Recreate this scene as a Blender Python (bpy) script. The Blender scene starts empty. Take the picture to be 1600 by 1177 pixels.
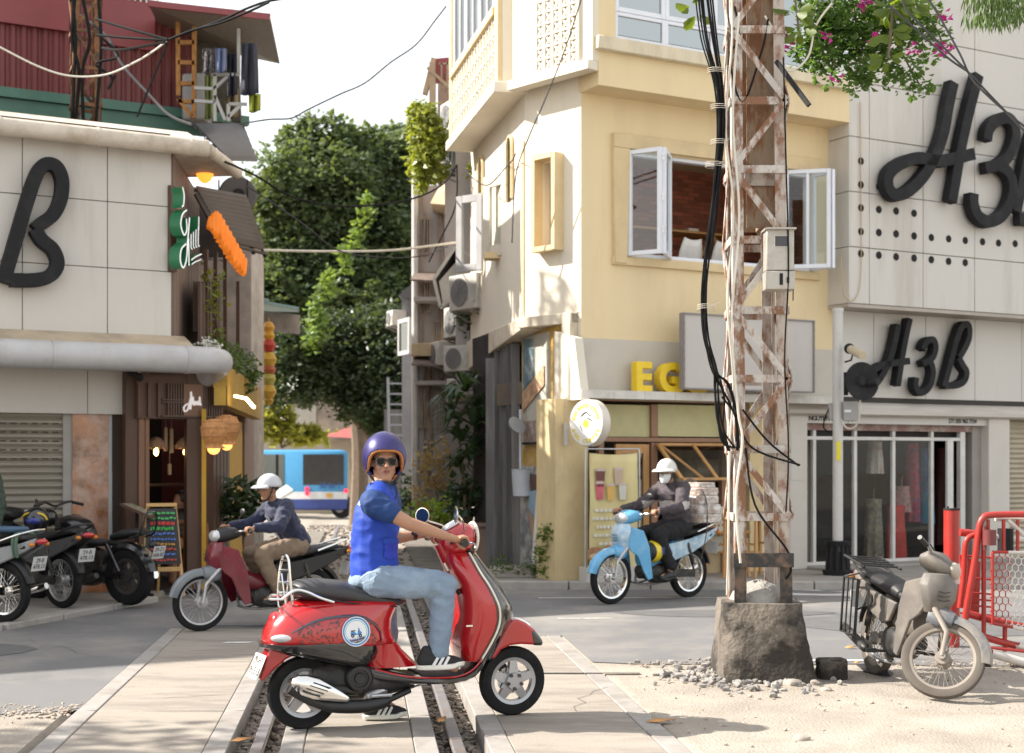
import bpy, bmesh, math, random
from mathutils import Vector, Matrix, noise
V = Vector
R = math.radians
rnd = random.Random(7)
# ---------------------------------------------------------------- camera, sky, sun, exposure
FP = 2222.0; PCX = 800.0; HZ = 720.0; HC = 1.57     # focal length (photo px), centre column, horizon row, eye height
scn = bpy.context.scene
cam_d = bpy.data.cameras.new('camera'); cam = bpy.data.objects.new('camera', cam_d)
scn.collection.objects.link(cam); scn.camera = cam
cam.location = (0, 0, HC); cam.rotation_euler = (R(90), 0, 0)
cam_d.lens = 50.0; cam_d.sensor_width = 36.0; cam_d.shift_y = (HZ - 588.5) / 1600.0
cam_d.clip_start = 0.1; cam_d.clip_end = 2000
cam_d.dof.use_dof = True; cam_d.dof.focus_distance = 8.6; cam_d.dof.aperture_fstop = 3.2
SUN_EL, SUN_AZ = 38.0, 176.0      # azimuth measured from +X towards +Y: the sun stands far to the left
w = bpy.data.worlds.new('World'); scn.world = w; w.use_nodes = True
nt = w.node_tree; bg = nt.nodes['Background']; sky = nt.nodes.new('ShaderNodeTexSky')
sky.sky_type = 'NISHITA'; sky.sun_disc = False
sky.sun_elevation = R(SUN_EL); sky.sun_rotation = R(90 - SUN_AZ)
sky.air_density = 1.3; sky.dust_density = 1.5; sky.ozone_density = 1.0
hz_ = nt.nodes.new('ShaderNodeMix'); hz_.data_type = 'RGBA'; hz_.inputs[0].default_value = .62      # thin bright haze over the whole sky
hz_.inputs[7].default_value = (6.1, 5.9, 5.55, 1); nt.links.new(sky.outputs[0], hz_.inputs[6]); nt.links.new(hz_.outputs[2], bg.inputs[0]); bg.inputs[1].default_value = 0.12
sun_d = bpy.data.lights.new('sun', 'SUN'); sun = bpy.data.objects.new('sun', sun_d); scn.collection.objects.link(sun)
sun_d.energy = 4.8; sun_d.angle = R(0.6); sun_d.color = (1.0, 0.93, 0.83)
sdir = V((math.cos(R(SUN_AZ)) * math.cos(R(SUN_EL)), math.sin(R(SUN_AZ)) * math.cos(R(SUN_EL)), math.sin(R(SUN_EL))))
sun.rotation_euler = sdir.to_track_quat('Z', 'Y').to_euler(); sun.location = sdir * 60
scn.view_settings.view_transform = 'Standard'; scn.view_settings.look = 'None'
scn.view_settings.exposure = 1.2; scn.view_settings.gamma = 1.0
COL = scn.collection
# ---------------------------------------------------------------- geometry of the place
def at(px, py, Y): return V(((px - PCX) / FP * Y, Y, HC + (HZ - py) / FP * Y))
def onground(px, py, z=0.0):
 Y = (HC - z) * FP / (py - HZ); return V(((px - PCX) / FP * Y, Y, z))
class Frame:
 """a vertical plane: s along u, d towards the street (n), z up"""
 def __init__(s, o, u, flip=1):
  s.o = V((o[0], o[1], 0)); s.u = V((u[0], u[1], 0)).normalized(); s.n = V((s.u.y, -s.u.x, 0)) * flip
 def p(s, a, d, z): return s.o + s.u * a + s.n * d + V((0, 0, z))
 def px(s, x, y, d=0.0):
  r = V(((x - PCX) / FP, 1, (HZ - y) / FP)); o = s.o + s.n * d
  t = o.dot(s.n) / r.dot(s.n); P = V((0, 0, HC)) + r * t
  return (P - s.o).dot(s.u), P.z
 def w(s, x, y, d=0.0):
  a, z = s.px(x, y, d); return s.p(a, d, z)
# ---------------------------------------------------------------- materials
MATS = {}
def mat(key, col=(.5,.5,.5), rough=.6, metal=0., var=.12, scale=4., bump=0., bscale=40., dirt=None, dscale=1.5, damt=.45,
  coat=0., spec=.5, trans=0., sss=0., emit=None, estr=0., stretch=(1,1,1), alpha=1., sheen=0., fine=0., dpos=(.47,.62)):
 if key in MATS: return MATS[key]
 m = bpy.data.materials.new(key); m.use_nodes = True; t = m.node_tree; N = t.nodes; L = t.links
 b = N['Principled BSDF']
 def inp(n, v):
  if n in b.inputs: b.inputs[n].default_value = v
 inp('Roughness', rough); inp('Metallic', metal); inp('Coat Weight', coat); inp('Coat Roughness', .06)
 inp('Specular IOR Level', spec); inp('Transmission Weight', trans); inp('Subsurface Weight', sss)
 inp('Alpha', alpha); inp('Sheen Weight', sheen)
 if sss: inp('Subsurface Radius', (.02, .008, .004)); inp('Subsurface Scale', .6)
 tc = N.new('ShaderNodeTexCoord'); mp = N.new('ShaderNodeMapping'); mp.inputs['Scale'].default_value = stretch
 L.new(tc.outputs['Object'], mp.inputs['Vector'])
 c = list(col) + [1]
 n1 = N.new('ShaderNodeTexNoise'); n1.inputs['Scale'].default_value = scale; n1.inputs['Detail'].default_value = 6
 n1.inputs['Roughness'].default_value = .6
 L.new(mp.outputs[0], n1.inputs['Vector'])
 cr = N.new('ShaderNodeValToRGB'); e = cr.color_ramp.elements
 e[0].position = .3; e[1].position = .72
 e[0].color = [x * (1 - var) for x in c[:3]] + [1]; e[1].color = [min(1, x * (1 + var)) for x in c[:3]] + [1]
 L.new(n1.outputs['Fac'], cr.inputs['Fac']); out = cr.outputs['Color']
 def mix(a, bcol, fac_socket, amt):
  r = N.new('ShaderNodeMath'); r.operation = 'MULTIPLY'; r.inputs[1].default_value = amt; r.use_clamp = True
  L.new(fac_socket, r.inputs[0])
  x = N.new('ShaderNodeMix'); x.data_type = 'RGBA'; x.inputs[7].default_value = list(bcol) + [1]
  L.new(a, x.inputs[6]); L.new(r.outputs[0], x.inputs[0]); return x.outputs[2]
 if fine:
  n3 = N.new('ShaderNodeTexNoise'); n3.inputs['Scale'].default_value = 220; n3.inputs['Detail'].default_value = 3
  L.new(tc.outputs['Object'], n3.inputs['Vector'])
  c3 = N.new('ShaderNodeValToRGB'); c3.color_ramp.elements[0].position = .42; c3.color_ramp.elements[1].position = .62
  L.new(n3.outputs['Fac'], c3.inputs['Fac']); out = mix(out, [x * .55 for x in col], c3.outputs['Color'], fine)
 if dirt:
  n2 = N.new('ShaderNodeTexNoise'); n2.inputs['Scale'].default_value = dscale; n2.inputs['Detail'].default_value = 9
  n2.inputs['Roughness'].default_value = .68
  L.new(mp.outputs[0], n2.inputs['Vector'])
  c2 = N.new('ShaderNodeValToRGB'); c2.color_ramp.elements[0].position = dpos[0]; c2.color_ramp.elements[1].position = dpos[1]
  L.new(n2.outputs['Fac'], c2.inputs['Fac']); out = mix(out, dirt, c2.outputs['Color'], damt)
 L.new(out, b.inputs['Base Color'])
 rr = N.new('ShaderNodeMapRange'); rr.inputs[3].default_value = max(0, rough - .1); rr.inputs[4].default_value = min(1, rough + .1)
 if rough > .15: L.new(n1.outputs['Fac'], rr.inputs[0]); L.new(rr.outputs[0], b.inputs['Roughness'])
 if bump:
  nb = N.new('ShaderNodeTexNoise'); nb.inputs['Scale'].default_value = bscale; nb.inputs['Detail'].default_value = 5
  L.new(tc.outputs['Object'], nb.inputs['Vector'])
  bp = N.new('ShaderNodeBump'); bp.inputs['Strength'].default_value = bump; bp.inputs['Distance'].default_value = .02
  L.new(nb.outputs['Fac'], bp.inputs['Height']); L.new(bp.outputs[0], b.inputs['Normal'])
 if emit: inp('Emission Color', list(emit) + [1]); inp('Emission Strength', estr)
 if alpha < 1: pass
 MATS[key] = m; return m
def glass(key, col=(.9,.95,.95), rough=.02, mixf=.25, tint=None):
 """window pane: mostly see-through with a mirror-like sheen"""
 if key in MATS: return MATS[key]
 m = bpy.data.materials.new(key); m.use_nodes = True; t = m.node_tree; N = t.nodes; L = t.links
 N.remove(N['Principled BSDF']); o = N['Material Output']
 tr = N.new('ShaderNodeBsdfTransparent'); tr.inputs[0].default_value = list(tint or col) + [1]
 gl = N.new('ShaderNodeBsdfGlossy'); gl.inputs['Roughness'].default_value = rough
 fr = N.new('ShaderNodeLayerWeight'); fr.inputs[0].default_value = .12
 ad = N.new('ShaderNodeMath'); ad.operation = 'ADD'; ad.inputs[1].default_value = mixf - .02; ad.use_clamp = True
 mx = N.new('ShaderNodeMixShader'); L.new(fr.outputs['Facing'], ad.inputs[0]); L.new(ad.outputs[0], mx.inputs[0])
 L.new(tr.outputs[0], mx.inputs[1]); L.new(gl.outputs[0], mx.inputs[2]); L.new(mx.outputs[0], o.inputs[0])
 MATS[key] = m; return m
def leafmat(key, col, var=.35, trl=.35):
 if key in MATS: return MATS[key]
 m = mat(key, col, rough=.45, var=var, scale=1.3)
 t = m.node_tree; N = t.nodes; L = t.links; b = N['Principled BSDF']
 tl = N.new('ShaderNodeBsdfTranslucent'); tl.inputs[0].default_value = (min(1, col[0]*2.2), min(1, col[1]*2.0), col[2]*.8, 1)
 mx = N.new('ShaderNodeMixShader'); mx.inputs[0].default_value = trl
 L.new(b.outputs[0], mx.inputs[1]); L.new(tl.outputs[0], mx.inputs[2]); L.new(mx.outputs[0], N['Material Output'].inputs[0])
 return m
# ---------------------------------------------------------------- mesh collector
WM = {}
class MB:
 def __init__(s): s.v = []; s.f = []; s.m = []; s.k = 0; s.xf = None
 def add(s, vs, fs, k=None):
  b = len(s.v)
  if s.xf: vs = [s.xf @ V(q) for q in vs]
  s.v += [V(q) for q in vs]; s.f += [[i + b for i in f] for f in fs]; s.m += [s.k if k is None else k] * len(fs); return s
 def box(s, a, b, fr=None):
  """box between two corners; with a Frame the corners are (s, d, z)"""
  x0, x1 = sorted((a[0], b[0])); y0, y1 = sorted((a[1], b[1])); z0, z1 = sorted((a[2], b[2]))
  c = [(x0,y0,z0),(x1,y0,z0),(x1,y1,z0),(x0,y1,z0),(x0,y0,z1),(x1,y0,z1),(x1,y1,z1),(x0,y1,z1)]
  if fr: c = [fr.p(*q) for q in c]
  return s.add(c, [(0,3,2,1),(4,5,6,7),(0,1,5,4),(1,2,6,5),(2,3,7,6),(3,0,4,7)])
 def beam(s, a, b, wx, wy, up=(0,0,1)):
  a = V(a); b = V(b); d = (b - a).normalized(); u = V(up)
  if abs(d.dot(u)) > .98: u = V((1,0,0))
  x = d.cross(u).normalized(); y = x.cross(d).normalized(); x *= wx / 2; y *= wy / 2
  c = [a-x-y, a+x-y, a+x+y, a-x+y, b-x-y, b+x-y, b+x+y, b-x+y]
  return s.add(c, [(0,3,2,1),(4,5,6,7),(0,1,5,4),(1,2,6,5),(2,3,7,6),(3,0,4,7)])
 def angle(s, a, b, w1, th, up=(0,0,1)):
  """steel angle section: two thin plates at a right angle"""
  a = V(a); b = V(b); d = (b - a).normalized(); u = V(up)
  x = d.cross(u).normalized(); y = x.cross(d).normalized()
  s.beam(a + x*w1/2, b + x*w1/2, w1, th, up); s.beam(a + y*(w1/2+th/2), b + y*(w1/2+th/2), th, w1, up); return s
 def tube(s, pts, r, n=8, cap=True, closed=False, flat=1.0):
  pts = [V(p) for p in pts]; m = len(pts)
  rs = r if isinstance(r, (list, tuple)) else [r] * m
  T = []
  for i in range(m):
   if closed: T.append((pts[(i+1) % m] - pts[i-1]).normalized())
   else: T.append((pts[min(i+1, m-1)] - pts[max(i-1, 0)]).normalized())
  u = T[0].orthogonal().normalized(); vs = []
  for i in range(m):
   u = (u - T[i] * u.dot(T[i])); u = u.normalized() if u.length > 1e-6 else T[i].orthogonal().normalized()
   w2 = T[i].cross(u)
   for j in range(n):
    a = 2 * math.pi * j / n; vs.append(pts[i] + (u * math.cos(a) + w2 * math.sin(a) * flat) * rs[i])
  fs = []
  for i in range(m if closed else m - 1):
   for j in range(n):
    i2 = (i + 1) % m; fs.append((i*n+j, i*n+(j+1) % n, i2*n+(j+1) % n, i2*n+j))
  if cap and not closed: fs.append(tuple(reversed(range(n)))); fs.append(tuple(range((m-1)*n, m*n)))
  return s.add(vs, fs)
 def lathe(s, prof, c=(0,0,0), ax=(0,0,1), n=24, closed=False):
  """profile of (radius, height) turned round an axis"""
  ax = V(ax).normalized(); u = ax.orthogonal().normalized(); w2 = ax.cross(u); c = V(c); vs = []; m = len(prof)
  for r, h in prof:
   for j in range(n):
    a = 2 * math.pi * j / n; vs.append(c + ax * h + (u * math.cos(a) + w2 * math.sin(a)) * r)
  fs = []
  for i in range(m if closed else m - 1):
   i2 = (i + 1) % m
   for j in range(n): fs.append((i*n+j, i*n+(j+1) % n, i2*n+(j+1) % n, i2*n+j))
  if not closed:
   if prof[0][0] > 1e-5: fs.append(tuple(reversed(range(n))))
   if prof[-1][0] > 1e-5: fs.append(tuple(range((m-1)*n, m*n)))
  return s.add(vs, fs)
 def loft(s, secs, cap=True, closed=True):
  n = len(secs[0]); vs = [V(p) for q in secs for p in q]; fs = []
  for i in range(len(secs) - 1):
   for j in range(n if closed else n - 1): fs.append((i*n+j, i*n+(j+1) % n, (i+1)*n+(j+1) % n, (i+1)*n+j))
  if cap and closed: fs.append(tuple(reversed(range(n)))); fs.append(tuple(range((len(secs)-1)*n, len(secs)*n)))
  return s.add(vs, fs)
 def prism(s, pts, ext):
  pts = [V(p) for p in pts]; n = len(pts); e = V(ext); vs = pts + [p + e for p in pts]
  return s.add(vs, [tuple(range(n)), tuple(reversed(range(n, 2*n)))] + [(i, i+n, (i+1) % n + n, (i+1) % n) for i in range(n)])
 def side(s, pts, y0, y1): return s.prism([(x, y0, z) for x, z in pts], (0, y1 - y0, 0))
 def ball(s, c, r, n=12, m=8, rot=None):
  r = r if isinstance(r, (list, tuple)) else (r, r, r); vs = []; c = V(c)
  for i in range(m + 1):
   th = math.pi * i / m
   for j in range(n):
    a = 2 * math.pi * j / n; q = V((math.sin(th)*math.cos(a)*r[0], math.sin(th)*math.sin(a)*r[1], math.cos(th)*r[2]))
    if rot: q = rot @ q
    vs.append(c + q)
  fs = [(i*n+j, (i+1)*n+j, (i+1)*n+(j+1) % n, i*n+(j+1) % n) for i in range(m) for j in range(n)]
  return s.add(vs, fs)
 def build(s, name, mats, parent=None, world=True, smooth=None, bevel=None, sub=0, label=None, org=None, solid=None):
  if not isinstance(mats, (list, tuple)): mats = [mats]
  me = bpy.data.meshes.new(name); vs = s.v
  if parent is None:
   if org is None:
    xs = [q.x for q in vs]; ys = [q.y for q in vs]; zs = [q.z for q in vs]
    org = V(((min(xs)+max(xs))/2, (min(ys)+max(ys))/2, min(zs)))
   M_ = Matrix.Translation(V(org))
  else: M_ = WM.get(parent.name, Matrix.Identity(4))
  if parent is None or world: inv = M_.inverted(); vs = [inv @ q for q in vs]
  me.from_pydata(vs, [], s.f); me.update()
  for m in mats: me.materials.append(m)
  if len(mats) > 1: me.polygons.foreach_set('material_index', s.m)
  bm = bmesh.new(); bm.from_mesh(me); bmesh.ops.remove_doubles(bm, verts=bm.verts, dist=1e-5)
  bmesh.ops.recalc_face_normals(bm, faces=bm.faces); bm.to_mesh(me); bm.free()
  o = bpy.data.objects.new(name, me); COL.objects.link(o)
  if parent is None: o.location = M_.translation
  else: o.parent = parent
  WM[o.name] = M_
  if bevel:
   b = o.modifiers.new('bevel', 'BEVEL'); b.width = bevel[0]; b.segments = bevel[1]; b.limit_method = 'ANGLE'; b.angle_limit = R(35)
  if sub: x = o.modifiers.new('sub', 'SUBSURF'); x.levels = sub; x.render_levels = sub
  if solid: x = o.modifiers.new('solid', 'SOLIDIFY'); x.thickness = solid; x.offset = 0
  if smooth is None: smooth = 40
  if smooth:
   for p in me.polygons: p.use_smooth = True
   if not sub:
    try: me.set_sharp_from_angle(angle=R(smooth))
    except Exception: pass
  if label: o['label'] = label
  return o
def tag(o, label, cat, group=None, kind=None):
 if kind: o['kind'] = kind
 if label: o['label'] = label
 if cat: o['category'] = cat
 if group: o['group'] = group
 return o
def struct(o): o['kind'] = 'structure'; return o
def thing(name, label, cat, loc=(0,0,0), rz=0., group=None, scale=1.):
 o = bpy.data.objects.new(name, None); COL.objects.link(o); o.location = loc; o.rotation_euler = (0, 0, rz); o.empty_display_size = .2
 o.scale = (scale,) * 3
 WM[o.name] = Matrix.Translation(V(loc)) @ Matrix.Rotation(rz, 4, 'Z') @ Matrix.Scale(scale, 4)
 return tag(o, label, cat, group)
def dup(root, loc, rz=None, label=None, group=None, scale=None):
 c = root.copy(); COL.objects.link(c); c.location = loc
 if rz is not None: c.rotation_euler = (0, 0, rz)
 if scale: c.scale = (scale,) * 3
 if label: c['label'] = label
 if group: c['group'] = group
 for ch in list(root.children):
  d = ch.copy(); COL.objects.link(d); d.parent = c
  for g in list(ch.children):
   e = g.copy(); COL.objects.link(e); e.parent = d
 return c
def spline(pts, n=6, closed=False):
 """Catmull-Rom through the points"""
 P = [V(p) for p in pts]; out = []; m = len(P)
 for i in range(m if closed else m - 1):
  if closed: a, b, c, d = P[i-1], P[i], P[(i+1) % m], P[(i+2) % m]
  else: a, b, c, d = P[max(i-1, 0)], P[i], P[i+1], P[min(i+2, m-1)]
  for k in range(n):
   t = k / n; out.append(.5 * ((2*b) + (c-a)*t + (2*a-5*b+4*c-d)*t*t + (3*b-a-3*c+d)*t*t*t))
 if not closed: out.append(P[-1])
 return out
def rbox_sec(x, cy, z0, z1, hw, n=16, e=3.0, tw=None):
 """rounded cross section in the y-z plane at x"""
 out = []; cz = (z0 + z1) / 2; hh = (z1 - z0) / 2
 for j in range(n):
  a = 2 * math.pi * (j + .5) / n; c, s_ = math.cos(a), math.sin(a)
  y = math.copysign(abs(c) ** (2 / e), c); z = math.copysign(abs(s_) ** (2 / e), s_)
  k = 1.0 if tw is None else (tw + (1 - tw) * (.5 - z / 2))
  out.append((x, cy + y * hw * k, cz + z * hh))
 return out
def text_geo(txt, size=1., ext=.05, shear=0., bold=0., sp=1.0, align='LEFT'):
 cu = bpy.data.curves.new('txt', 'FONT'); cu.body = txt; cu.size = size; cu.extrude = ext; cu.shear = shear; cu.offset = bold
 cu.space_character = sp; cu.align_x = align; cu.resolution_u = 4
 o = bpy.data.objects.new('txt', cu); COL.objects.link(o)
 dg = bpy.context.evaluated_depsgraph_get(); me = bpy.data.meshes.new_from_object(o.evaluated_get(dg))
 vs = [v.co.copy() for v in me.vertices]; fs = [tuple(p.vertices) for p in me.polygons]
 bpy.data.objects.remove(o); bpy.data.curves.remove(cu); bpy.data.meshes.remove(me)
 return vs, fs
def put_text(mb, txt, origin, ux, uz, size, ext=.002, k=None, **kw):
 """letters in the plane (ux, uz) from origin"""
 ux = V(ux).normalized(); uz = V(uz).normalized(); nn = ux.cross(uz); vs, fs = text_geo(txt, size, ext, **kw)
 return mb.add([V(origin) + ux * q.x + uz * q.y + nn * q.z for q in vs], fs, k)
# ---------------------------------------------------------------- soft bodies: ellipsoids joined by hulls, then voxel-remeshed into one skin
def hullseg(bm, a, ra, b, rb):
 vs = []
 for c, r in ((a, ra), (b, rb)):
  if not hasattr(r, '__len__'): r = (r, r, r)
  rot = r[3] if len(r) > 3 else None
  for i in range(1, 8):
   th = math.pi * i / 8
   for j in range(12):
    f = 2 * math.pi * j / 12; q = V((math.sin(th)*math.cos(f)*r[0], math.sin(th)*math.sin(f)*r[1], math.cos(th)*r[2]))
    if rot: q = rot @ q
    vs.append(bm.verts.new(V(c) + q))
 res = bmesh.ops.convex_hull(bm, input=vs)
 bad = [g for g in res['geom_interior'] + res['geom_unused'] if isinstance(g, bmesh.types.BMVert)]
 if bad: bmesh.ops.delete(bm, geom=list(set(bad)), context='VERTS')
def blob(chains, voxel=.012, smooth=4, disp=None, cut=None):
 """chains: lists of (point, radius or (rx,ry,rz[,rot])). returns (verts, faces) of one skin"""
 me = bpy.data.meshes.new('b'); all_ = bmesh.new()
 for ch in chains:
  if len(ch) == 1: ch = [ch[0], ch[0]]
  for (a, ra), (b, rb) in zip(ch[:-1], ch[1:]):
   t = bmesh.new(); hullseg(t, a, ra, b, rb); tm = bpy.data.meshes.new('t'); t.to_mesh(tm); t.free(); all_.from_mesh(tm); bpy.data.meshes.remove(tm)
 bmesh.ops.recalc_face_normals(all_, faces=all_.faces)
 all_.to_mesh(me); all_.free()
 o = bpy.data.objects.new('b', me); COL.objects.link(o)
 m = o.modifiers.new('r', 'REMESH'); m.mode = 'VOXEL'; m.voxel_size = voxel
 if smooth: s = o.modifiers.new('s', 'SMOOTH'); s.factor = .5; s.iterations = smooth
 dg = bpy.context.evaluated_depsgraph_get(); me2 = bpy.data.meshes.new_from_object(o.evaluated_get(dg))
 vs = [v.co.copy() for v in me2.vertices]; nn = [v.normal.copy() for v in me2.vertices]; fs = [tuple(p.vertices) for p in me2.polygons]
 bpy.data.objects.remove(o); bpy.data.meshes.remove(me); bpy.data.meshes.remove(me2)
 if disp: vs = [q + nrm * disp(q, nrm) for q, nrm in zip(vs, nn)]
 if cut:
  keep = [cut(q) for q in vs]; fs = [f for f in fs if all(keep[i] for i in f)]
  used = sorted({i for f in fs for i in f}); mp = {i: k for k, i in enumerate(used)}
  vs = [vs[i] for i in used]; fs = [tuple(mp[i] for i in f) for f in fs]
 return vs, fs
def folds(amp, sc=(9, 9, 22), seed=0.):
 def f(q, n): 
  a = noise.noise(V((q.x*sc[0]+seed, q.y*sc[1], q.z*sc[2]))); b = noise.noise(V((q.x*sc[0]*2.3, q.y*sc[1]*2.3+seed, q.z*sc[2]*1.9)))
  return amp * (1 - abs(a)*2.2 + .4*b)
 return f
# ---------------------------------------------------------------- ground, road, crossing
TK = .1058
def gz(y): 
 t = min(1, max(0, (y - 32) / 22)); return -.8 * t * t * (3 - 2 * t)
def XQ(q, y): return q - TK * y
def rock(mb, c, r, seed, flat=.7, k=None):
 bm = bmesh.new(); bmesh.ops.create_icosphere(bm, subdivisions=1 if r < .035 else 2, radius=1)
 vs = []
 for v in bm.verts:
  d = 1 + .38 * noise.noise(v.co * 1.1 + V((seed, seed*.7, 3))) + .12 * noise.noise(v.co * 3.1 + V((seed, 0, 0)))
  vs.append(V((v.co.x * d * r * (1 + .3 * math.sin(seed)), v.co.y * d * r, v.co.z * d * r * flat)) + V(c))
 fs = [tuple(v.index for v in f.verts) for f in bm.faces]; bm.free(); mb.add(vs, fs, k)
m_dirt = mat('dirt', (.35, .31, .262), rough=.92, var=.2, scale=1.1, bump=.6, bscale=55, dirt=(.25, .21, .17), dscale=2.3, damt=.5, fine=.45)
m_asph = mat('asphalt', (.16, .158, .16), rough=.85, var=.12, scale=.7, bump=.25, bscale=180, dirt=(.30, .275, .24), dscale=.55, damt=.5, fine=.4)
m_conc = mat('slab_concrete', (.31, .275, .235), rough=.85, var=.1, scale=1.3, bump=.2, bscale=60, dirt=(.17, .145, .125), dscale=2.2, damt=.6, stretch=(.5, 1.8, 1), fine=.3)
m_strip = mat('slab_edge', (.30, .28, .26), rough=.7, var=.12, scale=6, dirt=(.2, .175, .155), dscale=4, damt=.6)
m_rail = mat('rail_steel', (.30, .29, .30), rough=.42, metal=.6, var=.12, scale=9, dirt=(.30, .2, .13), dscale=7, damt=.45)
m_grav = mat('ballast', (.23, .195, .165), rough=.9, var=.35, scale=9)
m_pave = mat('pavement', (.33, .30, .27), rough=.85, var=.15, scale=2, bump=.2, dirt=(.2, .17, .15), damt=.5, fine=.3)
m_kerb = mat('kerb', (.36, .335, .31), rough=.8, var=.1, dirt=(.22, .2, .18), dscale=3)
m_paint = mat('road_paint', (.6, .59, .56), rough=.7, dirt=(.3, .29, .28), dscale=12, damt=.8)
def frange(a, b, st):
 o = []
 while a < b - 1e-6: o.append(a); a += st
 return o
QS = [-200, -60, -25, -12] + frange(-8, -1.9, .35) + [-1.86, -1.79, -.74, -.44, .41, .71, 1.73, 1.80, 1.86] + frange(1.95, 5.6, .07) + frange(5.6, 9, .4) + [12, 25, 60, 200]
YS = [-30, 0, 4] + frange(6, 11.3, .07) + frange(11.3, 17.4, .6) + [17.6, 18.3] + frange(19, 60, 2.5) + [65, 80, 120, 200, 400, 800]
def zg(q, y):
 z = -.006 + gz(y)
 if -1.8 < q < 1.8: z = -.13 if y < 18 else (-.03 + gz(y))
 if (q > 1.84 and 6 < y < 10.9):
  f = min(1, (q - 1.84) * 3) * min(1, (10.9 - y) * 3)
  x = XQ(q, y); z += f * (.018 * noise.noise(V((x*1.7, y*1.7, 0))) + .010 * noise.noise(V((x*6, y*6, 1))) + .012 + .006 * noise.noise(V((x*17, y*17, 1))))
 return z
g = MB(); nq = len(QS)
g.add([(XQ(q, min(y, 70)), y, zg(q, y)) for y in YS for q in QS],
      [(j*nq+i, j*nq+i+1, (j+1)*nq+i+1, (j+1)*nq+i) for j in range(len(YS)-1) for i in range(nq-1)])
struct(g.build('ground', m_dirt, org=(0, 0, 0), smooth=60))
r_ = MB()      # asphalt, left and right of the crossing and across it
def sheet(mb, poly, z): mb.add([(x, y, z) for x, y in poly], [tuple(range(len(poly)))])
edge = [(-60, 8.4), (-4.6, 8.75), (-3.6, 8.95), (-3.2, 8.8), (XQ(-1.79, 8.95), 8.95)]
sheet(r_, edge + [(XQ(-1.79, 13.3), 13.3), (XQ(-1.79, 17.3), 17.3), (-3.9, 17.3), (-4.05, 15.86), (-4.8, 13.1), (-9, 9.6), (-60, 9.6)], 0)
e2 = [(XQ(1.80, 17.3), 17.3), (XQ(1.80, 11.1), 11.1)]
x = 1.0; i_ = 0
while x < 8: e2.append((x, 10.98 + .09 * noise.noise(V((x*2, 0, 0))) - (.1 if x > 3.2 else 0))); x += .25
sheet(r_, e2 + [(60, 10.9), (60, 17.34), (6, 17.34)], 0)
sheet(r_, [(XQ(-1.79, 13.3), 13.3), (XQ(-.74, 13.3), 13.3), (XQ(-.74, 17.6), 17.6), (XQ(-1.79, 17.3), 17.3)], 0)
sheet(r_, [(XQ(.71, 12.75), 12.75), (XQ(1.80, 12.75), 12.75), (XQ(1.80, 17.3), 17.3), (XQ(.71, 17.6), 17.6)], 0)
struct(r_.build('road', m_asph, org=(0, 0, 0), smooth=None))
def slab(q0, q1, y0, y1, left=True, right=True):
 m = MB(); g_ = .006; z0 = -.16; e = .13
 def pr(a, b, z1):
  P = [(XQ(a, y0+g_), y0+g_), (XQ(b, y0+g_), y0+g_), (XQ(b, y1-g_), y1-g_), (XQ(a, y1-g_), y1-g_)]
  m.prism([(x, y, z0) for x, y in P], (0, 0, z1 - z0))
 m.k = 0; pr(q0 + (e if left else 0), q1 - (e if right else 0), 0)
 m.k = 1
 if left: pr(q0, q0 + e - .002, .003)
 if right: pr(q1 - e + .002, q1, .003)
 struct(m.build('paving_slab', [m_conc, m_strip], bevel=(.006, 1)))
for a, b in ((4.0, 6.5), (6.5, 8.92), (8.92, 11.1), (11.1, 13.3)): slab(-1.79, -.73, a, b)
for a, b in ((4.0, 6.2), (6.2, 8.75), (8.75, 10.9), (10.9, 13.1), (13.1, 15.3), (15.3, 17.6)): slab(-.445, .42, a, b)
for a, b in ((4.0, 6.4), (6.4, 8.3), (8.3, 10.48), (10.48, 12.75)): slab(.70, 1.78, a, b)
for q in (-.573, .534):
 m = MB(); pts = [(y, -0.002 + gz(y)) for y in frange(3.5, 46, 1.5)]
 secs = [[(XQ(q-.036, y), y, z), (XQ(q+.036, y), y, z), (XQ(q+.036, y), y, z-.035), (XQ(q+.01, y), y, z-.05), (XQ(q+.01, y), y, z-.13), (XQ(q-.01, y), y, z-.13), (XQ(q-.01, y), y, z-.05), (XQ(q-.036, y), y, z-.035)] for y, z in pts]
 m.loft(secs); o = m.build('rail', m_rail, bevel=(.008, 2))
 tag(o, 'steel rail under the red scooter\'s ' + ('rear wheel, the left one of the two' if q < 0 else 'footboard, the right one of the two'), 'rail', 'rails of the track crossing')
bal = MB()
for i in range(2600):
 y = rnd.uniform(6.5, 17.8) if i < 2000 else rnd.uniform(6.5, 10.5)
 q = rnd.choice([-.655, -.495, .45, .63]) + rnd.uniform(-.055, .055)
 rock(bal, (XQ(q, y), y, -.105 + rnd.uniform(-.012, .02)), rnd.uniform(.012, .03), i * .37)
for i in range(700):
 y = rnd.uniform(18, 40); q = rnd.uniform(-1.3, 1.3); rock(bal, (XQ(q, y), y, -.02 + gz(y)), rnd.uniform(.02, .05), i * .53)
tag(bal.build('ballast_stones', m_grav, org=(0, 0, 0)), 'loose brown track ballast lying in the gaps beside the rails', 'gravel', kind='stuff')
m = MB(); sheet(m, [(XQ(.80, 17.62), 17.62), (XQ(3.2, 17.62), 17.62), (XQ(3.2, 31.5), 31.5), (XQ(.8, 31.5), 31.5)], .012); sheet(m, [(XQ(-2.2, 17.4), 17.4), (XQ(-.80, 17.62), 17.62), (XQ(-.8, 31.5), 31.5), (XQ(-3.6, 31.5), 31.5)], .012)
struct(m.build('path', mat('alley_path', (.20,.18,.155), rough=.9, var=.3, scale=1.5, dirt=(.10,.085,.07), dscale=1.6, damt=.8, bump=.6, bscale=12, fine=.4), smooth=None))
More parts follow.
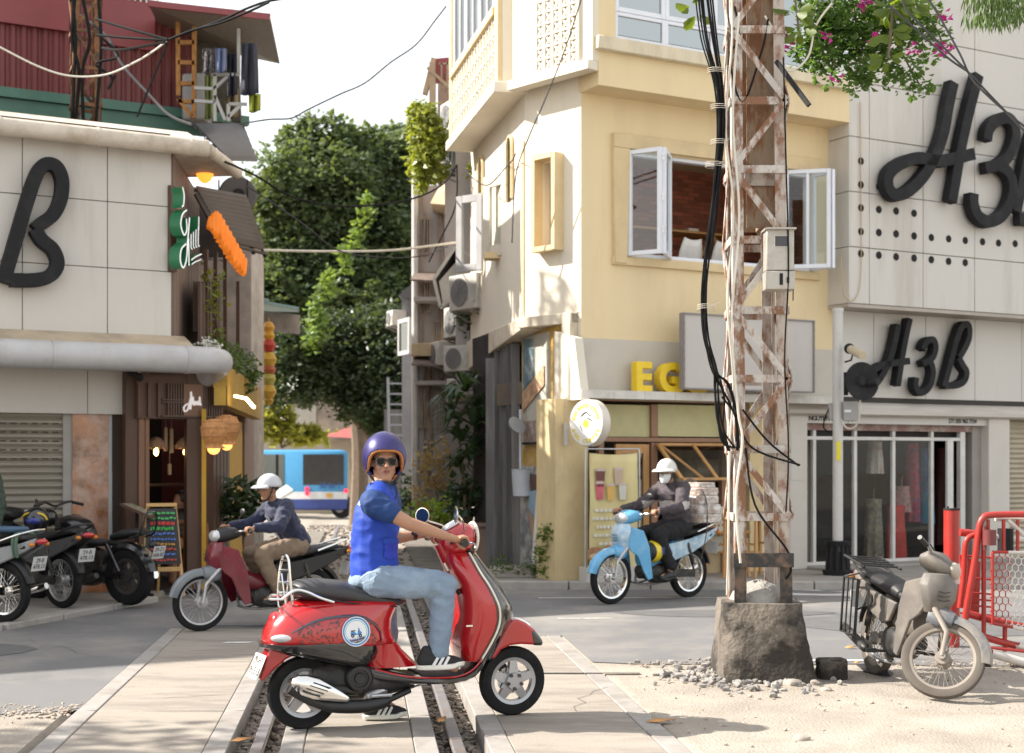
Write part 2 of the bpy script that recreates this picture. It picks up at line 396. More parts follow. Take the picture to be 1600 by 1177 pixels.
# pavements
def pave(name, poly, z, mt=None):
 m = MB(); m.prism([(x, y, -.05) for x, y in poly], (0, 0, z + .05)); return struct(m.build(name, mt or m_pave, bevel=(.01, 1)))
pave('pavement', [(-.25, 17.5), (6, 17.5), (40, 17.5), (40, 40), (1.5, 22), (-.9, 20.5), (-.95, 18.3)], .088)
pave('pavement', [(-4.15, 15.86), (-4.0, 17.5), (-3.9, 24), (-12, 24), (-40, 12), (-40, 9.7), (-9, 9.7), (-4.9, 13.15)], .05)
m = MB(); x = -.3
while x < 30:
 m.box((x, 17.36, -.05), (x + .985, 17.497, .094)); x += 1.0
struct(m.build('kerb', m_kerb, bevel=(.012, 2)))
m = MB()
for (a, b) in (((-4.0, 15.86), (-4.74, 13.17)), ((-4.74, 13.17), (-8.9, 9.62))):
 A, B = V((a[0], a[1], 0)), V((b[0], b[1], 0)); L_ = (B - A).length; n_ = int(L_ / .8)
 for i in range(n_): m.beam(A.lerp(B, i/n_) + V((0,0,.0)), A.lerp(B, (i+.97)/n_) + V((0,0,.0)), .13, .116)
struct(m.build('kerb', m_kerb, bevel=(.012, 2)))
# small road marks: steel strips, paint, patches
m = MB(); sheet(m, [(-2.9, 13.47), (-2.2, 13.47), (-2.2, 13.52), (-2.9, 13.52)], .004); sheet(m, [(-1.95, 13.1), (-1.3, 13.2), (-1.3, 13.23), (-1.95, 13.13)], .008)
sheet(m, [(XQ(1.25, 10.46), 10.46), (XQ(2.05, 10.44), 10.44), (XQ(2.05, 10.5), 10.5), (XQ(1.25, 10.5), 10.5)], .006)
struct(m.build('road_joint', mat('dark_joint', (.06, .055, .05), rough=.8), smooth=None))
m = MB()
sheet(m, [(2.05, 11.13), (2.9, 11.11), (2.95, 11.2), (2.05, 11.22)], .004); sheet(m, [(-2.5, 12.2), (-2.25, 12.22), (-2.22, 12.32), (-2.46, 12.3)], .004)
sheet(m, [(.45, 14.1), (1.0, 14.12), (1.0, 14.17), (.45, 14.16)], .004); sheet(m, [(.3, 16.2), (2.6, 16.25), (2.6, 16.31), (.3, 16.27)], .004)
struct(m.build('road_marking', m_paint, smooth=None))
m = MB()
for k, (x, y, a, n_) in enumerate(((-4.6, 9.6, .5, 9), (-3.4, 11.5, 2.2, 8), (2.0, 12.2, .2, 12), (3.2, 15.2, 2.6, 12), (-2.6, 7.4, .1, 8), (.4, 8.9, 1.2, 6), (.9, 7.3, .6, 6), (5.2, 12.8, 1.1, 10), (-2.3, 9.4, .2, 8), (1.2, 15.5, .3, 9))):
 p = V((x, y, .0045)); b_ = a; ps = [p]
 for i in range(n_): b_ = a + 1.1*noise.noise(V((k*3.3, i*.7, 0))); p = p + V((math.cos(b_), math.sin(b_), 0))*.17; ps.append(p)
 for q0, q1 in zip(ps[:-1], ps[1:]): d = (q1-q0).normalized(); w_ = V((-d.y, d.x, 0))*rnd.uniform(.002, .005); m.add([q0-w_, q0+w_, q1+w_*.6, q1-w_*.6], [(0,1,2,3)])
struct(m.build('road_cracks', mat('crack', (.13,.12,.105), rough=.9), smooth=None))
m = MB()
for (x, y, a, b) in ((-5.3, 11.6, 1.3, .8), (4.2, 13.6, 1.6, .9), (2.2, 14.6, 1.1, .35)): sheet(m, [(x + a*math.cos(t)*(1+.12*math.sin(3*t)), y + b*math.sin(t)) for t in [k*math.pi/10 for k in range(20)]], .0035)
struct(m.build('road_patch', mat('asphalt_patch', (.125,.123,.125), rough=.85, var=.15, bump=.3, bscale=160, fine=.5), smooth=None))
# crumbled edge along the asphalt at the left and gravel at the right
m = MB()
for i in range(900):
 t = rnd.random(); x = -5.2 + t * 2.6; y = 8.85 + .1 * math.sin(t*9) + rnd.gauss(0, .12)
 if x < XQ(-1.8, y): rock(m, (x, y, .0), rnd.uniform(.005, .016), i * .9)
for i in range(800):
 x = rnd.uniform(.9, 5.5); y = rnd.uniform(7.2, 10.9) if i % 2 else 10.95 + rnd.gauss(0, .07)
 if x > XQ(1.84, y): rock(m, (x, y, .008), rnd.uniform(.003, .014), i * .77)
tag(m.build('grit', mat('grit', (.33, .28, .23), rough=.95, var=.35, scale=12), org=(0, 0, 0)), 'fine grit scattered on the dirt and road edges', 'gravel', kind='stuff')
# ---------------------------------------------------------------- yellow corner house and the shop house beside it
A_ = (.859, 17.68); C_ = (.166, 18.41); D_ = (-.645, 22.06)
FR = Frame(A_, (.876, .483)); FC = Frame(C_, (A_[0]-C_[0], A_[1]-C_[1])); FS = Frame(D_, (C_[0]-D_[0], C_[1]-D_[1]))
LC = (V(A_) - V(C_)).length; LS = (V(C_) - V(D_)).length
def fb(mb, fr, x0, y0, x1, y1, d0, d1):
 s0, z1 = fr.px(x0, y0, d1); s1, z0 = fr.px(x1, y1, d1); mb.box((s0, d0, z0), (s1, d1, z1), fr); return s0, s1, z0, z1
def wall_hole(mb, fr, s0, s1, z0, z1, d0, d1, holes):
 """wall with rectangular openings (a, b, za, zb), left to right"""
 cur = s0
 for a, b, za, zb in sorted(holes):
  mb.box((cur, d0, z0), (a, d1, z1), fr)
  mb.box((a, d0, z0), (b, d1, za), fr); mb.box((a, d0, zb), (b, d1, z1), fr); cur = b
 mb.box((cur, d0, z0), (s1, d1, z1), fr)
m_yel = mat('yellow_paint', (.73, .59, .36), rough=.75, var=.06, scale=1.2, dirt=(.48, .37, .22), dscale=1.6, damt=.3, dpos=(.5,.7), stretch=(1.2, 1.2, .2), bump=.08, bscale=25)
m_yel2 = mat('ochre_trim', (.64, .50, .29), rough=.7, var=.06, dirt=(.46, .35, .22), dscale=3, damt=.25)
m_cream = mat('cream_render', (.71, .65, .54), rough=.75, var=.05, scale=1.5, dirt=(.50, .42, .32), dscale=1.3, damt=.2, stretch=(1, 1, .3), bump=.06)
m_grey = mat('pale_render', (.53, .49, .43), rough=.8, var=.05, dirt=(.43, .39, .34), dscale=1.5, damt=.25)
m_white = mat('white_frame', (.72, .74, .80), rough=.35, var=.03)
m_tile = mat('white_ledge', (.60, .57, .52), rough=.5, var=.08, scale=9, dirt=(.4, .37, .33), dscale=5, damt=.35)
m_dark = mat('dark_inside', (.03, .028, .026), rough=.8)
m_clad = mat('cladding', (.56, .53, .49), rough=.45, var=.04, scale=.8, dirt=(.36, .32, .27), dscale=1.6, damt=.6, stretch=(1.3, 1.3, .16), dpos=(.5,.72))
m_gap = mat('joint_black', (.05, .045, .04), rough=.9)
m_black = mat('black_letter', (.014, .014, .016), rough=.7, spec=.25, var=.15, scale=9, dirt=(.045, .043, .04), dscale=3, damt=.4)
m_glass = glass('window_glass', mixf=.10); m_glassd = glass('dark_glass', mixf=.16, tint=(.28, .30, .29))
m_wood = mat('pine_wood', (.50, .27, .10), rough=.55, var=.18, scale=3, stretch=(1, 1, .12))
m_brown = mat('brown_frame', (.28, .15, .09), rough=.5, var=.12)
m_beige = mat('beige_inside', (.55, .44, .28), rough=.8, var=.05)
def brick_mat():
 m = mat('red_brick', (.3, .1, .06), rough=.85); t = m.node_tree; N = t.nodes; L = t.links; b = N['Principled BSDF']
 tc = N.new('ShaderNodeTexCoord'); mp = N.new('ShaderNodeMapping'); mp.inputs['Rotation'].default_value = (R(90), 0, R(-28.9)); L.new(tc.outputs['Object'], mp.inputs[0])
 br = N.new('ShaderNodeTexBrick'); br.inputs['Color1'].default_value = (.50, .15, .085, 1); br.inputs['Color2'].default_value = (.24, .08, .05, 1)
 br.inputs['Mortar'].default_value = (.16, .11, .09, 1); br.inputs['Scale'].default_value = 1; br.inputs['Brick Width'].default_value = .2
 br.inputs['Row Height'].default_value = .062; br.inputs['Mortar Size'].default_value = .006; br.inputs['Bias'].default_value = -.1
 mp2 = N.new('ShaderNodeVectorRotate'); 
 mp.vector_type = 'POINT'; sx = N.new('ShaderNodeSeparateXYZ'); L.new(tc.outputs['Object'], sx.inputs[0])
 cx_ = N.new('ShaderNodeCombineXYZ'); dt = N.new('ShaderNodeMath'); dt.operation = 'MULTIPLY'; dt.inputs[1].default_value = 1 / .876
 L.new(sx.outputs['X'], dt.inputs[0]); L.new(dt.outputs[0], cx_.inputs['X']); L.new(sx.outputs['Z'], cx_.inputs['Y'])
 L.new(cx_.outputs[0], br.inputs['Vector']); L.new(br.outputs['Color'], b.inputs['Base Color']); return m
m_brick = brick_mat()
house = thing('corner_house', 'yellow painted corner house with an egg cafe at street level and open casement windows above', 'house', (.859, 17.68, .09))
sR, _ = FR.px(1303, 300, 0)
z_led_t = FR.px(920, 609, .3)[1]; z_led_b = FR.px(920, 622, .3)[1]
z_grey = FR.px(910, 528, 0)[1]; z_top = FR.px(908, 120, 0)[1]
hs0, hzt = FR.px(978, 236, 0); hs1, _ = FR.px(1268, 260, 0); hzb = FR.px(985, 401, 0)[1]
m = MB(); wall_hole(m, FR, 0, sR, z_grey, z_top + .6, -.18, 0, [(hs0, hs1, hzb, hzt)])
m.k = 1; m.box((0, -.18, z_led_t - .02), (sR, .003, z_grey), FR)
m.k = 2; m.box((-.0, -.18, z_grey - .005), (-.001, 0, z_top), FR)
m.build('wall', [m_yel, m_grey, m_cream], house)
# moulding round the big window
m = MB(); e = .16
fs0 = hs0 - .22; fs1 = hs1 + .12
m.box((fs0, -.02, hzt + .02), (fs1, .07, hzt + .2), FR); m.prism([FR.p(fs0, .0, hzt+.02), FR.p(fs0 + .02, .0, hzb-.1), FR.p(hs0-.02, 0, hzb-.1), FR.p(hs0 + .03, 0, hzt+.02)], FR.n * .065)
m.box((fs0, -.02, hzb - .12), (fs1, .05, hzb - .02), FR)
m.build('window_moulding', m_yel2, house, bevel=(.006, 1))
# room behind
m = MB(); D = -2.1
m.k = 0; m.box((hs0 - .2, D - .05, hzb - .5), (sR+2.6, D, hzt + .5), FR)
m.k = 1; m.box((hs0 - .2, D, hzb - .55), (sR+2.6, -.45, hzb - .45), FR); m.box((hs0 - .2, D, hzt + .35), (sR+2.6, -.45, hzt + .4), FR)
m.box((hs0 - .25, D, hzb - .5), (hs0 - .2, -.2, hzt + .4), FR); m.box((sR +2.6, D, hzb - .5), (sR+2.64, -.45, hzt + .4), FR)
m.build('room', [m_brick, m_beige], house)
# casements
def sash(parent, a, b, zt, zb, w=.055, name='casement', gm=None, fm=None, bars=1):
 """framed leaf between two upright edges a, b (x, y)"""
 a = V((a[0], a[1], 0)); b = V((b[0], b[1], 0)); f = MB(); up = V((0,0,1)); u = (b-a).normalized(); th = .05
 def st(p, q, z0, z1): f.beam(p + up*z0, q + up*z1, 0, 0)
 L = (b-a).length; n = V((u.y, -u.x, 0))
 def bx(s0, s1, z0, z1, t=th):
  c = [a+u*s0-n*t/2+up*z0, a+u*s1-n*t/2+up*z0, a+u*s1+n*t/2+up*z0, a+u*s0+n*t/2+up*z0]
  f.prism(c, up*(z1-z0))
 bx(0, w, zb, zt); bx(L-w, L, zb, zt); bx(w, L-w, zb, zb+w, th-.004); bx(w, L-w, zt-w, zt, th-.004)
 for i in range(1, bars): s = L*i/bars; bx(s-.02, s+.02, zb+w, zt-w, th-.008)
 fo = f.build(name, fm or m_white, parent, bevel=(.004, 1))
 g_ = MB(); g_.add([a+u*w+up*(zb+w), a+u*(L-w)+up*(zb+w), a+u*(L-w)+up*(zt-w), a+u*w+up*(zt-w)], [(0,1,2,3)]); g_.build('pane', gm or m_glass, fo, smooth=None)
 return fo
def xy(v): return (v.x, v.y)
sa = sash(house, xy(FR.p(hs0 + .02, .02, 0)), xy(FR.w(1034, 300, .42)), hzt, hzb)
sash(house, xy(FR.w(1038, 300, .42)), xy(FR.w(1047, 300, .02)), hzt, hzb)
sash(house, xy(FR.w(1226, 300, .02)), xy(FR.w(1298, 300, .42)), hzt, hzb, bars=2)
sash(house, xy(FR.w(1303, 300, .42)), xy(FR.p(hs1, .02, 0)), hzt, hzb)
m = MB(); w_ = .045
m.box((hs0, -.12, hzb), (hs0 + w_, -.03, hzt), FR); m.box((hs1 - w_, -.12, hzb), (hs1, -.03, hzt), FR)
m.box((hs0, -.125, hzt - w_), (hs1, -.025, hzt), FR); m.box((hs0, -.125, hzb), (hs1, -.0, hzb + w_), FR)
m.build('window_frame', m_white, house, bevel=(.004, 1))
# hinges on the folded leaf
m = MB(); c0 = FR.w(1036, 300, .46)
for z in (hzt - .12, hzt - .17, hzt - .62, hzt - .67, hzb + .25, hzb + .3): m.tube([c0 + V((0,0,z-c0.z)), c0 + V((0,0,z-c0.z+.035))], .014, 8)
m.build('hinges', mat('white_plastic', (.8,.8,.78), rough=.4), house)
# upper bay
zc1 = FR.px(938, 55, .5)[1]; zc0 = FR.px(938, 76, .5)[1]; zb0 = FR.px(938, 133, .42)[1]; sb0 = FR.px(935, 100, .42)[0]; sb1 = FR.px(1327, 150, .42)[0]
zmul = FR.px(960, 12, .42)[1]
m = MB(); m.box((sb0, -.2, zb0), (sb1, .42, zc0 + .01), FR); m.box((sb0, -.2, zc1), (FR.px(962, 20, .42)[0], .42, zc1 + 2.6), FR); m.box((sb0+.0, -.25, zc1 + 1.3), (sb1, .42, zc1 + 2.6), FR)
m.build('bay_wall', m_yel, house)
m = MB(); m.box((sb0 - .06, .3, zc0), (sb1, .52, zc1), FR); m.build('bay_ledge', mat('ledge_cream', (.66, .58, .42), rough=.7, dirt=(.4,.33,.24), dscale=3, damt=.5, stretch=(1,1,.2)), house, bevel=(.01, 1))
bw0 = FR.px(962, 20, .42)[0]; wd = (sb1 - bw0) / 5
for i in range(5):
 a, b = bw0 + i * wd, bw0 + (i + 1) * wd
 sash(house, xy(FR.p(a, .38, 0)), xy(FR.p(b, .38, 0)), zc1 + .36, zc1 + .02, w=.045, name='fixed_light', gm=m_glassd)
 sash(house, xy(FR.p(a, .38, 0)), xy(FR.p(b, .38, 0)), zc1 + 1.3, zc1 + .365, w=.06, name='bay_window', gm=m_glassd)
# the chamfered corner and the wall along the tracks: cream plaster
zcb = FC.px(905, 488, 0)[1]
s832, zwt = FC.px(836, 250, .12); s870, zwb = FC.px(866, 385, .12)
m = MB(); wall_hole(m, FC, -.0, LC - .001, zcb, z_top + .5, -.2, 0, [(s832 + .02, s870 - .02, zwb + .03, zwt - .03)])
m.box((0.0, -.2, zcb), (LS, 0, z_top + .4), FS); m.build('corner_wall', m_cream, house)
m = MB(); e = .045
for (a, b, c, d) in ((s832-e, s832+.02, zwb-e, zwt+e), (s870-.02, s870+e, zwb-e, zwt+e), (s832+.02, s870-.02, zwt-.02, zwt+e), (s832+.02, s870-.02, zwb-e, zwb+.02)): m.box((a, -.05, c), (b, .16, d), FC)
m.build('slit_window_frame', m_yel2, house, bevel=(.006, 1))
m = MB(); m.box((s832, -.19, zwb), (s870, -.16, zwt), FC); m.k = 1; m.box((s832+.05, -.155, zwb), (s832 + .12, -.12, zwt), FC); m.build('slit_window_inside', [m_beige, m_wood], house)
# bottom ledge of the corner and of the side wall
m = MB(); m.box((-.05, -.25, zcb - .14), (LC * .93, .1, zcb - .002), FC); m.box((LC*.93-.16, -.2, zcb - .42), (LC * .93, .12, zcb-.003), FC)
m.prism([FS.p(0, .06, zcb - .002), FS.p(LS, .06, zcb - .002), FS.p(LS, .06, zcb - .16), FS.p(0, .06, zcb - .45)], FS.n * -.3)
m.build('lower_ledge', mat('ledge_plaster', (.60, .53, .42), rough=.8, dirt=(.38,.31,.22), dscale=2.5, damt=.5), house, bevel=(.01, 1))
# fascia return at street level, brightly sunlit
p = [FR.w(862, 512, .02), FR.w(905, 490, .02), FR.w(909, 608, .3), FR.w(867, 617, .3)]
m = MB(); c1 = FR.w(868, 617, .0)
ret = Frame(xy(FR.w(866, 560, -.35)), xy(FR.w(908, 560, .30) - FR.w(866, 560, -.35)))
rl = (FR.w(908, 560, .30) - FR.w(866, 560, -.35)); rl.z = 0; rl = rl.length
m.prism([ret.p(0, 0, z_led_b-.02), ret.p(rl, 0, z_led_b-.02), ret.p(rl-.02, 0, z_led_t), ret.p(rl - .16, 0, z_grey-.02), ret.p(0.0, 0, z_grey+.1)], ret.n * -.12)
m.build('fascia_return', m_cream, house)
m = MB(); s0 = FR.px(909, 610, .30)[0]; s1 = FR.px(1318, 620, .30)[0]; n_ = 9
for i in range(n_): m.box((s0 + (s1-s0)*i/n_ + .002, -.3, z_led_b), (s0 + (s1-s0)*(i+1)/n_ - .002, .30, z_led_t), FR)
m.box((s0, -.3, z_led_b + .01), (s1, .292, z_led_t - .01), FR)
m.build('shop_ledge', m_tile, house)
# upper corner: cornice, breeze-block screens, side bay
zk = FC.px(860, 108, .3)[1]; 
FC2 = Frame(xy(FC.p(0, .22, 0) ), FC.u); tl = (V((FR.p(sb0, .42, 0)-FC.p(0,.22,0))[:2])).dot(V(FC.u[:2]))
m = MB(); m.box((-.02, -.1, zk - .12), (tl, .08, zk), FC2); m.box((0, -.25, zk), (tl, 0, zk + 2.4), FC2)
m.build('upper_corner_wall', m_cream, house, bevel=(.006, 1))
def breeze(fr, x0, y0, x1, y1, nx, nz, parent, d=.012):
 s0, z1 = fr.px(x0, y0, 0); s1, z0 = fr.px(x1, y1, 0); f = MB(); a = (s1-s0)/nx; c = (z1-z0)/nz
 f.k = 1; f.box((s0, -.02, z0), (s1, .003, z1), fr); f.k = 0
 for i in range(nx+1): f.box((s0+a*i-.013, 0, z0), (s0+a*i+.013, d+.03, z1), fr)
 for j in range(nz+1): f.box((s0, 0, z0+c*j-.013), (s1, d+.027, z0+c*j+.013), fr)
 for i in range(nx):
  for j in range(nz):
   cs, cz = s0+a*(i+.5), z0+c*(j+.5)
   for sg in (1, -1):
    f.beam(fr.p(cs-a*.42, .02, cz-c*.42*sg), fr.p(cs+a*.42, .02, cz+c*.42*sg), .016, .03)
   f.ball(fr.p(cs, .02, cz), .022, 6, 4)
 f.build('breeze_block_screen', [m_cream, m_yel2], parent)
breeze(FC2, 841, -12, 906, 96, 5, 7, house)
FS2 = Frame(xy(FS.p(LS-3.55, .30, 0)), FS.u)
zs = FS.px(780, 145, .3)[1]
m = MB(); m.box((0, -.5, zk - .12), (3.6, .12, zk + .02), FS2); m.box((0, -.3, zk), (3.55, 0, zk + 3.0), FS2); m.build('side_bay', [m_cream], house, bevel=(.006, 1))
m = MB(); m.box((-.05, .0, zk + .02), (.12, .06, zk + 3), FS2); m.box((3.35, 0, zk + .02), (3.55, .06, zk + 3), FS2); m.box((.12, 0, zk + .95), (3.35, .09, zk + 1.05), FS2); m.build('side_trim', m_yel2, house)
f = MB(); f.k = 1; f.box((.12, 0, zk + .06), (3.35, .01, zk + .95), FS2); f.k = 0
for i in range(17): f.box((.12+.2*i, .01, zk+.06), (.15+.2*i, .05, zk+.95), FS2)
for j in range(5): f.box((.12, .01, zk + .06 + .22*j), (3.35, .047, zk+.09+.22*j), FS2)
for i in range(16):
 for j in range(4):
  for sg in (1, -1): f.beam(FS2.p(.15+.2*i, .03, zk+.2+.22*j-.09*sg), FS2.p(.32+.2*i, .03, zk+.2+.22*j+.09*sg), .015, .02)
f.build('breeze_block_screen', [m_cream, m_yel2], house)
for i in range(3): sash(house, xy(FS2.p(.3+1.0*i, .03, 0)), xy(FS2.p(1.28+1.0*i, .03, 0)), zk + 2.9, zk + 1.06, name='side_window', gm=m_glassd, bars=2)
# arched niches on the side wall
for px_, py_ in ((752, 262), (797, 232)):
 s, z = FS.px(px_, py_, .02); f = MB(); pts = [FS.p(s + .16*math.cos(a), .03, z + .16*math.sin(a)) for a in [math.pi*k/10 for k in range(11)]]
 f.tube([FS.p(s+.16, .03, z-.7)] + pts + [FS.p(s-.16, .03, z-.7)], .025, 6); fo = f.build('arch_trim', m_yel2, house)
 f = MB(); f.prism([FS.p(s+.155, .004, z-.7)] + [FS.p(s + .155*math.cos(a), .004, z + .155*math.sin(a)) for a in [math.pi*k/10 for k in range(11)]] + [FS.p(s-.155, .004, z-.7)], FS.n*.005); f.build('arch_pane', m_glassd, fo)
# vertical ochre band near the corner
m = MB(); m.box((LS - .16, 0, zcb), (LS + .0, .02, FS.px(815, 225, 0)[1]), FS); m.build('corner_band', m_yel2, house)
# ---- street level: pillar, shopfront
z0 = .088; zt = z_led_b
m = MB(); sA = FR.px(868, 800, -.03)[0]; sB = FR.px(919, 800, -.03)[0]
m.box((sA, -.5, z0), (sB, -.03, zt), FR); m.build('pillar', mat('pillar_yellow', (.66, .52, .29), rough=.75, dirt=(.42,.33,.2), dscale=2.2, damt=.4, stretch=(1,1,.5)), house); m = MB(); s2 = FR.px(1130, 760, -.1)[0]; s3 = FR.px(1238, 760, -.1)[0]
m.box((FR.px(1170, 800, -.1)[0], -.4, z0), (s3, -.08, zt), FR); m.build('pillar', mat('pillar_yellow', (.66, .52, .29), rough=.75, dirt=(.42,.33,.2), dscale=2.2, damt=.4, stretch=(1,1,.5)), house)
m = MB(); m.box((.35, -2.4, -.02), (sR, -.3, z0 + .01), FR); m.k = 1; m.box((.4, -2.4, z0), (sR, -2.3, zt), FR); m.box((.1, -2.4, zt), (sR, -.25, zt + .3), FR); m.box((sR-.05, -2.3, z0), (sR, -.5, zt), FR)
m.box((.33, -2.4, z0), (.4, -.5, zt), FR)
m.build('cafe_room', [m_brown, mat('cafe_inside', (.16, .13, .10), rough=.8)], house)
m = MB()
def bar(x0, y0, x1, y1, d0=-.16, d1=-.08): fb(m, FR, x0, y0, x1, y1, d0, d1)
bar(940, 624, 1172, 632); bar(940, 683, 1172, 692, -.158, -.078); bar(1018, 632, 1028, 683, -.157, -.077); bar(936, 632, 944, 900, -.155, -.075); bar(1018, 692, 1028, 900, -.157, -.077); bar(1128, 632, 1136, 900, -.154, -.074)
m.build('shopfront_frame', m_brown, house, bevel=(.004, 1))
for (a, b) in ((944, 1018), (1028, 1128)):
 m = MB(); fb(m, FR, a, 632, b, 683, -.13, -.122); fo = m.build('transom_window', mat('yellowish_curtain', (.50, .46, .24), rough=.5, var=.12, scale=3), house)  # plain yellowish curtain colour
m = MB(); s0_, s1_, za, zb = 0, 0, 0, 0
a0, zt_ = FR.px(962, 694, -.1); a1, _ = FR.px(1014, 694, -.1)
m.box((a0, -.14, z0 + .02), (a0 + .09, -.09, zt_), FR); m.box((a1 - .09, -.14, z0 + .02), (a1, -.09, zt_), FR); m.box((a0 + .09, -.14, zt_ - .12), (a1 - .09, -.092, zt_), FR); m.box((a0 + .09, -.14, z0+.02), (a1-.09, -.092, z0 + .5), FR)
dr = m.build('door', m_wood, house, bevel=(.004, 1)); m = MB(); m.box((a0+.09, -.12, z0+.5), (a1-.09, -.115, zt_-.12), FR); m.build('pane', m_glassd, dr)
m = MB(); cc = FR.px(1030, 830, -.1); m.box((FR.px(1030, 830, -.1)[0], -.2, z0), (FR.px(1170, 830, -.1)[0], -.1, FR.px(1030, 845, -.1)[1]), FR); m.build('counter_wall', mat('counter_panel', (.5, .38, .22), rough=.7, dirt=(.3,.22,.14)), house)
m = MB(); q0, qz = FR.px(1028, 838, .1); m.box((q0, -.35, qz), (FR.px(1172, 838, .1)[0], .12, qz + .035), FR); m.build('counter_top', m_wood, house, bevel=(.004, 1))
# awning flap propped open
m = MB(); za = FR.px(1028, 692, -.1)[1]
s0_, s1_ = FR.px(1028, 700, -.05)[0], FR.px(1172, 740, .45)[0]; zo = FR.px(1050, 749, .5)[1]
P0, P1, P2, P3 = FR.p(s0_, -.05, za-.02), FR.p(s1_, -.05, za-.02), FR.p(s1_, .48, zo), FR.p(s0_, .48, zo)
for a, b in ((P0, P3), (P1, P2), (P3, P2), (P0, P1), (P0.lerp(P1, .5), P3.lerp(P2, .5))): m.beam(a, b, .05, .035)
m.beam(P0.lerp(P1, .02), P0.lerp(P1, .3).lerp(P3.lerp(P2, .3), .98), .035, .03); m.beam(P1.lerp(P0, .02), P1.lerp(P0, .3).lerp(P2.lerp(P3, .3), .98), .035, .03)
fo = m.build('serving_flap', m_wood, house, bevel=(.003, 1)); m = MB(); m.add([P0, P1, P2, P3], [(0,1,2,3)]); m.build('pane', m_glassd, fo, smooth=None)
# steel extractor duct seen through the hatch
m = MB(); P = [FR.w(1058, 800, -.7), FR.w(1060, 770, -.7), FR.w(1064, 748, -.7), FR.w(1080, 738, -.7), FR.w(1100, 736, -.7), FR.w(1150, 736, -.7)]
m.tube(spline(P, 5), .155, 20)
for i in (3, 9, 15, 20): 
 q = spline(P, 5); m.tube([q[i], q[i] + (q[i+1]-q[i]).normalized()*.02], .165, 20)
m.build('extractor_duct', mat('duct_foil', (.55, .5, .42), rough=.4, metal=.35, var=.15), house)
m = MB(); fb(m, FR, 1045, 775, 1126, 825, -1.5, -1.2); m.build('kitchen_cabinet', mat('cabinet_grey', (.10, .10, .105), rough=.5), house)
# loose things at the cafe
t = MB(); q = FR.px(1045, 352, -1.3)
tb = thing('wall_table', 'long wooden counter shelf against the brick wall upstairs', 'table', FR.p(q[0], -1.6, hzb-.45))
m = MB(); ztab = FR.px(1080, 362, -1.5)[1]; m.box((q[0]-.9, -1.9, ztab-.03), (sR-.6, -1.45, ztab), FR); m.build('table_top', m_wood, tb)
m = MB(); m.beam(FR.w(1085, 420, -1.55), FR.w(1112, 366, -1.55), .05, .05); m.beam(FR.w(1140, 420, -1.55), FR.w(1112, 366, -1.55), .05, .05); m.build('leg', m_wood, tb)
m = MB(); a = FR.px(1080, 354, -1.6); m.box((a[0]-.08, -1.68, ztab), (a[0]+.1, -1.55, ztab+.06), FR)
tag(m.build('tissue_box', mat('box_cream', (.7,.66,.58), rough=.6), bevel=(.006, 2)), 'small cream tissue box on the upstairs table', 'box')
def shell_chair(px_, label, rz):
 c = FR.w(px_, 400, -1.0); t = thing('plastic_chair', label, 'chair', (c.x, c.y, hzb - .45), rz, 'white chairs upstairs')
 m = MB(); secs = []
 for i in range(9):
  tt = i / 8
  if tt < .45: y, z, w_ = -.2 + .42*tt/.45, .44, .21
  else: k = (tt-.45)/.55; y, z, w_ = .22 + .1*k, .44 + .42*k, .21 - .06*k*k*k
  secs.append([(x*w_, y, z + .03*x*x) for x in (-1, -.6, -.2, .2, .6, 1)])
 m.loft(secs, cap=False, closed=False); m.build('seat', mat('white_shell', (.75,.73,.7), rough=.4), t, world=False, solid=.02)
 for s in (-1, 1):
  m = MB(); m.tube(spline([(s*.2, .25, .6), (s*.26, 0, .66), (s*.26, -.15, .65), (s*.25, -.18, .4), (s*.24, -.2, 0)], 4), .014, 6); m.build('arm', MATS['white_shell'], t, world=False)
  m = MB(); m.tube([(s*.18, .2, .43), (s*.22, .28, 0)], .013, 6); m.build('leg', MATS['white_shell'], t, world=False)
shell_chair(1058, 'white plastic chair behind the open left casement', R(215)); shell_chair(1118, 'white plastic chair at the brick wall beside the cable bundle', R(200))
# EGG sign letters standing on the ledge
eg = thing('cafe_letters', 'bold yellow letters EGG standing on the white ledge', 'sign', FR.w(990, 607, .2))
s, z = FR.px(991, 607, .2)
for ch in 'EGG':
 m = MB(); put_text(m, ch, FR.p(s, .17, z_led_t + .012), FR.u, (0,0,1), .50, .07, bold=.022)
 m.build('letter', mat('yellow_letter', (.80, .56, .02), rough=.45, var=.1, scale=8, dirt=(.6,.4,.03), dscale=6, damt=.3), eg, bevel=(.012, 2)); s += .36 if ch == 'E' else .385
# blank sign board
sb = thing('sign_board', 'large blank grey sign board with a thin frame behind the lattice pole', 'sign', FR.w(1170, 610, .45))
m = MB(); a0, a1, b0, b1 = fb(m, FR, 1069, 491, 1270, 612, .36, .42); m.build('panel', mat('board_grey', (.50, .47, .44), rough=.5, var=.05, dirt=(.4,.37,.33), dscale=2, damt=.3), sb)
m = MB(); e = .02
m.box((a0-e, .34, b0-e), (a0, .44, b1+e), FR); m.box((a1, .34, b0-e), (a1+e, .44, b1+e), FR); m.box((a0, .34, b0-e), (a1, .438, b0), FR); m.box((a0, .34, b1), (a1, .438, b1+e), FR); m.build('frame', mat('frame_grey', (.22, .20, .20), rough=.5), sb)
m = MB()
for k in range(9):
 for ss in (a0-.01, a1+.01): m.ball(FR.p(ss, .442, b0 + (b1-b0)*k/8), .008, 6, 4)
m.build('rivets', mat('rivet', (.1,.1,.1), rough=.4), sb)
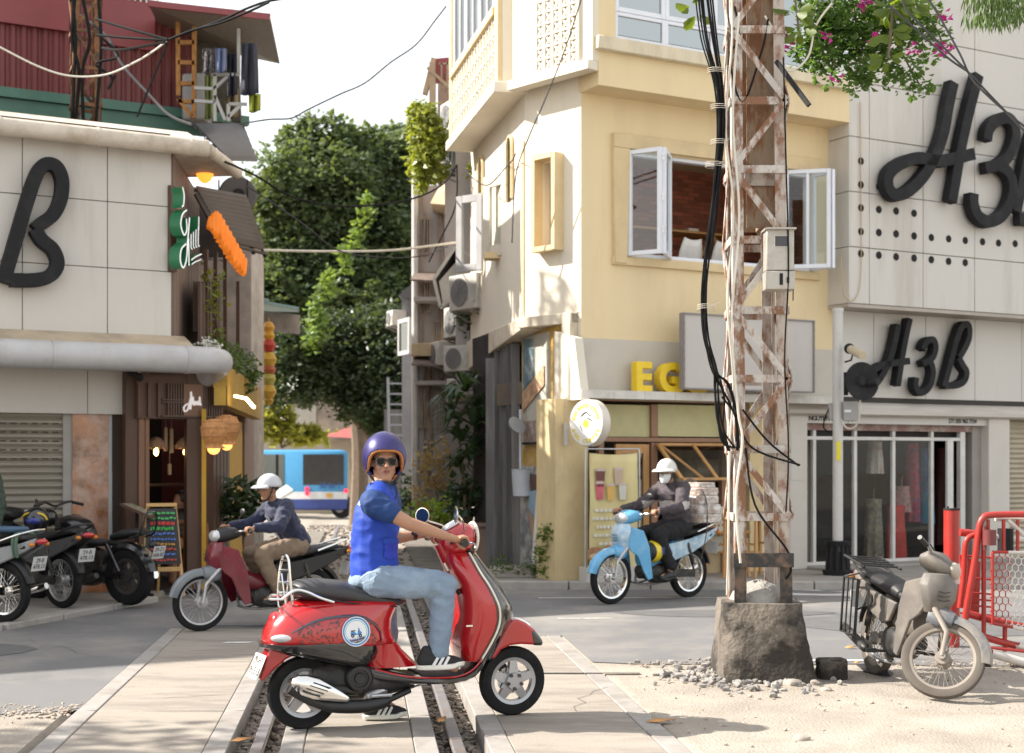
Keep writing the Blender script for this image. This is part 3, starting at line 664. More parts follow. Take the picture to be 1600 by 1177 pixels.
# round cafe sign
c = at(916, 661, 17.15); nn = V((-.72, -.69, 0)).normalized(); uu = V((-nn.y, nn.x, 0)); upv = V((0,0,1))
if uu.x < 0: uu = -uu
rs = thing('round_sign', 'round white cafe sign with yellow lettering on the corner pillar', 'sign', c)
m = MB(); m.lathe([(.0, 0), (.285, 0), (.285, .13), (0, .13)], c - nn*.13, nn, 40); m.build('drum', mat('sign_drum', (.62,.57,.5), rough=.4), rs, bevel=(.01, 2))
m = MB(); m.lathe([(.0, 0), (.27, 0), (.27, .006), (0, .006)], c + nn*.0005, nn, 40); m.build('face', mat('sign_white', (.76,.75,.74), rough=.3, var=.02), rs)
m = MB(); uu = V((0,0,1)).cross(nn).normalized()
def ring_text(mb, txt, rad, a0, a1, size, top=True):
 for i, ch in enumerate(txt):
  a = a0 + (a1-a0) * i / max(1, len(txt)-1); o = c + nn*.008 + uu*math.cos(a)*rad + upv*math.sin(a)*rad
  tx = (uu*math.sin(a) - upv*math.cos(a)) * (1 if top else -1); ty = (uu*math.cos(a) + upv*math.sin(a)) * (1 if top else -1)
  put_text(mb, ch, o - tx*size*.3 - (ty*size*.3 if top else ty*size*.4), tx, ty, size, .002, bold=.003)
ring_text(m, 'EGG BACON COFFEE', .205, R(165), R(15), .062)
ring_text(m, 'EGG COFFEE', .215, R(205), R(335), .072, False)
m.build('lettering', mat('sign_yellow', (.68, .55, .05), rough=.5), rs)
m = MB(); m.lathe([(0, 0), (.05, 0), (.05, .004), (0, .004)], c + nn*.007 - upv*.01, nn, 20); m.k = 1
m.tube([c+nn*.01+uu*-.09+upv*-.03, c+nn*.01+uu*-.06+upv*-.09], .006, 5); m.tube([c+nn*.01+uu*.02+upv*.06, c+nn*.01+uu*.1+upv*.03], .007, 5)
m.tube(spline([c+nn*.01+uu*-.08+upv*.08, c+nn*.01+uu*.0+upv*.13, c+nn*.01+uu*.07+upv*.08], 4), .007, 5); m.build('emblem', [MATS['sign_yellow'], mat('ink', (.04,.04,.05))], rs)
m = MB(); q = FR.w(884, 620, .0); m.tube([q, q + V((0.01,0,-.15)), q + V((0,0,-.33))], .005, 5); m.tube([q + V((0,-.01,-.33)), q + V((0,-.01,-.6))], .03, 10)
tag(m.build('pendant_lamp', mat('lamp_grey', (.5,.46,.42), rough=.4)), 'small grey tube lamp hanging beside the round sign', 'lamp')
# menu banner in front of the cafe
FB = Frame(xy(FR.w(918, 900, .25)), (.93, .36))
bn = thing('menu_banner', 'yellow cloth menu banner with drinks and buns on a steel stand', 'banner', FB.p(.0, 0, .09))
s0, zT = FB.px(921, 708, 0); s1, zB = FB.px(997, 936, 0)
m = MB(); N_ = 16; secs = []
for i in range(N_+1):
 x = s0 + (s1-s0)*i/N_; secs.append([FB.p(x, .012*math.sin(i*1.1) + .01*math.sin(j*.8+i*.4), zB + (zT-zB)*j/14 - .02*math.sin(math.pi*i/N_)*(j == 14)) for j in range(15)])
m.loft(secs, cap=False, closed=False); m.build('cloth', mat('banner_yellow', (.66, .56, .28), rough=.6, var=.06, scale=2), bn, solid=.004)
m = MB()
for ss in (s0-.03, s1+.04): m.tube([FB.p(ss, -.05, .09), FB.p(ss, -.05, zT+.05)], .013, 8)
m.tube([FB.p(s0-.03, -.05, zT+.05), FB.p(s1+.04, -.05, zT+.05)], .01, 8); m.tube([FB.p(s0-.03, -.05, zB-.04), FB.p(s1+.04, -.05, zB-.04)], .01, 8); m.tube([FB.p(s1+.04, -.05, zT), FB.p(s1+.04, -.4, .09)], .01, 6)
m.build('stand', mat('steel_tube', (.55,.55,.55), rough=.35, metal=.6), bn)
m = MB(); m.box((s0-.05, -.2, .089), (s1+.06, .04, .26), FB); m.build('base_panel', mat('base_white', (.55,.53,.5), rough=.6), bn)
def cup(px_, py_, h, w_, mk):
 s, z = FB.px(px_, py_, .03); q = [(-w_*.36, 0), (w_*.36, 0), (w_*.5, h), (-w_*.5, h)]; mm = MB()
 mm.prism([FB.p(s+a, .03, z+b) for a, b in q], FB.n*.004); mm.k = 1; mm.prism([FB.p(s+a, .034, z+h*.88+b) for a, b in ((-w_*.55,0),(w_*.55,0),(w_*.4,h*.16),(-w_*.4,h*.16))], FB.n*.004)
 mm.build('printed_cup', [mk, mat('cup_lid', (.55,.45,.4), rough=.5)], bn)
for a in ((938, 761, .22, .13, mat('pr_choc', (.16,.05,.04), rough=.5)), (966, 758, .21, .12, mat('pr_latte', (.50,.37,.29), rough=.5)), (937, 762+19, .22, .11, mat('pr_pink', (.62,.12,.16), rough=.5, var=.3, scale=5)),
          (954, 764+18, .2, .11, mat('pr_amber', (.66,.40,.10), rough=.5)), (973, 764+17, .2, .11, mat('pr_milk', (.62,.60,.52), rough=.5))): cup(*a)
m = MB()
for i, (x0, x1) in enumerate(((930, 978), (926, 972), (932, 985), (928, 984), (936, 980))):
 y = 800 + i * 13; s, z = FB.px(x0, y, .03); e_, _ = FB.px(x1, y, .03); k = s
 while k < e_: w_ = rnd.uniform(.02, .06); m.box((k, .03, z), (min(k+w_, e_), .034, z + .035), FB); k += w_ + .015
m.build('printed_text', mat('pr_white', (.72,.70,.62), rough=.5), bn)
for px_, py_ in ((930, 868), (953, 866), (930, 898), (951, 897)):
 s, z = FB.px(px_, py_, .03); m = MB(); pts = [FB.p(s + .11*math.cos(a)*(1+.1*math.cos(3*a)), .03, z + .075*math.sin(a) + (.03 if math.sin(a) > 0 else 0)) for a in [k*math.pi/8 for k in range(16)]]
 m.prism(pts, FB.n*.004); m.k = 1; m.prism([FB.p(s + .08*math.cos(a), .034, z-.01 + .035*math.sin(a)) for a in [k*math.pi/5 for k in range(10)]], FB.n*.003)
 m.build('printed_bun', [mat('pr_bun', (.42,.22,.11), rough=.5, var=.3, scale=12), mat('pr_cream', (.66,.52,.30), rough=.5)], bn)
# stools and little menu poster by the lattice pole
def stool(px_, label):
 c = onground(px_, 902, .09); c = V((c.x, 18.2, .09)); c.x = (px_-800)/FP*18.2
 t = thing('bar_stool', label, 'stool', c, .5, 'pine bar stools')
 m = MB(); m.box((-.16, -.16, .72), (.16, .16, .755)); m.build('seat', m_wood, t, world=False, bevel=(.01, 2))
 for a, b in ((-1,-1),(1,-1),(1,1),(-1,1)): m = MB(); m.beam((a*.13, b*.13, .72), (a*.2, b*.2, 0), .032, .032); m.build('leg', m_wood, t, world=False)
 m = MB(); m.beam((-.17, -.17, .3), (.17, -.17, .3), .025, .025); m.beam((-.17, .17, .3), (.17, .17, .3), .025, .025); m.beam((-.165, -.165, .42), (-.165, .165, .42), .025, .025); m.beam((.165, -.165, .42), (.165, .165, .42), .025, .025); m.build('rungs', m_wood, t, world=False)
stool(1136, 'pine bar stool between the blue motorbike and the lattice pole'); stool(1184, 'pine bar stool seen through the foot of the lattice pole')
m = MB(); s0, z1 = FR.px(1112, 792, -.02); s1, z0_ = FR.px(1133, 862, -.02); m.box((s0, -.04, z0_), (s1, -.02, z1), FR); m.k = 1
for i in range(3):
 for j in range(4): m.ball(FR.p(s0 + (s1-s0)*(.2+.3*i), -.018, z0_ + (z1-z0_)*(.15+.22*j)), (.022, .006, .018), 8, 4)
tag(m.build('menu_poster', [mat('poster', (.62,.6,.52), rough=.5, dirt=(.5,.45,.1), dscale=9, damt=.6), mat('pr_bun', (.4,.2,.1))]), 'small pale poster with rows of buns under the cafe counter', 'poster')
# ---------------------------------------------------------------- white clad shop house, right
sh = thing('clothes_shop', 'cream clad shop house with big black H3B letters and a glass shopfront', 'shop', FR.p(6, 0, .09))
DU = .42
sU0, _ = FR.px(1328, 300, DU); sU1 = sU0 + 7.5
zu_b = FR.px(1360, 476, DU)[1]; zu_t = zu_b + 6.0
m = MB(); m.box((sU0 + .01, -.4, zu_b + .01), (sU1, DU - .025, zu_t), FR); m.box((sU0 + 2.7, -3, zu_b), (sU1, -.5, zu_t), FR)
m.build('backing', m_gap, sh)
m = MB(); vx = [1328, 1358.5, 1442.5, 1523, 1601]; ss = [FR.px(x, 300, DU)[0] for x in vx]; dl = ss[3] - ss[2]; ss += [ss[4] + dl*k for k in (1, 2, 3)]
zz = [zu_b]; ph = FR.px(1442.5, 394.5, DU)[1] - FR.px(1442.5, 478, DU)[1]
for k in range(7): zz.append(zu_b + .02 + ph*(k+1))
for i in range(len(ss)-1):
 for j in range(len(zz)-1): m.box((ss[i]+.005, DU-.03, zz[j]+.005), (ss[i+1]-.005, DU + rnd.uniform(-.002, .002), zz[j+1]-.005), FR)
for j in range(len(zz)-1): m.box((sU0-.012, -.45, zz[j]+.005), (sU0+.008, DU-.004, zz[j+1]-.005), FR)
m.build('cladding', m_clad, sh, bevel=(.003, 1))
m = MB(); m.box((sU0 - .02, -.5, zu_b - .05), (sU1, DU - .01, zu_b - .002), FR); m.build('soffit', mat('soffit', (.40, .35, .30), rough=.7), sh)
hol = {1345: (252, 289, 325, 362, 396.5), 1373: (292, 327.7, 363.6, 399), 1400: (330, 365.6, 401.6), 1428: (333.5, 369, 403.5), 1455: (371.5, 406), 1482: (373.5, 408.6), 1508: (376, 410.6), 1535: (378,), 1560: (380,), 1586: (381,)}
m = MB()
for x, ys in hol.items():
 for y in ys:
  s, z = FR.px(x, y, DU); m.lathe([(0, 0), (.052, 0), (.052, .004), (0, .004)], FR.p(s, DU+.001, z), FR.n, 18)
FL = Frame(xy(FR.p(sU0-.012, 0, 0)), FR.n * -1)
for y in (256.5, 292.5, 328, 364.5, 400):
 a, z = FL.px(1311, y, 0); m.lathe([(0, 0), (.052, 0), (.052, .004), (0, .004)], FL.p(a, .001, z), FL.n, 18)
m.build('round_holes', mat('hole_black', (.012,.012,.012), rough=.9), sh)
# letters
def ribbon(mb, fr, pts, wpx, d0, d1, n=5, closed=False):
 P = [V((*fr.px(x, y, d1), 0)) for x, y in pts]; P = spline(P, n, closed); ppm = FP / (fr.w(pts[0][0], pts[0][1], d1).y); w_ = wpx / ppm / 2; secs = []
 for i, p in enumerate(P):
  t = (P[min(i+1, len(P)-1)] - P[max(i-1, 0)]).normalized(); q = V((-t.y, t.x, 0)) * w_
  a, b = p + q, p - q; secs.append([fr.p(a.x, d0, a.y), fr.p(b.x, d0, b.y), fr.p(b.x, d1, b.y), fr.p(a.x, d1, a.y)])
 mb.loft(secs)
def zpt(L, ox, oy, k=3.5556): return [(ox + x / k, oy + y / k) for x, y in L]
def letters(fr, Hs, H2, T, B, wpx, d0, d1, name, label, mt=None):
 r = thing(name, label, "sign", fr.w(*(H2 or B[1])[-1], d1))
 if Hs: m = MB(); ribbon(m, fr, Hs, wpx, d0, d1); ribbon(m, fr, H2, wpx, d0 + .003, d1 + .003); m.build('letter_h', mt or m_black, r, bevel=(.006, 1))
 if T: m = MB(); ribbon(m, fr, T[0], wpx, d0, d1); ribbon(m, fr, T[1], wpx, d0 + .003, d1 + .003); m.build('numeral_three', mt or m_black, r, bevel=(.006, 1))
 m = MB(); ribbon(m, fr, B[0], wpx, d0, d1); ribbon(m, fr, B[1], wpx, d0 + .003, d1 + .003); m.build('letter_b', mt or m_black, r, bevel=(.006, 1)); return r
H1 = [(1492, 128), (1484, 165), (1477, 205), (1464, 242), (1445, 275), (1420, 299), (1400, 304), (1390, 292), (1391, 272), (1408, 256), (1436, 247), (1473, 251), (1524, 240)]
H2 = [(1531, 116), (1516, 174), (1503, 233), (1495, 281), (1489, 315)]
T1 = [(1544, 219), (1547, 202), (1558, 189), (1575, 184), (1587, 196), (1588, 217), (1578, 243), (1562, 257), (1541, 262)]
T2 = [(1560, 257), (1576, 268), (1584, 288), (1580, 315), (1566, 338), (1546, 346), (1530, 337), (1523, 318), (1523, 302)]
B1 = [(1590, 331), (1599, 285), (1612, 225), (1625, 195), (1645, 190), (1655, 215), (1650, 240), (1630, 262)]
B2 = [(1630, 262), (1648, 285), (1650, 315), (1635, 340), (1594, 342)]
letters(FR, H1, H2, (T1, T2), (B1, B2), 19, DU + .05, DU + .19, 'wall_letters', 'big black script letters H3B on the upper right cladding').location
z2 = lambda L: zpt(L, 1150, 320)
letters(FR, z2([(905, 665), (880, 790), (850, 880), (815, 950), (778, 995), (758, 975), (765, 925), (815, 893), (880, 880), (968, 868)]), z2([(970, 632), (935, 800), (903, 1005)]),
  (z2([(1042, 805), (1062, 762), (1098, 750), (1113, 790), (1095, 850), (1040, 884)]), z2([(1085, 875), (1098, 930), (1078, 1010), (1030, 1045), (1002, 1010), (1005, 960)])),
  (z2([(1160, 1010), (1195, 880), (1232, 740), (1262, 672), (1296, 672), (1298, 740), (1270, 805), (1242, 850)]), z2([(1242, 850), (1262, 890), (1285, 930), (1270, 980), (1225, 1003), (1165, 1004)])), 10.5, .06, .19,
  'fascia_letters', 'smaller black script letters H3B above the glass shopfront')
# lower wall, moulding and shopfront
zl_b = FR.px(1400, 640, 0)[1]
m = MB(); sL0 = FR.px(1305, 560, 0)[0]; m.box((sL0, -.25, zl_b), (sU1, -.01, zu_b), FR)
vs_ = [FR.px(x, 560, 0)[0] for x in (1305, 1365, 1446, 1523, 1596)]; vs_ += [vs_[-1] + (vs_[3]-vs_[2])*k for k in (1, 2, 3, 4)]
for a, b in zip(vs_[:-1], vs_[1:]): m.k = 1; m.box((a+.004, -.02, zl_b + .16), (b-.004, .004, zu_b - .052), FR)
m.build('fascia', [m_gap, m_clad], sh, bevel=(.003, 1))
m = MB(); secs = []
prof = [(-.05, 0), (.07, .0), (.12, .03), (.12, .08), (.06, .15), (.0, .2), (-.05, .2)]
zz0 = FR.px(1400, 652, .1)[1]
for s in (FR.px(1232, 640, .1)[0], sU1): secs.append([FR.p(s, d, zz0 + z) for d, z in prof])
m.loft(secs); m.build('moulding', mat('moulding', (.52, .48, .43), rough=.5, dirt=(.36,.31,.27), dscale=1.5, damt=.4, stretch=(.3,.3,3)), sh)
sP0, sP1 = FR.px(1234, 760, .02)[0], FR.px(1262, 760, .02)[0]; sQ0, sQ1 = FR.px(1519, 760, -.1)[0], FR.px(1543, 760, .02)[0]
m = MB(); m.box((sP0, -.3, .088), (sP1, .02, zz0 + .02), FR); m.build('column', mat('column_white', (.57,.53,.48), rough=.5, var=.05, dirt=(.42,.37,.32), dscale=2, damt=.3), sh, bevel=(.01, 1)); m = MB(); m.box((sQ1, -.3, .088), (FR.px(1578, 760, .05)[0], .05, zz0 + .02), FR); m.build('column', mat('column_white', (.57,.53,.48), rough=.5, var=.05, dirt=(.42,.37,.32), dscale=2, damt=.3), sh, bevel=(.01, 1))
m = MB(); m.box((sP0 + .02, .021, 1.3), (sP1 - .05, .026, 1.95), FR); m.build('meter_door', MATS['column_white'], sh, bevel=(.003, 1))
m = MB(); m.box((sQ0, -.4, .088), (sQ1, -.1, zz0), FR); m.build('pier', mat('pier_grey', (.30,.275,.25), rough=.6), sh)
zs1 = FR.px(1262, 645, 0)[1]; zs0 = FR.px(1262, 661, 0)[1]
m = MB(); m.box((sP1, -.2, zs0), (sQ1, .0, zs1 + .05), FR); ns = m.build('name_strip', m_clad, sh)
m = MB(); a, z = FR.px(1264, 657, .01); put_text(m, 'NGUYỄN THÁI HỌC', FR.p(a, .002, z), FR.u, (0,0,1), .095, .002, bold=.002, sp=.9)
a, z = FR.px(1483, 661, .01); put_text(m, 'DT: 035 962 7154', FR.p(a, .002, z), FR.u, (0,0,1), .085, .002, bold=.002, sp=.9); m.build('lettering', m_black, ns, smooth=None)
zf = FR.px(1262, 672, -.1)[1]
m = MB(); m.box((sP1, -.2, zf), (sQ0, -.09, zs0 - .002), FR); m.build('lintel', mat('lintel', (.22,.12,.10), rough=.6, dirt=(.4,.36,.3), dscale=6, damt=.7), sh)
xs = [1265, 1273, 1337, 1397, 1457]; zsill = .12; zr = FR.px(1300, 682, -.1)[1]
m = MB(); q1 = FR.px(1500, 700, -.1)[0]
for x in xs[1:]: a = FR.px(x, 760, -.1)[0]; m.box((a-.028, -.16, zsill), (a+.028, -.1, zf), FR)
m.box((sP1, -.155, zr-.05), (q1, -.095, zr), FR); m.box((sP1, -.165, .09), (q1, -.085, zsill+.05), FR); m.box((q1, -.17, zsill), (q1 + .1, -.09, zf), FR)
m.build('shopfront_frame', mat('alu_white', (.60,.58,.55), rough=.35), sh, bevel=(.004, 1))
m = MB(); m.box((FR.px(1488, 760, .0)[0], -.02, zsill), (FR.px(1492, 760, .2)[0]+.04, .02, zr - .05), FR)
m.build('open_door', MATS['alu_white'], sh)
m = MB()
for i in range(3): m.box((FR.px(xs[i+1], 760, -.1)[0]+.03, -.135, zsill), (FR.px(xs[i+2], 760, -.1)[0]-.03, -.135, zr-.05), FR)
m.build('shop_glass', glass('shop_glass', mixf=.0, tint=(.9,.92,.9)), sh, smooth=None)
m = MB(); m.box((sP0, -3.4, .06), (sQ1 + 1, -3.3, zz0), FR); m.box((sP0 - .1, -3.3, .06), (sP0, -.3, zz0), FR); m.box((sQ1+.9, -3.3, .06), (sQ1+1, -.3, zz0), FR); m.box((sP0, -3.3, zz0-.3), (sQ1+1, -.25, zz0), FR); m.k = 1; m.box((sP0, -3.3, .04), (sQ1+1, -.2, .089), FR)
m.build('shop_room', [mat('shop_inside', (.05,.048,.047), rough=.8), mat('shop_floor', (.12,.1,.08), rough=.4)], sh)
sS0 = FR.px(1579, 760, .0)[0]; m = MB()
for k in range(34): z = .09 + k*.075; m.prism([FR.p(sS0, -.1, z), FR.p(sS0, -.07, z+.03), FR.p(sS0, -.1, z+.073)], FR.u * 2.4)
m.box((sS0, -.2, .09), (sS0+2.4, -.102, zz0), FR); m.build('roller_shutter', mat('shutter_beige', (.42,.36,.27), rough=.5), sh)
m = MB(); m.box((sP1, -.3, .085), (sQ1+.5, .35, .13), FR); m.build('doorstep', m_pave, sh, bevel=(.01, 1))
# garments in the shop
def garment(px0, y0, px1, y1, mt, label, dp=-.9, flare=.25):
 s0, z1 = FR.px(px0, y0, dp); s1, z0_ = FR.px(px1, y1, dp); c = (s0+s1)/2; m = MB(); secs = []; wd_ = (s1-s0)/2
 for j in range(12):
  t = j/11; z = z1 + (z0_-z1)*t; w_ = wd_*(.75 - .25*math.sin(min(1, t*2.2)*math.pi)*.5 + flare*t); 
  secs.append([FR.p(c + math.cos(a)*w_*(1+.05*math.sin(7*a)*t), dp + math.sin(a)*.12*(1+.25*math.sin(7*a)*t), z) for a in [k*math.pi/12 for k in range(24)]])
 m.loft(secs); m.tube([FR.p(c, dp, z1), FR.p(c, dp, z1+.12), FR.p(c+.03, dp, z1+.16)], .006, 5)
 tag(m.build('hanging_dress', mt), label, 'garment', 'clothes hanging in the shop')
garment(1385, 790, 1415, 884, mat('g_red', (.45,.04,.03), rough=.7, var=.3), 'long red skirt on display behind the third shop window', -.7)
garment(1418, 692, 1432, 815, mat('g_redfl', (.42,.06,.08), rough=.7, var=.5, scale=14, dirt=(.05,.1,.25), dscale=10, damt=.8), 'red patterned dress hanging high behind the shop glass', -.8)
garment(1434, 700, 1448, 800, mat('g_blue', (.04,.10,.2), rough=.7, var=.4, scale=12), 'dark blue dress hanging beside the red patterned one', -.8)
garment(1448, 770, 1452, 818, mat('g_cyan', (.05,.32,.5), rough=.6), 'bright blue scarf hanging by the shop doorway', -.6)
garment(1358, 690, 1376, 740, mat('g_white', (.5,.48,.44), rough=.7, dirt=(.4,.1,.1), dscale=9, damt=.5), 'white floral blouse hanging behind the second shop window', -.7)
garment(1352, 780, 1378, 878, mat('g_flor', (.14,.13,.10), rough=.7, var=.5, scale=16, dirt=(.3,.25,.15), dscale=14, damt=.7), 'dark floral dress on display behind the second shop window', -.75)
garment(1462, 700, 1490, 850, mat('g_dark', (.10,.03,.025), rough=.7, var=.4), 'dark red coat hanging inside the open shop door', -.9)
garment(1398, 760, 1420, 800, mat('g_pink', (.35,.2,.2), rough=.7, var=.5, scale=14), 'pale pink blouse hanging low behind the third shop window', -.75)
# ---------------------------------------------------------------- left: white clad corner building with the shutter
B_ = (-3.95, 16.5)
FX = Frame(B_, (.876, .483)); FY = Frame(B_, (-.1058, 1)); FE = Frame((-3.62, 16.75), (-.1058, 1))
lb = thing('clad_building', 'cream clad corner building with a thick black letter B, grey pipe and closed roller shutter', 'building', (-3.95, 16.5, .05))
SL = -7.2
zpt_, zpb = FX.px(262, 222, 0)[1], FX.px(262, 526, 0)[1]; ph = (zpt_ - zpb) / 3
m = MB(); m.box((SL, -3, zpb), (-.005, -.03, zpt_ + .1), FX); m.k = 1; m.box((SL, -3, .0), (-.9, -1.4, zpb + .1), FX); m.box((SL - 1, -9, 0), (SL, -.2, zpt_ + .6), FX)
m.box((SL-6, -9, 0), (SL-.5, -.0, zpt_ + 2.5), FX)
m.build('wall', [m_gap, m_grey], lb)
m = MB(); xs_ = [0] + [FX.px(x, 380, 0)[0] for x in (168, 35)]; dl = xs_[1] - xs_[2]; k = xs_[-1]
while k - dl > SL: k -= dl; xs_.append(k)
xs_.append(SL)
for b, a in zip(xs_[:-1], xs_[1:]):
 for j in range(3): m.box((a+.004, -.03, zpb + ph*j + .004), (b-.004, rnd.uniform(-.0015, .0015), zpb + ph*(j+1) - .004), FX)
m.build('cladding', m_clad, lb, bevel=(.003, 1))
# rolled gutter edge
zg_ = FX.px(300, 228, .28)[1]
m = MB(); x = SL; i = 0
m.tube([FX.p(SL, .22, zg_), FX.p(.36, .22, zg_)], .10, 14)
s = SL
while s < .3: m.tube([FX.p(s, .22, zg_), FX.p(s+.02, .22, zg_)], .108, 14); s += 1.05
m.prism([FX.p(SL, .15, zg_+.05), FX.p(.34, .15, zg_+.05), FX.p(.30, -.4, zg_+.28), FX.p(SL, -.4, zg_+.28)], (0, 0, .03))
m.box((SL, -.4, zpt_+.0), (.0, .2, zpt_+.03), FX)
ge = FX.p(.34, .22, zg_); 
m.tube([ge, ge + V((.04, .7, .01)), ge + V((.07, 1.5, .02))], .075, 10); m.prism([ge + V((0,0,.04)), ge + V((.07,1.5,.06)), ge + V((-1.2,1.5,.25)), ge + V((-1.2,.2,.25))], (0,0,.03))
m.prism([ge + V((0,0,-.04)), ge + V((.07,1.5,-.02)), ge + V((-.7,1.5,-.04)), ge + V((-.7,.2,-.06))], (0,0,.02))
m.build('gutter', mat('gutter', (.58,.51,.43), rough=.6, dirt=(.36,.29,.2), dscale=3, damt=.6), lb)
# sloping flashing under the panels, big grey pipe
zf1 = FX.px(262, 540, .45)[1]
m = MB(); m.prism([FX.p(SL, 0, zpb+.01), FX.p(SL, .5, zf1-.03), FX.p(SL, .5, zf1-.05), FX.p(SL, -.1, zpb - .06)], FX.u * (-SL + .15)); m.build('flashing', mat('flashing', (.46,.37,.26), rough=.6, dirt=(.25,.2,.15), dscale=3, damt=.6, stretch=(1,1,1)), lb)
zp = FX.px(262, 561, .5)[1]
m = MB(); pts = [FX.p(SL, .5, zp), FX.p(.14, .5, zp), FX.p(.34, .48, zp), FX.p(.46, .36, zp-.01), FX.p(.50, .16, zp-.03), FX.p(.47, -.15, zp-.12), FX.p(.38, -.5, zp - .22)]
m.tube(pts, .155, 20)
for s in (-4.9, -3.3, -1.45, .02): m.tube([FX.p(s, .5, zp), FX.p(s+.03, .5, zp)], .163, 20)
m.build('drain_pipe', mat('pipe_grey', (.46,.455,.46), rough=.42, var=.08, dirt=(.33,.31,.3), dscale=2.5, damt=.4), lb)
# street level, set back
D0 = -.25
zb_ = FX.px(200, 648, D0)[1]
m = MB(); cx0 = FX.px(214, 610, D0)[0]; v1 = FX.px(137, 610, D0)[0]; vv = [cx0, v1, v1 - 1.6, v1-3.2, SL]
for b, a in zip(vv[:-1], vv[1:]): m.box((a+.003, D0-.06, zb_), (b-.003, D0, zp+.05), FX)
m.box((SL, -1.5, zb_+.02), (cx0-.01, D0-.05, zp+.1), FX); m.build('fascia', m_clad, lb, bevel=(.003, 1))
D1 = D0 - .12; z0 = .05
sh1 = FX.px(98, 700, D1)[0]; m = MB(); k = z0
while k < zb_ + .1: m.prism([FX.p(SL, D1-.03, k), FX.p(SL, D1+.005, k+.03), FX.p(SL, D1+.005, k+.05), FX.p(SL, D1-.03, k+.078)], FX.u * (sh1 - SL)); k += .08
m.box((SL, D1-.12, z0), (sh1, D1-.035, zb_), FX); m.build('roller_shutter', mat('shutter_grey', (.30,.27,.22), rough=.5, dirt=(.2,.17,.14), dscale=1, damt=.4), lb)
m = MB(); n_ = 26
for j in range(5):
 for i in range(n_): s = sh1 - .08 - i*.115; m.box((s-.035, D1+.006, zb_-.12-.1*j), (s+.035, D1+.009, zb_-.105-.1*j), FX)
m.build('shutter_slots', mat('slot', (.05,.03,.02)), lb)
a1, a2, a3, a4 = [FX.px(x, 700, D1)[0] for x in (98, 112, 168, 196)]
m = MB(); m.box((a1, D1-.2, z0), (a2, D1+.02, zb_), FX); m.build('door_jamb', mat('jamb', (.32,.30,.28), rough=.5), lb)
m = MB(); m.box((a2, D1-.2, z0), (a3, D1+.04, zb_), FX); m.build('marble_pier', mat('orange_marble', (.36,.15,.065), rough=.12, var=.6, scale=3.2, dirt=(.50,.36,.30), dscale=2.2, damt=.75, spec=.7), lb)
m = MB(); m.box((a3, D1-.2, z0), (a4, D1+.05, zb_), FX); m.box((a3, D1+.05, z0), (a4, D1+.056, FX.px(180, 738, D1)[1]), FX); m.build('pilaster', mat('pilaster', (.40,.40,.40), rough=.5), lb, bevel=(.003, 1))
# big letter B
z1 = lambda L: zpt(L, 0, 300)
BR = Frame(B_, FX.u)
letters(FX, None, None, None, ([(6, 441), (24, 380), (40, 325), (56, 277), (70, 257), (88, 259), (98, 280), (96, 310), (84, 335), (64, 350), (56, 358)],
  [(56, 357), (66, 374), (84, 390), (91, 412), (80, 430), (56, 437), (16, 437)]), 21, .05, .19, 'wall_letter', 'big black script letter B on the cream cladding at the left')
# security camera under the pipe
c = at(216, 583, 16.2); t = thing('security_camera', 'small dark security camera under the end of the grey pipe', 'camera', c)
m = MB(); m.tube([c + V((-.12,.1,0)), c + V((.0,0,.0))], .035, 8); m.ball(c + V((.02,-.02,-.05)), .05); m.build('body', m_black, t); m = MB(); m.tube([c, c+V((.12,-.05,.06))], .01, 6); m.build('arm', mat('cam_white', (.5,.5,.5)), t)
# ---------------------------------------------------------------- wooden cafe behind the corner
m_dwood = mat('dark_wood', (.085,.042,.026), rough=.5, var=.3, scale=3, stretch=(1,1,.15))
m_gwood = mat('grey_plank', (.22,.155,.125), rough=.7, var=.2, scale=3, stretch=(2.5,2.5,.2), dirt=(.12,.08,.07), dscale=2, damt=.5)
m_mid = mat('mid_wood', (.20,.10,.055), rough=.55, var=.25, scale=4, stretch=(1,1,.15))
cf = thing('wooden_cafe', 'dark timber cafe with a slatted canopy and warm lamps on the corner of the alley', 'cafe', (-3.7, 16.9, .05))
m = MB(); m.box((.01, -.02, zpb - .1), (2.7, .0, zg_ - .05), FY)
for k in range(9): m.box((.02+.3*k, 0, zpb-.1), (.3+.3*k-.008, .018, zg_-.05), FY)
m.build('plank_wall', m_gwood, cf)
E0 = -.1; ce = FX.px(330, 700, E0)[0]
m = MB(); wx = [FX.px(x, 700, E0)[0] for x in (196, 216, 229, 292, 322)]
m.box((wx[0], E0-.3, .05), (wx[1], E0, zp-.05), FX); m.box((wx[3], E0-.12, .05), (wx[4], E0, zp-.05), FX); m.box((wx[2], E0-.1, FX.px(250,655,E0)[1]), (wx[3], E0-.02, zp-.05), FX)
m.build('dark_panel', m_dwood, cf, bevel=(.005, 1))
m = MB(); m.box((wx[1], E0-.2, .05), (wx[1]+.07, E0+.03, zp-.1), FX); m.box((wx[2]-.02, E0-.2, .05), (wx[2]+.03, E0+.02, zp-.1), FX); m.build('post', m_mid, cf, bevel=(.005, 1))
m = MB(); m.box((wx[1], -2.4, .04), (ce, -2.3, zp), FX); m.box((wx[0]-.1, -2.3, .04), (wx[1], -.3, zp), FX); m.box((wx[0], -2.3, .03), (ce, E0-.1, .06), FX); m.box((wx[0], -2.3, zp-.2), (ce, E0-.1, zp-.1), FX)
m.build('cafe_room', mat('cafe_dark', (.035,.022,.015), rough=.8), cf)
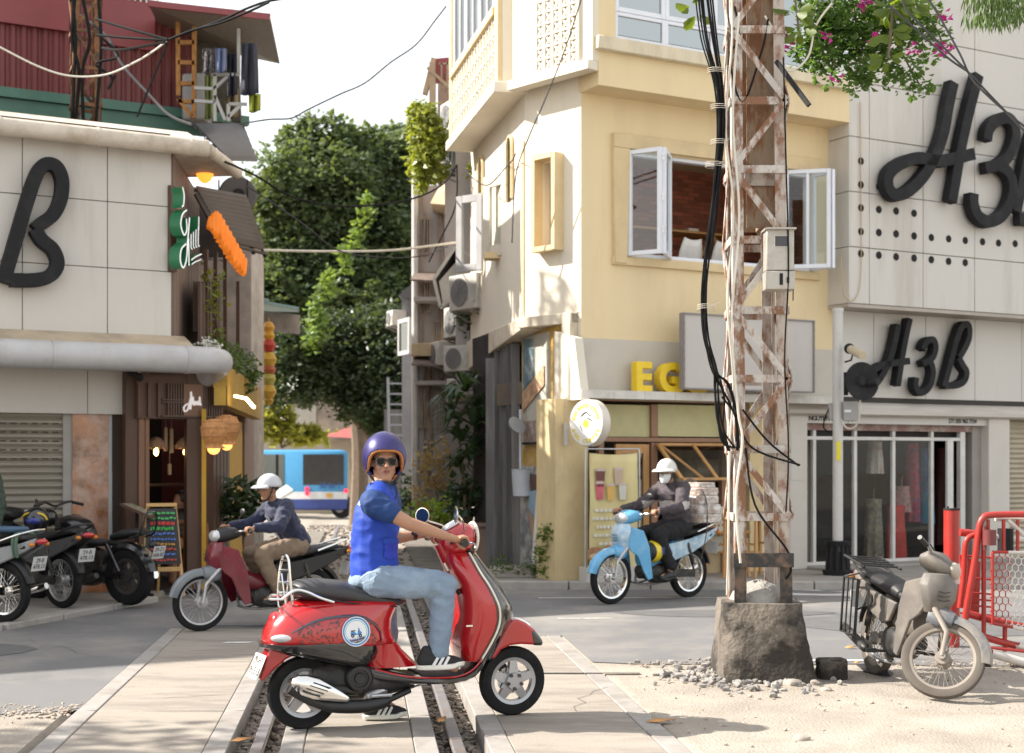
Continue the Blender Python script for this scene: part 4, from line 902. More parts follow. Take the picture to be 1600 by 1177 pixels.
m = MB(); sz = FX.px(250, 756, -1.6)[1]; m.box((wx[2], -1.9, sz-.03), (wx[3]+.4, -1.6, sz), FX); m.build('shelf', m_mid, cf); m = MB(); q = FX.px(232, 814, E0-.3); q2 = FX.px(290, 814, E0-.3); m.box((q[0]+.3, E0-.35, q[1]-.04), (q2[0], E0-.28, q[1]), FX)
for k in range(6): s = q[0]+.36+k*.07; m.tube([FX.p(s, E0-.31, .06), FX.p(s, E0-.31, q[1]-.28), FX.p(s, E0-.31, q[1]-.2), FX.p(s, E0-.31, q[1]-.04)], [.018,.01,.022,.012], 8)
m.build('balustrade', mat('warm_wood', (.30,.12,.05), rough=.45, var=.2), cf)
for px_, py_ in ((244, 697), (290, 697)):
 c = FX.w(px_, py_, -.55); lp = thing('pendant_lamp', 'lit wicker pendant lamp, %s of the pair in the cafe doorway' % ('left' if px_ < 260 else 'right'), 'lamp', c, group='lamps in the cafe doorway')
 m = MB(); m.lathe([(.02,.11),(.06,.09),(.11,.04),(.13,-.02),(.12,-.02),(.09,.04),(.02,.09)], c, n=18)
 for a in range(8): m.ball(c + V((math.cos(a*.785)*.11, math.sin(a*.785)*.11, -.01)), .03, 6, 5)
 m.build('shade', mat('wicker', (.42,.24,.14), rough=.7, var=.3, scale=30), lp)
 m = MB(); m.ball(c + V((0,0,-.07)), (.03,.03,.05), 10, 8); m.build('bulb', mat('bulb_glow', (1,.6,.2), emit=(1,.55,.18), estr=6), lp)
 m = MB(); m.tube([c + V((0,0,.1)), c + V((0,0,.5))], .005, 5); m.build('cord', m_black, lp)
for px_, y0, y1 in ((259, 668, 705), (268, 670, 708), (265, 725, 742)):
 m = MB(); a = FX.w(px_, y0, -.5); b = FX.w(px_, y1, -.5); m.tube([a, b], .022, 8); m.tube([a, a + V((0,0,.25))], .003, 4); o = m.build('chime_tube', mat('bamboo', (.40,.28,.16), rough=.6))
 tag(o, 'bamboo wind chime tube hanging in the cafe doorway, ' + {259: 'leftmost', 268: 'rightmost of the upper two', 265: 'the short low one'}[px_], 'wind chime', 'wind chimes')
# canopy box with slats, warm strip light, name
FC_ = Frame(xy(FX.w(216, 620, .02)), (.80, .60)); L0 = 0; L1 = FC_.px(349, 620, 0)[0]
zc_b, zc_t = FC_.px(280, 652, 0)[1], FC_.px(280, 600, 0)[1]; s253 = FC_.px(253, 620, 0)[0]; sn0 = FC_.px(287, 620, 0)[0]; sn1 = FC_.px(317, 620, 0)[0]
m = MB(); m.box((0, -.5, zc_b-.02), (L1, -.04, zc_t + .1), FC_)
s = .0
while s < L1: 
 if not (sn0 < s < sn1): m.box((s, -.04, zc_b), (s+(.02 if s > s253 else .035), .0, zc_t-.0), FC_)
 s += .032 if s > s253 else .12
m.box((s253, -.02, zc_b), (L1, .012, zc_b+.02), FC_)
for zz_ in (.42, .5): m.box((s253, -.02, zc_b + (zc_t-zc_b)*zz_), (sn0, .012, zc_b + (zc_t-zc_b)*zz_+.015), FC_); m.box((sn1, -.02, zc_b + (zc_t-zc_b)*zz_), (L1, .012, zc_b + (zc_t-zc_b)*zz_+.015), FC_)
cn = m.build('canopy', m_dwood, cf)
m = MB(); m.box((sn0, -.03, zc_b), (sn1, .004, zc_t), FC_); m.build('name_panel', m_mid, cf)
m = MB(); ribbon(m, FC_, [(300, 616), (297, 628), (294, 640), (289, 643), (288, 636), (294, 631)], 2.0, .01, .035, 4); ribbon(m, FC_, [(299, 612), (299, 625), (298, 640)], 2.6, .011, .036, 4)
for i, x in enumerate((301, 304.5, 308, 311.5)): ribbon(m, FC_, [(x, 632), (x+1, 627 - (7 if i in (0, 3) else 0)), (x+2, 633), (x+3.4, 631)], 1.8, .01, .03, 4)
m.build('script_name', mat('lit_white', (.9,.85,.85), emit=(1,.9,.9), estr=.08), cf)
m = MB(); glow = mat('strip_glow', (1,.7,.3), emit=(1,.68,.30), estr=5)
for a, b in (((256, 598), (263, 599)), ((283, 600), (288, 601)), ((294, 602), (306, 604)), ((315, 605), (350, 610)), ((367, 619), (385, 623)), ((385, 623), (397, 637))): m.beam(at(a[0], a[1], 16.9), at(b[0], b[1], 17.1), .03, .03)
m.build('strip_light', glow, cf)
# side along the alley: yellow post, dark panels, yellow wall, bamboo fascia
def fy(mb, x0, y0, x1, y1, d0, d1, fr=None): return fb(mb, fr or FE, x0, y0, x1, y1, d0, d1)
m = MB(); e0 = FE.px(326, 700, 0)[0]; ee = [max(0.0, FE.px(x, 700, 0)[0]) for x in (330, 357, 379, 398)]
zt_ = zc_b + .1; m.box((ee[0], -.2, .05), (ee[1], 0, zt_), FE)
for k in range(5): m.box((ee[0]+.02+(ee[1]-ee[0])*k/5, 0, .05), (ee[0]+(ee[1]-ee[0])*(k+.8)/5, .025, zt_), FE)
m.build('side_panel', m_dwood, cf)
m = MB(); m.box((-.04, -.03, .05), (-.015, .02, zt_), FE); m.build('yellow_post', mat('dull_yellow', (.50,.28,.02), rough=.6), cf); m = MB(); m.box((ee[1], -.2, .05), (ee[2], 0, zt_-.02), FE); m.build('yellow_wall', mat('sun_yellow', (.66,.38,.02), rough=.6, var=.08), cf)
m = MB(); m.box((ee[2], -.5, .05), (ee[3]+1.5, .03, zc_t), FE); m.build('far_panel', m_mid, cf)
m = MB(); za, zb2 = FE.px(350, 588, .25)[1], FE.px(350, 632, .25)[1]; m.box((.0, .1, zb2), (ee[2]+.6, .25, za+.15), FE); 
for k in range(60): m.box((.0+.08*k, .25, zb2), (.06+.08*k, .265, za+.15), FE) if .08*k < ee[2]+.6 else None
m.build('bamboo_fascia', mat('bamboo_yellow', (.52,.32,.05), rough=.6, var=.25, scale=8, dirt=(.25,.13,.04), dscale=4, damt=.5), cf)
for i, (px_, py_, r, lab) in enumerate(((334, 676, .17, 'nearest wicker lampshade under the bamboo fascia'), (354, 670, .19, 'large wicker lampshade beside the yellow wall'))):
 c = FE.w(px_, py_, .3); lp = thing('wicker_lamp', lab, 'lamp', c, group='wicker lampshades'); m = MB(); pr = [(.05, r*.8), (r*.6, r*.7), (r*.8, r*.3), (r*.75, -r*.2), (r*.5, -r*.75), (.12, -r*.95)]; m.lathe(pr, c, n=24)
 for rr, hh in pr: m.tube([c + V((math.cos(a)*rr*1.01, math.sin(a)*rr*1.01, hh)) for a in [k*math.pi/12 for k in range(24)]], .006, 4, closed=True)
 m.build('shade', mat('wicker_gold', (.42,.19,.06), rough=.6, var=.3, scale=25), lp); m = MB(); m.ball(c - V((0,0,r*.95)), .07, 10, 6); m.build('bulb', mat('bulb_orange', (1,.4,.1), emit=(1,.35,.08), estr=1.5), lp)
 m = MB(); m.tube([c + V((0,0,r*.8)), c + V((0,0,r+.3))], .005, 5); m.build('cord', m_black, lp)
# green-sided sign with white script
FG = Frame(xy(at(276, 360, 16.6)), (.33, .944)); gs = thing('script_sign', 'green edged white script sign fixed to the grey planks', 'sign', at(290, 425, 16.8))
def zg3(L): return [(260 + x/5.883, 240 + y/6.539*1.0) for x, y in L]
sc = 5.883
def q3(L): return [(260 + x/sc, 240 + y/sc) for x, y in L]
m = MB(); gm_ = mat('sign_green', (.02,.17,.07), rough=.4); wm_ = mat('sign_face_white', (.85,.85,.88), rough=.3, emit=(1,1,1), estr=.15)
strokes = [([(150, 310), (165, 380), (160, 470), (145, 490)], 2.6), ([(190, 520), (150, 560), (135, 660), (165, 750), (190, 700), (185, 600)], 2.8), ([(215, 590), (200, 780), (185, 980), (155, 1050), (130, 980), (140, 880), (185, 830)], 3.0), ([(205, 780), (210, 1030)], 2.8)] + \
 [([(230 + i*22, 740 - i*20), (228 + i*22, 860 - i*8), (240 + i*22, 880 - i*10)], 2.0) for i in range(4)] + [([(300, 580), (298, 700)], 2), ([(232, 980), (270, 950), (325, 925)], 2.2), ([(235, 1020), (270, 995), (322, 975)], 1.8)]
for L, wd_ in strokes: m.k = 0; ribbon(m, FG, q3(L), wd_, .05, .20, 4); m.k = 1; ribbon(m, FG, q3(L), wd_*.75, .201, .206, 4)
m.build('letters', [gm_, wm_], gs); m = MB(); s0, z1_ = FG.px(272, 292, -.0); m.box((s0-.1, -.02, FG.px(274, 426, 0)[1]), (s0+.03, .02, z1_), FG); m.build('bracket', m_dwood, gs)
# slatted awning with orange cloth, and roof slabs of the alley houses
aw = thing('slatted_awning', 'dark slatted awning over the alley with an orange cloth valance', 'awning', at(360, 400, 18.5))
m = MB(); Pn = [at(306, 298, 17.6), at(385, 312, 19.6), at(415, 397, 19.3), at(352, 380, 17.9)]
def bil(u, v): return (Pn[0].lerp(Pn[1], u)).lerp(Pn[3].lerp(Pn[2], u), v)
m.prism([q + V((0,0,.05)) for q in Pn], (0,0,.012))
for k in range(13): m.beam(bil(0, k/12), bil(1, k/12), .055, .03)
for u in (0, .35, .7, 1): m.beam(bil(u, 0) - V((0,0,.04)), bil(u, 1) - V((0,0,.04)), .04, .05)
m.build('slats', mat('awning_dark', (.06,.045,.04), rough=.6, var=.3), aw)
m = MB(); secs = []
top = [at(326, 340, 16.9), at(340, 330, 16.9), at(356, 354, 17.0), at(372, 382, 17.1), at(385, 404, 17.2)]; bot = [at(326, 354, 16.9), at(336, 366, 16.9), at(350, 390, 17.0), at(365, 413, 17.1), at(380, 430, 17.2)]
tp, bt = spline(top, 10), spline(bot, 10)
for i, (a, b) in enumerate(zip(tp, bt)): o_ = V((.03*math.cos(i*1.9), 0, .02*math.sin(i*1.9))); secs.append([a + o_*.3, a.lerp(b, .33) + o_, a.lerp(b, .66) + o_*1.3, b + o_*1.6])
m.loft(secs, cap=False, closed=False); oc = mat('orange_cloth_glow', (.80,.22,.02), var=.25, scale=9, emit=(1,.22,.01), estr=.12, stretch=(9,9,.3)); m.build('valance', oc, aw, solid=.006)  # weak emission stands in for light coming through the cloth
c = at(320, 266, 17.8); lp = thing('cloth_lantern', 'glowing orange cloth lantern under the white eave', 'lamp', c)
m = MB(); m.lathe([(.02,.14),(.12,.08),(.13,0),(.08,-.12),(.03,-.16)], c, n=14); m.build('shade', mat('lantern_orange', (.85,.25,.03), emit=(1,.28,.03), estr=.9), lp); m = MB(); m.tube([c+V((0,0,.14)), c+V((0,0,.45))], .008, 5); m.build('cord', m_black, lp)
m = MB(); c = at(372, 305, 21.5); nn_ = V((.35,-.93,.05)).normalized(); m.lathe([(0,.02),(.27,.02),(.29,0),(.27,-.05),(0,-.05)], c, nn_, 28); o_ = m.build('dish_plate', mat('dish_dark', (.10,.09,.09), rough=.6), thing('exhaust_hood', 'round dark exhaust hood above the slatted awning', 'hood', c))
m = MB(); m.lathe([(0,.03),(.09,.03),(.09,.06),(0,.07)], c, nn_, 16); m.k = 0; m.beam(c+V((-.28,-.05,-.3)), c+V((-.28,-.05,.22)), .02, .02); m.beam(c+V((.15,-.05,-.3)), c+V((.15,-.05,.22)), .02, .02); m.build('vent', m_black, o_.parent)
m = MB(); m.prism([at(300, 292, 19.4), at(350, 300, 19.6), at(352, 402, 19.6), at(306, 402, 19.4)], (0,.06,0)); m.build('shade_board', mat('awning_dark', (.05,.04,.04)), aw)  # dark board added to stand for the awning's shaded underside
# posts and trellis of the alley terrace
m = MB()
for px_, y0, y1, Y in ((322, 390, 540, 17.8), (337, 395, 555, 18.2), (352, 400, 560, 18.9), (372, 440, 600, 20.5)): m.beam(at(px_, y0, Y), at(px_, y1, Y), .05, .05)
m.beam(at(318, 404, 17.8), at(388, 412, 20.5), .03, .03); m.build('terrace_posts', m_dwood, cf)
m = MB(); fy(m, 312, 440, 345, 545, -.1, -.02, Frame((-3.8, 17.4), (-.1058, 1)))
for k in range(7): fy(m, 313+k*5, 440, 316.5+k*5, 545, -.02, .01, Frame((-3.8, 17.4), (-.1058, 1)))
m.build('terrace_boards', mat('terrace_brown', (.10,.06,.045), rough=.7, var=.2), cf)
# far bits of the left row
def leaves(mb, c, rad, n, size, seed=0, dens=.35, k=None, hang=0.):
 c = V(c); i = 0; t = 0; R_ = random.Random(seed)
 while i < n and t < n * 12:
  t += 1; d = V((R_.gauss(0,1), R_.gauss(0,1), R_.gauss(0,1))).normalized() * (R_.random() ** .45)
  p = V((d.x*rad[0], d.y*rad[1], d.z*rad[2])); q = p * (2.2 / max(rad))
  if noise.noise(q + V((seed*3.1, 0, 0))) + (.35 - dens) * 1.0 < 0.0 and R_.random() > .12: continue
  u = V((R_.uniform(-1,1), R_.uniform(-1,1), R_.uniform(-.6,.6) - hang)).normalized(); w2 = u.cross(V((R_.uniform(-.4,.4), R_.uniform(-.4,.4), 1))).normalized(); s_ = size * R_.uniform(.6, 1.35); nn = u.cross(w2) * s_ * .22
  p = p + c; mb.add([p, p + u*s_*.5 + w2*s_*.36 + nn, p + u*s_, p + u*s_*.5 - w2*s_*.36 + nn], [(0,1,2),(0,2,3)], k); i += 1
m_leafd = leafmat('leaf_dark', (.040,.075,.032)); m_leafm = leafmat('leaf_mid', (.075,.125,.035)); m_leafy = leafmat('leaf_yellow', (.20,.24,.05)); m_stem = mat('bark', (.15,.11,.08), rough=.9, var=.25, scale=8, bump=.4, bscale=20)
def plant(name, c, base, rad, n, size, label, cat='plant', m_=None, seed=1, group=None, hang=0., stem=True, cents=None):
 t = thing(name, label, cat, base, group=group); m = MB()
 for i, (cc, rr, nn) in enumerate(cents or [(c, rad, n)]): leaves(m, cc, rr, nn, size, seed + i*7, hang=hang)
 m.build('foliage', m_ or m_leafm, t, smooth=None)
 if stem:
  m = MB(); b = V(base)
  for i, (cc, rr, nn) in enumerate((cents or [(c, rad, n)])[:8]):
   for j in range(3): q = V(cc) + V((rr[0]*.4*math.cos(j*2.1), rr[1]*.4*math.sin(j*2.1), rr[2]*.2)); m.tube([b, b.lerp(q, .5) + V((.02*j, 0, .03)), q], [max(rr)*.035, max(rr)*.02, .004], 5)
  m.build('stem', m_stem, t)
 return t
plant('potted_plant', at(340, 560, 17.6), at(340, 580, 17.6), (.35,.8,.22), 420, .09, 'leafy planter above the bamboo fascia with white flowers', 'plant', m_leafm, 3)
plant('climbing_plant', at(330, 480, 17.9), at(345, 540, 17.9), (.2,.3,.55), 110, .1, 'sparse yellow green climber on the terrace posts', 'plant', m_leafy, 4)
plant('leafy_shrub', at(372, 580, 19.5), at(372, 600, 19.5), (.3,.8,.35), 380, .1, 'green shrub on the terrace beyond the white flowers', 'plant', m_leafm, 5)
plant('potted_plant', at(378, 785, 18.6), at(380, 850, 18.6), (.32,.4,.38), 260, .16, 'broad leaved potted plant beside the yellow cafe wall', 'plant', m_leafd, 6)
m = MB(); 
for i in range(260): p = at(326 + rnd.gauss(0, 9), 543 + rnd.gauss(0, 6), 17.3 + rnd.uniform(-.2,.2)); m.ball(p, rnd.uniform(.008,.02), 5, 4)
tag(m.build('white_flowers', mat('petal_white', (.7,.68,.64), rough=.7), smooth=None), 'cluster of tiny white flowers at the end of the grey pipe', 'flowers', kind='stuff')
# easel chalkboard and lectern menu
def easel(c, rz):
 t = thing('easel_board', 'pine easel chalkboard with coloured menu writing beside the black cruiser', 'signboard', c, rz)
 m = MB()
 for s in (-1, 1): m.beam((s*.15, 0, 1.02), (s*.22, -.22, 0), .035, .03)
 m.beam((-.17, -.03, 1.02), (.17, -.03, 1.02), .04, .04); m.beam((-.21, -.155, .3), (.21, -.155, .3), .03, .05); m.beam((0, .02, .95), (0, .35, 0), .03, .03); m.build('frame', mat('pine', (.58,.36,.14), rough=.5, var=.1), t, world=False, bevel=(.004, 1))
 m = MB(); m.prism([(-.16, -.05, .98), (.16, -.05, .98), (.2, -.175, .36), (-.2, -.175, .36)], (0, .012, 0)); m.build('board', mat('chalk_black', (.035,.035,.035), rough=.7), t, world=False)
 cols = [(.1,.5,.15), (.1,.5,.15), (.6,.06,.05), (.08,.45,.1), (.1,.2,.6), (.1,.2,.6), (.6,.3,.05), (.55,.08,.05), (.1,.2,.6), (.6,.08,.08)]
 for i, cc in enumerate(cols):
  m = MB(); z = .93 - i*.058; y = -.052 - (.98 - z)*.2 - .012
  k = -.13
  while k < .13: w_ = rnd.uniform(.015, .05); m.beam((k, y, z), (min(.15, k + w_), y, z + rnd.uniform(-.012,.012)), .006, .02 if i not in (2,3) else .035); k += w_ + .012
  m.build('chalk_line', mat('chalk%d' % (i % 10), cc, rough=.8), t, world=False)
easel(V(((252-800)/FP*16.1, 16.1, .05)), R(20))
c = V(((212-800)/FP*16.0, 16.0, .05)); t = thing('menu_stand', 'tilted menu board on a thin stand behind the cruiser seat', 'signboard', c)
m = MB(); P = [at(187, 786, 15.9), at(238, 808, 15.75), at(243, 803, 16.1), at(205, 786, 16.3)]; m.prism(P, (0,0,-.03)); m.k = 1; m.prism([p.lerp((P[0]+P[1]+P[2]+P[3])/4, .15) + V((0,0,.002)) for p in P], (0,0,.003)); m.build('board', [m_dwood, mat('menu_print', (.35,.32,.25), rough=.3, var=.5, scale=14, dirt=(.1,.2,.08), dscale=11, damt=.8)], t); m = MB(); m.tube([c, at(214, 800, 16.0)], .02, 8); m.tube([c + V((-.2,0,.01)), c + V((.2,0,.01))], .02, 6); m.build('stand', m_black, t)
# ---------------------------------------------------------------- red corrugated house over the left roof
def at4(x, y, Y): return at(x, y, Y)
FU = Frame(xy(at(290, 100, 20.2)), (.876, .483)); 
m_corr = mat('corrugated_red', (.16, .035, .035), rough=.5, var=.12, dirt=(.10,.035,.03), dscale=2, damt=.4, stretch=(1,1,.3)); m_band = mat('red_band', (.22, .045, .05), rough=.5, var=.08)
m_green = mat('green_trim', (.07,.17,.13), rough=.5); m_rust = mat('rusty_steel', (.42,.37,.33), rough=.7, var=.15, scale=14, dirt=(.19,.075,.03), dscale=11, damt=.92, bump=.3, bscale=60, stretch=(1,1,.45))
rh = thing('corrugated_house', 'dark red corrugated metal house behind the white gutter', 'house', FU.p(-3, 0, 0))
zA, zB = FU.px(285, 178, 0)[1], FU.px(285, 50, 0)[1]
m = MB(); s = -8.0; pts = []
while s < 0: pts += [(s, 0), (s+.03, .035), (s+.075, .035), (s+.105, 0)]; s += .14
m.loft([[FU.p(a, d, zA) for a, d in pts], [FU.p(a, d, zB+.3) for a, d in pts]], cap=False, closed=False); m.box((-8, -6, 0), (0, -.05, zB+.4), FU); m.build('wall', m_corr, rh, smooth=None)
m = MB(); m.box((-8, 0, zB - .25), (FU.px(108, 40, .1)[0], .1, zB + .35), FU); m.box((FU.px(160, 40, .1)[0], 0, zB - .35), (FU.px(243, 40, .1)[0], .08, zB + .3), FU); m.build('band', m_band, rh)
m = MB(); m.box((-8, 0, zA - .08), (.9, .12, zA + .05), FU); m.box((-8, .02, zA-.3), (.85, .06, zA - .085), FU); m.build('trim', m_green, rh)
m = MB(); zt4 = FU.px(200, 12, .1)[1]
for k in range(22): m.beam(FU.p(-1.5-.0 + k*.08 - .6, .1, zB+.3), FU.p(-1.5+k*.08-.65, .1, zB+.9), .02, .02)
m.build('roof_railing', mat('pale_rail', (.6,.58,.55)), rh)
# hut / balcony with laundry
YH = 19.5
hb = thing('laundry_balcony', 'rusty frame balcony with a tin roof hung with laundry', 'balcony', at(340, 190, YH))
m = MB(); P = [at(232, 8, YH-.6), at(422, 28, YH-.6), at(437, 100, YH+.9), at(260, 62, YH+1.6)]
m.prism(P, (0,0,.03)); m.build('tin_roof', mat('tin', (.20,.17,.145), rough=.5, var=.2, scale=6, stretch=(6,1,1)), hb)
m = MB(); m.beam(at(232, 6, YH-.62), at(422, 27, YH-.62), .05, .08); m.build('roof_edge', m_band, hb)
m = MB()
for x0, y0, x1, y1 in ((278, 32, 279, 150), (304, 30, 303, 185), (279, 67, 304, 67), (279, 98, 304, 99), (281, 131, 304, 131), (279, 158, 304, 160), (279, 155, 300, 183)): m.beam(at(x0, y0, YH), at(x1, y1, YH), .055, .055)
m.build('rusty_frame', mat('rust_orange', (.36,.17,.05), rough=.8, var=.3, scale=12), hb)
m = MB()
for x0, y0, x1, y1 in ((373, 45, 373, 116), (330, 117, 375, 117), (336, 138, 356, 120), (336, 117, 336, 190), (304, 138, 336, 139), (304, 158, 336, 160), (358, 163, 386, 163), (357, 183, 376, 165), (357, 163, 357, 190), (336, 150, 352, 188)): m.beam(at(x0, y0, YH-.2), at(x1, y1, YH-.2), .04, .04)
m.build('grey_rails', mat('rail_pale', (.40,.40,.39), rough=.5), hb)
m = MB(); m.prism([at(284, 115, YH+.3), at(320, 113, YH+.3), at(320, 187, YH+.3), at(284, 187, YH+.3)], (0,.5,0)); m.build('water_tank', mat('tank_grey', (.42,.42,.42), rough=.5, dirt=(.3,.3,.3)), hb, bevel=(.03, 2))
m = MB(); m.prism([at(300, 40, YH+.9), at(370, 50, YH+.9), at(376, 190, YH+.9), at(285, 190, YH+.9)], (0,.1,0)); m.build('back_wall', mat('hut_dark', (.10,.09,.07), rough=.8, var=.4, scale=5), hb)
def cloth(x0, y0, x1, y1, Y, mt, label, sk=0, name='laundry'):
 m = MB(); secs = []
 for i in range(9):
  u = i/8; secs.append([at(x0 + (x1-x0)*u + sk*v*(1 if i > 4 else -1)*.5, y0 + (y1-y0)*v + 2*math.sin(u*5)*v, Y + .05*math.sin(u*14 + v)) for v in [k/6 for k in range(7)]])
 m.loft(secs, cap=False, closed=False); tag(m.build(name, mt, solid=.01), label, 'laundry', 'laundry on the balcony')
cloth(317, 76, 334, 114, YH-.3, mat('c_pat', (.05,.05,.07), rough=.9, var=.2, dirt=(.5,.45,.4), dscale=26, damt=.9), 'dark patterned cloth, leftmost of the laundry row')
cloth(337, 76, 354, 113, YH-.35, mat('c_lblue', (.17,.21,.36), rough=.9, stretch=(8,8,1), var=.3), 'pale blue towel hanging in the laundry row')
cloth(355, 84, 371, 150, YH-.2, mat('c_navy', (.02,.022,.04), rough=.9, var=.3), 'dark navy garment hanging behind the grey post')
cloth(378, 68, 402, 148, YH-.5, mat('c_coat', (.035,.037,.055), rough=.9, var=.3), 'long dark coat hanging at the balcony corner', 5, 'coat')
cloth(389, 147, 407, 175, YH-.45, mat('c_green', (.22,.25,.02), rough=.9, var=.3), 'olive green cloth below the dark coat')
cloth(320, 118, 334, 186, YH+.1, mat('c_lime', (.25,.30,.12), rough=.9, var=.3), 'lime green cloth hanging by the water tank')
cloth(352, 140, 372, 185, YH+.1, mat('c_khaki', (.20,.16,.09), rough=.9, var=.4), 'khaki bundle of cloth under the balcony rail')
aw2 = thing('tin_awning', 'black corrugated tin awning under the laundry balcony', 'awning', at(360, 220, 20))
m = MB(); P = [at(305, 196, 19), at(380, 196, 20.5), at(400, 248, 20.3), at(352, 246, 18.8)]
m.prism(P, (0,0,.03))
for k in range(6): m.beam(P[0].lerp(P[3], k/5) - V((0,0,.02)), P[1].lerp(P[2], k/5) - V((0,0,.02)), .04, .05)
m.build('sheet', mat('black_tin', (.05,.05,.055), rough=.45), aw2)
# rusty lattice pole behind the white roof, with its knot of wires
def lattice(name, label, corners_b, corners_t, levels, mt, L=.09, strap=.05, th=.012):
 t = thing(name, label, 'pole', (sum(c[0] for c in corners_b)/4, sum(c[1] for c in corners_b)/4, corners_b[0][2]))
 m = MB(); cb = [V(c) for c in corners_b]; ct = [V(c) for c in corners_t]; cen = sum(cb, V((0,0,0)))/4
 for i in range(4):
  b, tp = cb[i], ct[i]
  for j in ((i+1) % 4, (i-1) % 4):
   d = (cb[j]-b).normalized(); o = (d*L)
   m.prism([b, b+o, b+o+((cen-b).normalized()*.001), b], (0,0,0)) if False else None
   q = [b, b+o, tp+o, tp]; nrm = d.cross(V((0,0,1))).normalized()*th; 
   if nrm.dot(cen-b) < 0: nrm = -nrm
   m.prism(q, nrm)
 m.build('corner_posts', mt, t)
 for i in range(4):
  j = (i+1) % 4; m = MB(); nrm = (cb[j]-cb[i]).cross(V((0,0,1))).normalized()
  if nrm.dot(cen-cb[i]) > 0: nrm = -nrm
  for k in range(len(levels)):
   u = levels[k]; a, b = cb[i].lerp(ct[i], u) + nrm*.012, cb[j].lerp(ct[j], u) + nrm*.012; m.beam(a, b, th, strap, (0,0,1)) if abs(nrm.z) > 2 else m.beam(a, b, th*1.2, strap)
   if k < len(levels)-1:
    u2 = levels[k+1]; c2, d2 = cb[i].lerp(ct[i], u2) + nrm*.016, cb[j].lerp(ct[j], u2) + nrm*.016
    p, q = (a, d2) if (k+i) % 2 else (b, c2); m.beam(p, q, th*1.0, strap*.9)
  m.build('braces', mt, t)
 return t
cxl = at(134, 100, 18.4); m_rust2 = mat('rust_deep', (.22,.10,.045), rough=.8, var=.4, scale=10, dirt=(.06,.05,.045), dscale=7, damt=.8)
def sq(c, h, rz=.4): return [(c[0]+math.cos(rz+a)*h, c[1]+math.sin(rz+a)*h, c[2]) for a in (math.pi/4, 3*math.pi/4, 5*math.pi/4, 7*math.pi/4)]
lattice('utility_pole', 'heavily rusted lattice utility pole wrapped in black wires behind the white roof', sq((cxl.x, 18.4, 0), .27), sq((cxl.x, 18.4, 8.5), .24), [k/18 for k in range(19)], m_rust2, L=.08, strap=.045)
# ---------------------------------------------------------------- alley, right-hand row
m_lav = mat('lavender_render', (.38,.35,.34), rough=.85, var=.05, dirt=(.26,.24,.23), dscale=1.5, damt=.4, stretch=(1,1,.3)); m_acw = mat('ac_white', (.50,.49,.45), rough=.5, dirt=(.3,.28,.24), dscale=3, damt=.35); m_acd = mat('ac_grey', (.17,.17,.17), rough=.5)
nh = thing('narrow_house', 'tall narrow grey house behind the yellow one, crowded with air conditioners', 'house', at(690, 800, 25))
Y1 = 24.6
def X(px_, Y): return (px_-PCX)/FP*Y
def Z(py_, Y): return HC + (HZ-py_)/FP*Y
m = MB(); m.box((X(648, Y1), Y1, Z(792, Y1)), (1.4, Y1+5, Z(290, Y1))); m.box((X(700, Y1), Y1-1.2, Z(530, Y1)), (1.2, Y1+4, Z(205, Y1))); m.box((X(716, 23.4), 22.3, Z(620, 23)), (1.2, Y1+4, Z(-60, Y1))); m.build('wall', m_lav, nh)
m = MB(); m.tube([(X(649, Y1), Y1-.06, Z(792, Y1)), (X(649, Y1), Y1-.06, Z(255, Y1))], .06, 10); m.build('drain_pipe', mat('pvc', (.55,.53,.5), rough=.5), nh)
m = MB(); m.prism([at(672, 318, Y1-.8), at(704, 322, Y1-1.2), at(704, 290, Y1-1.2), at(690, 285, Y1-.8)], (0, 1.5, 0)); m.box((X(646, Y1), Y1-.5, Z(560, Y1)), (X(700, Y1), Y1, Z(540, Y1))); m.build('balcony_slab', mat('slab_ochre', (.46,.36,.22), rough=.8), nh, bevel=(.01,1))
m = MB(); m.prism([at(672, 118, 24), at(720, 108, 24), at(722, 88, 24), at(678, 92, 24)], (0, .6, 0)); m.build('red_roof', m_band, nh)
m = MB(); 
for x in (690, 699, 708, 716): m.beam(at(x, 98, 24), at(x, 175, 24), .03, .03)
m.beam(at(668, 106, 23.9), at(716, 150, 23.9), .05, .05); m.beam(at(664, 148, 24), at(678, 92, 24), .12, .08); m.beam(at(676, 100, 24), at(676, 260, 24), .22, .1); m.beam(at(686, 100, 24), at(720, 100, 24), .03, .03)
m.build('roof_cage', mat('cage', (.36,.27,.18), rough=.7, dirt=(.2,.1,.05), damt=.5), nh)
m = MB(); m.prism([at(684, 120, 25.5), at(725, 115, 25.5), at(725, 290, 25.5), at(684, 290, 25.5)], (0,.1,0)); m.build('hut_wall', mat('brick_brown', (.26,.19,.15), rough=.9, var=.3, scale=9), nh)
for i, (x, y, w_, h) in enumerate(((655, 340, 18, 60), (655, 440, 18, 50), (676, 500, 14, 40), (655, 600, 20, 70), (680, 610, 14, 60))):
 m = MB(); m.box((X(x, Y1), Y1-.06, Z(y+h, Y1)), (X(x+w_, Y1), Y1-.0, Z(y, Y1))); m.k = 1; m.box((X(x+2, Y1), Y1-.065, Z(y+h-4, Y1)), (X(x+w_-2, Y1), Y1-.061, Z(y+4, Y1))); fo = m.build('window', [mat('win_old', (.34,.31,.27), rough=.7), mat('win_dark', (.04,.045,.05), rough=.2)], nh)
 m = MB()
 for k in range(5): m.tube([(X(x, Y1)+k*w_/4/FP*Y1, Y1-.12, Z(y+h, Y1)), (X(x, Y1)+k*w_/4/FP*Y1, Y1-.12, Z(y, Y1))], .008, 4)
 m.build('window_bars', mat('cage', (.3,.2,.1)), fo)
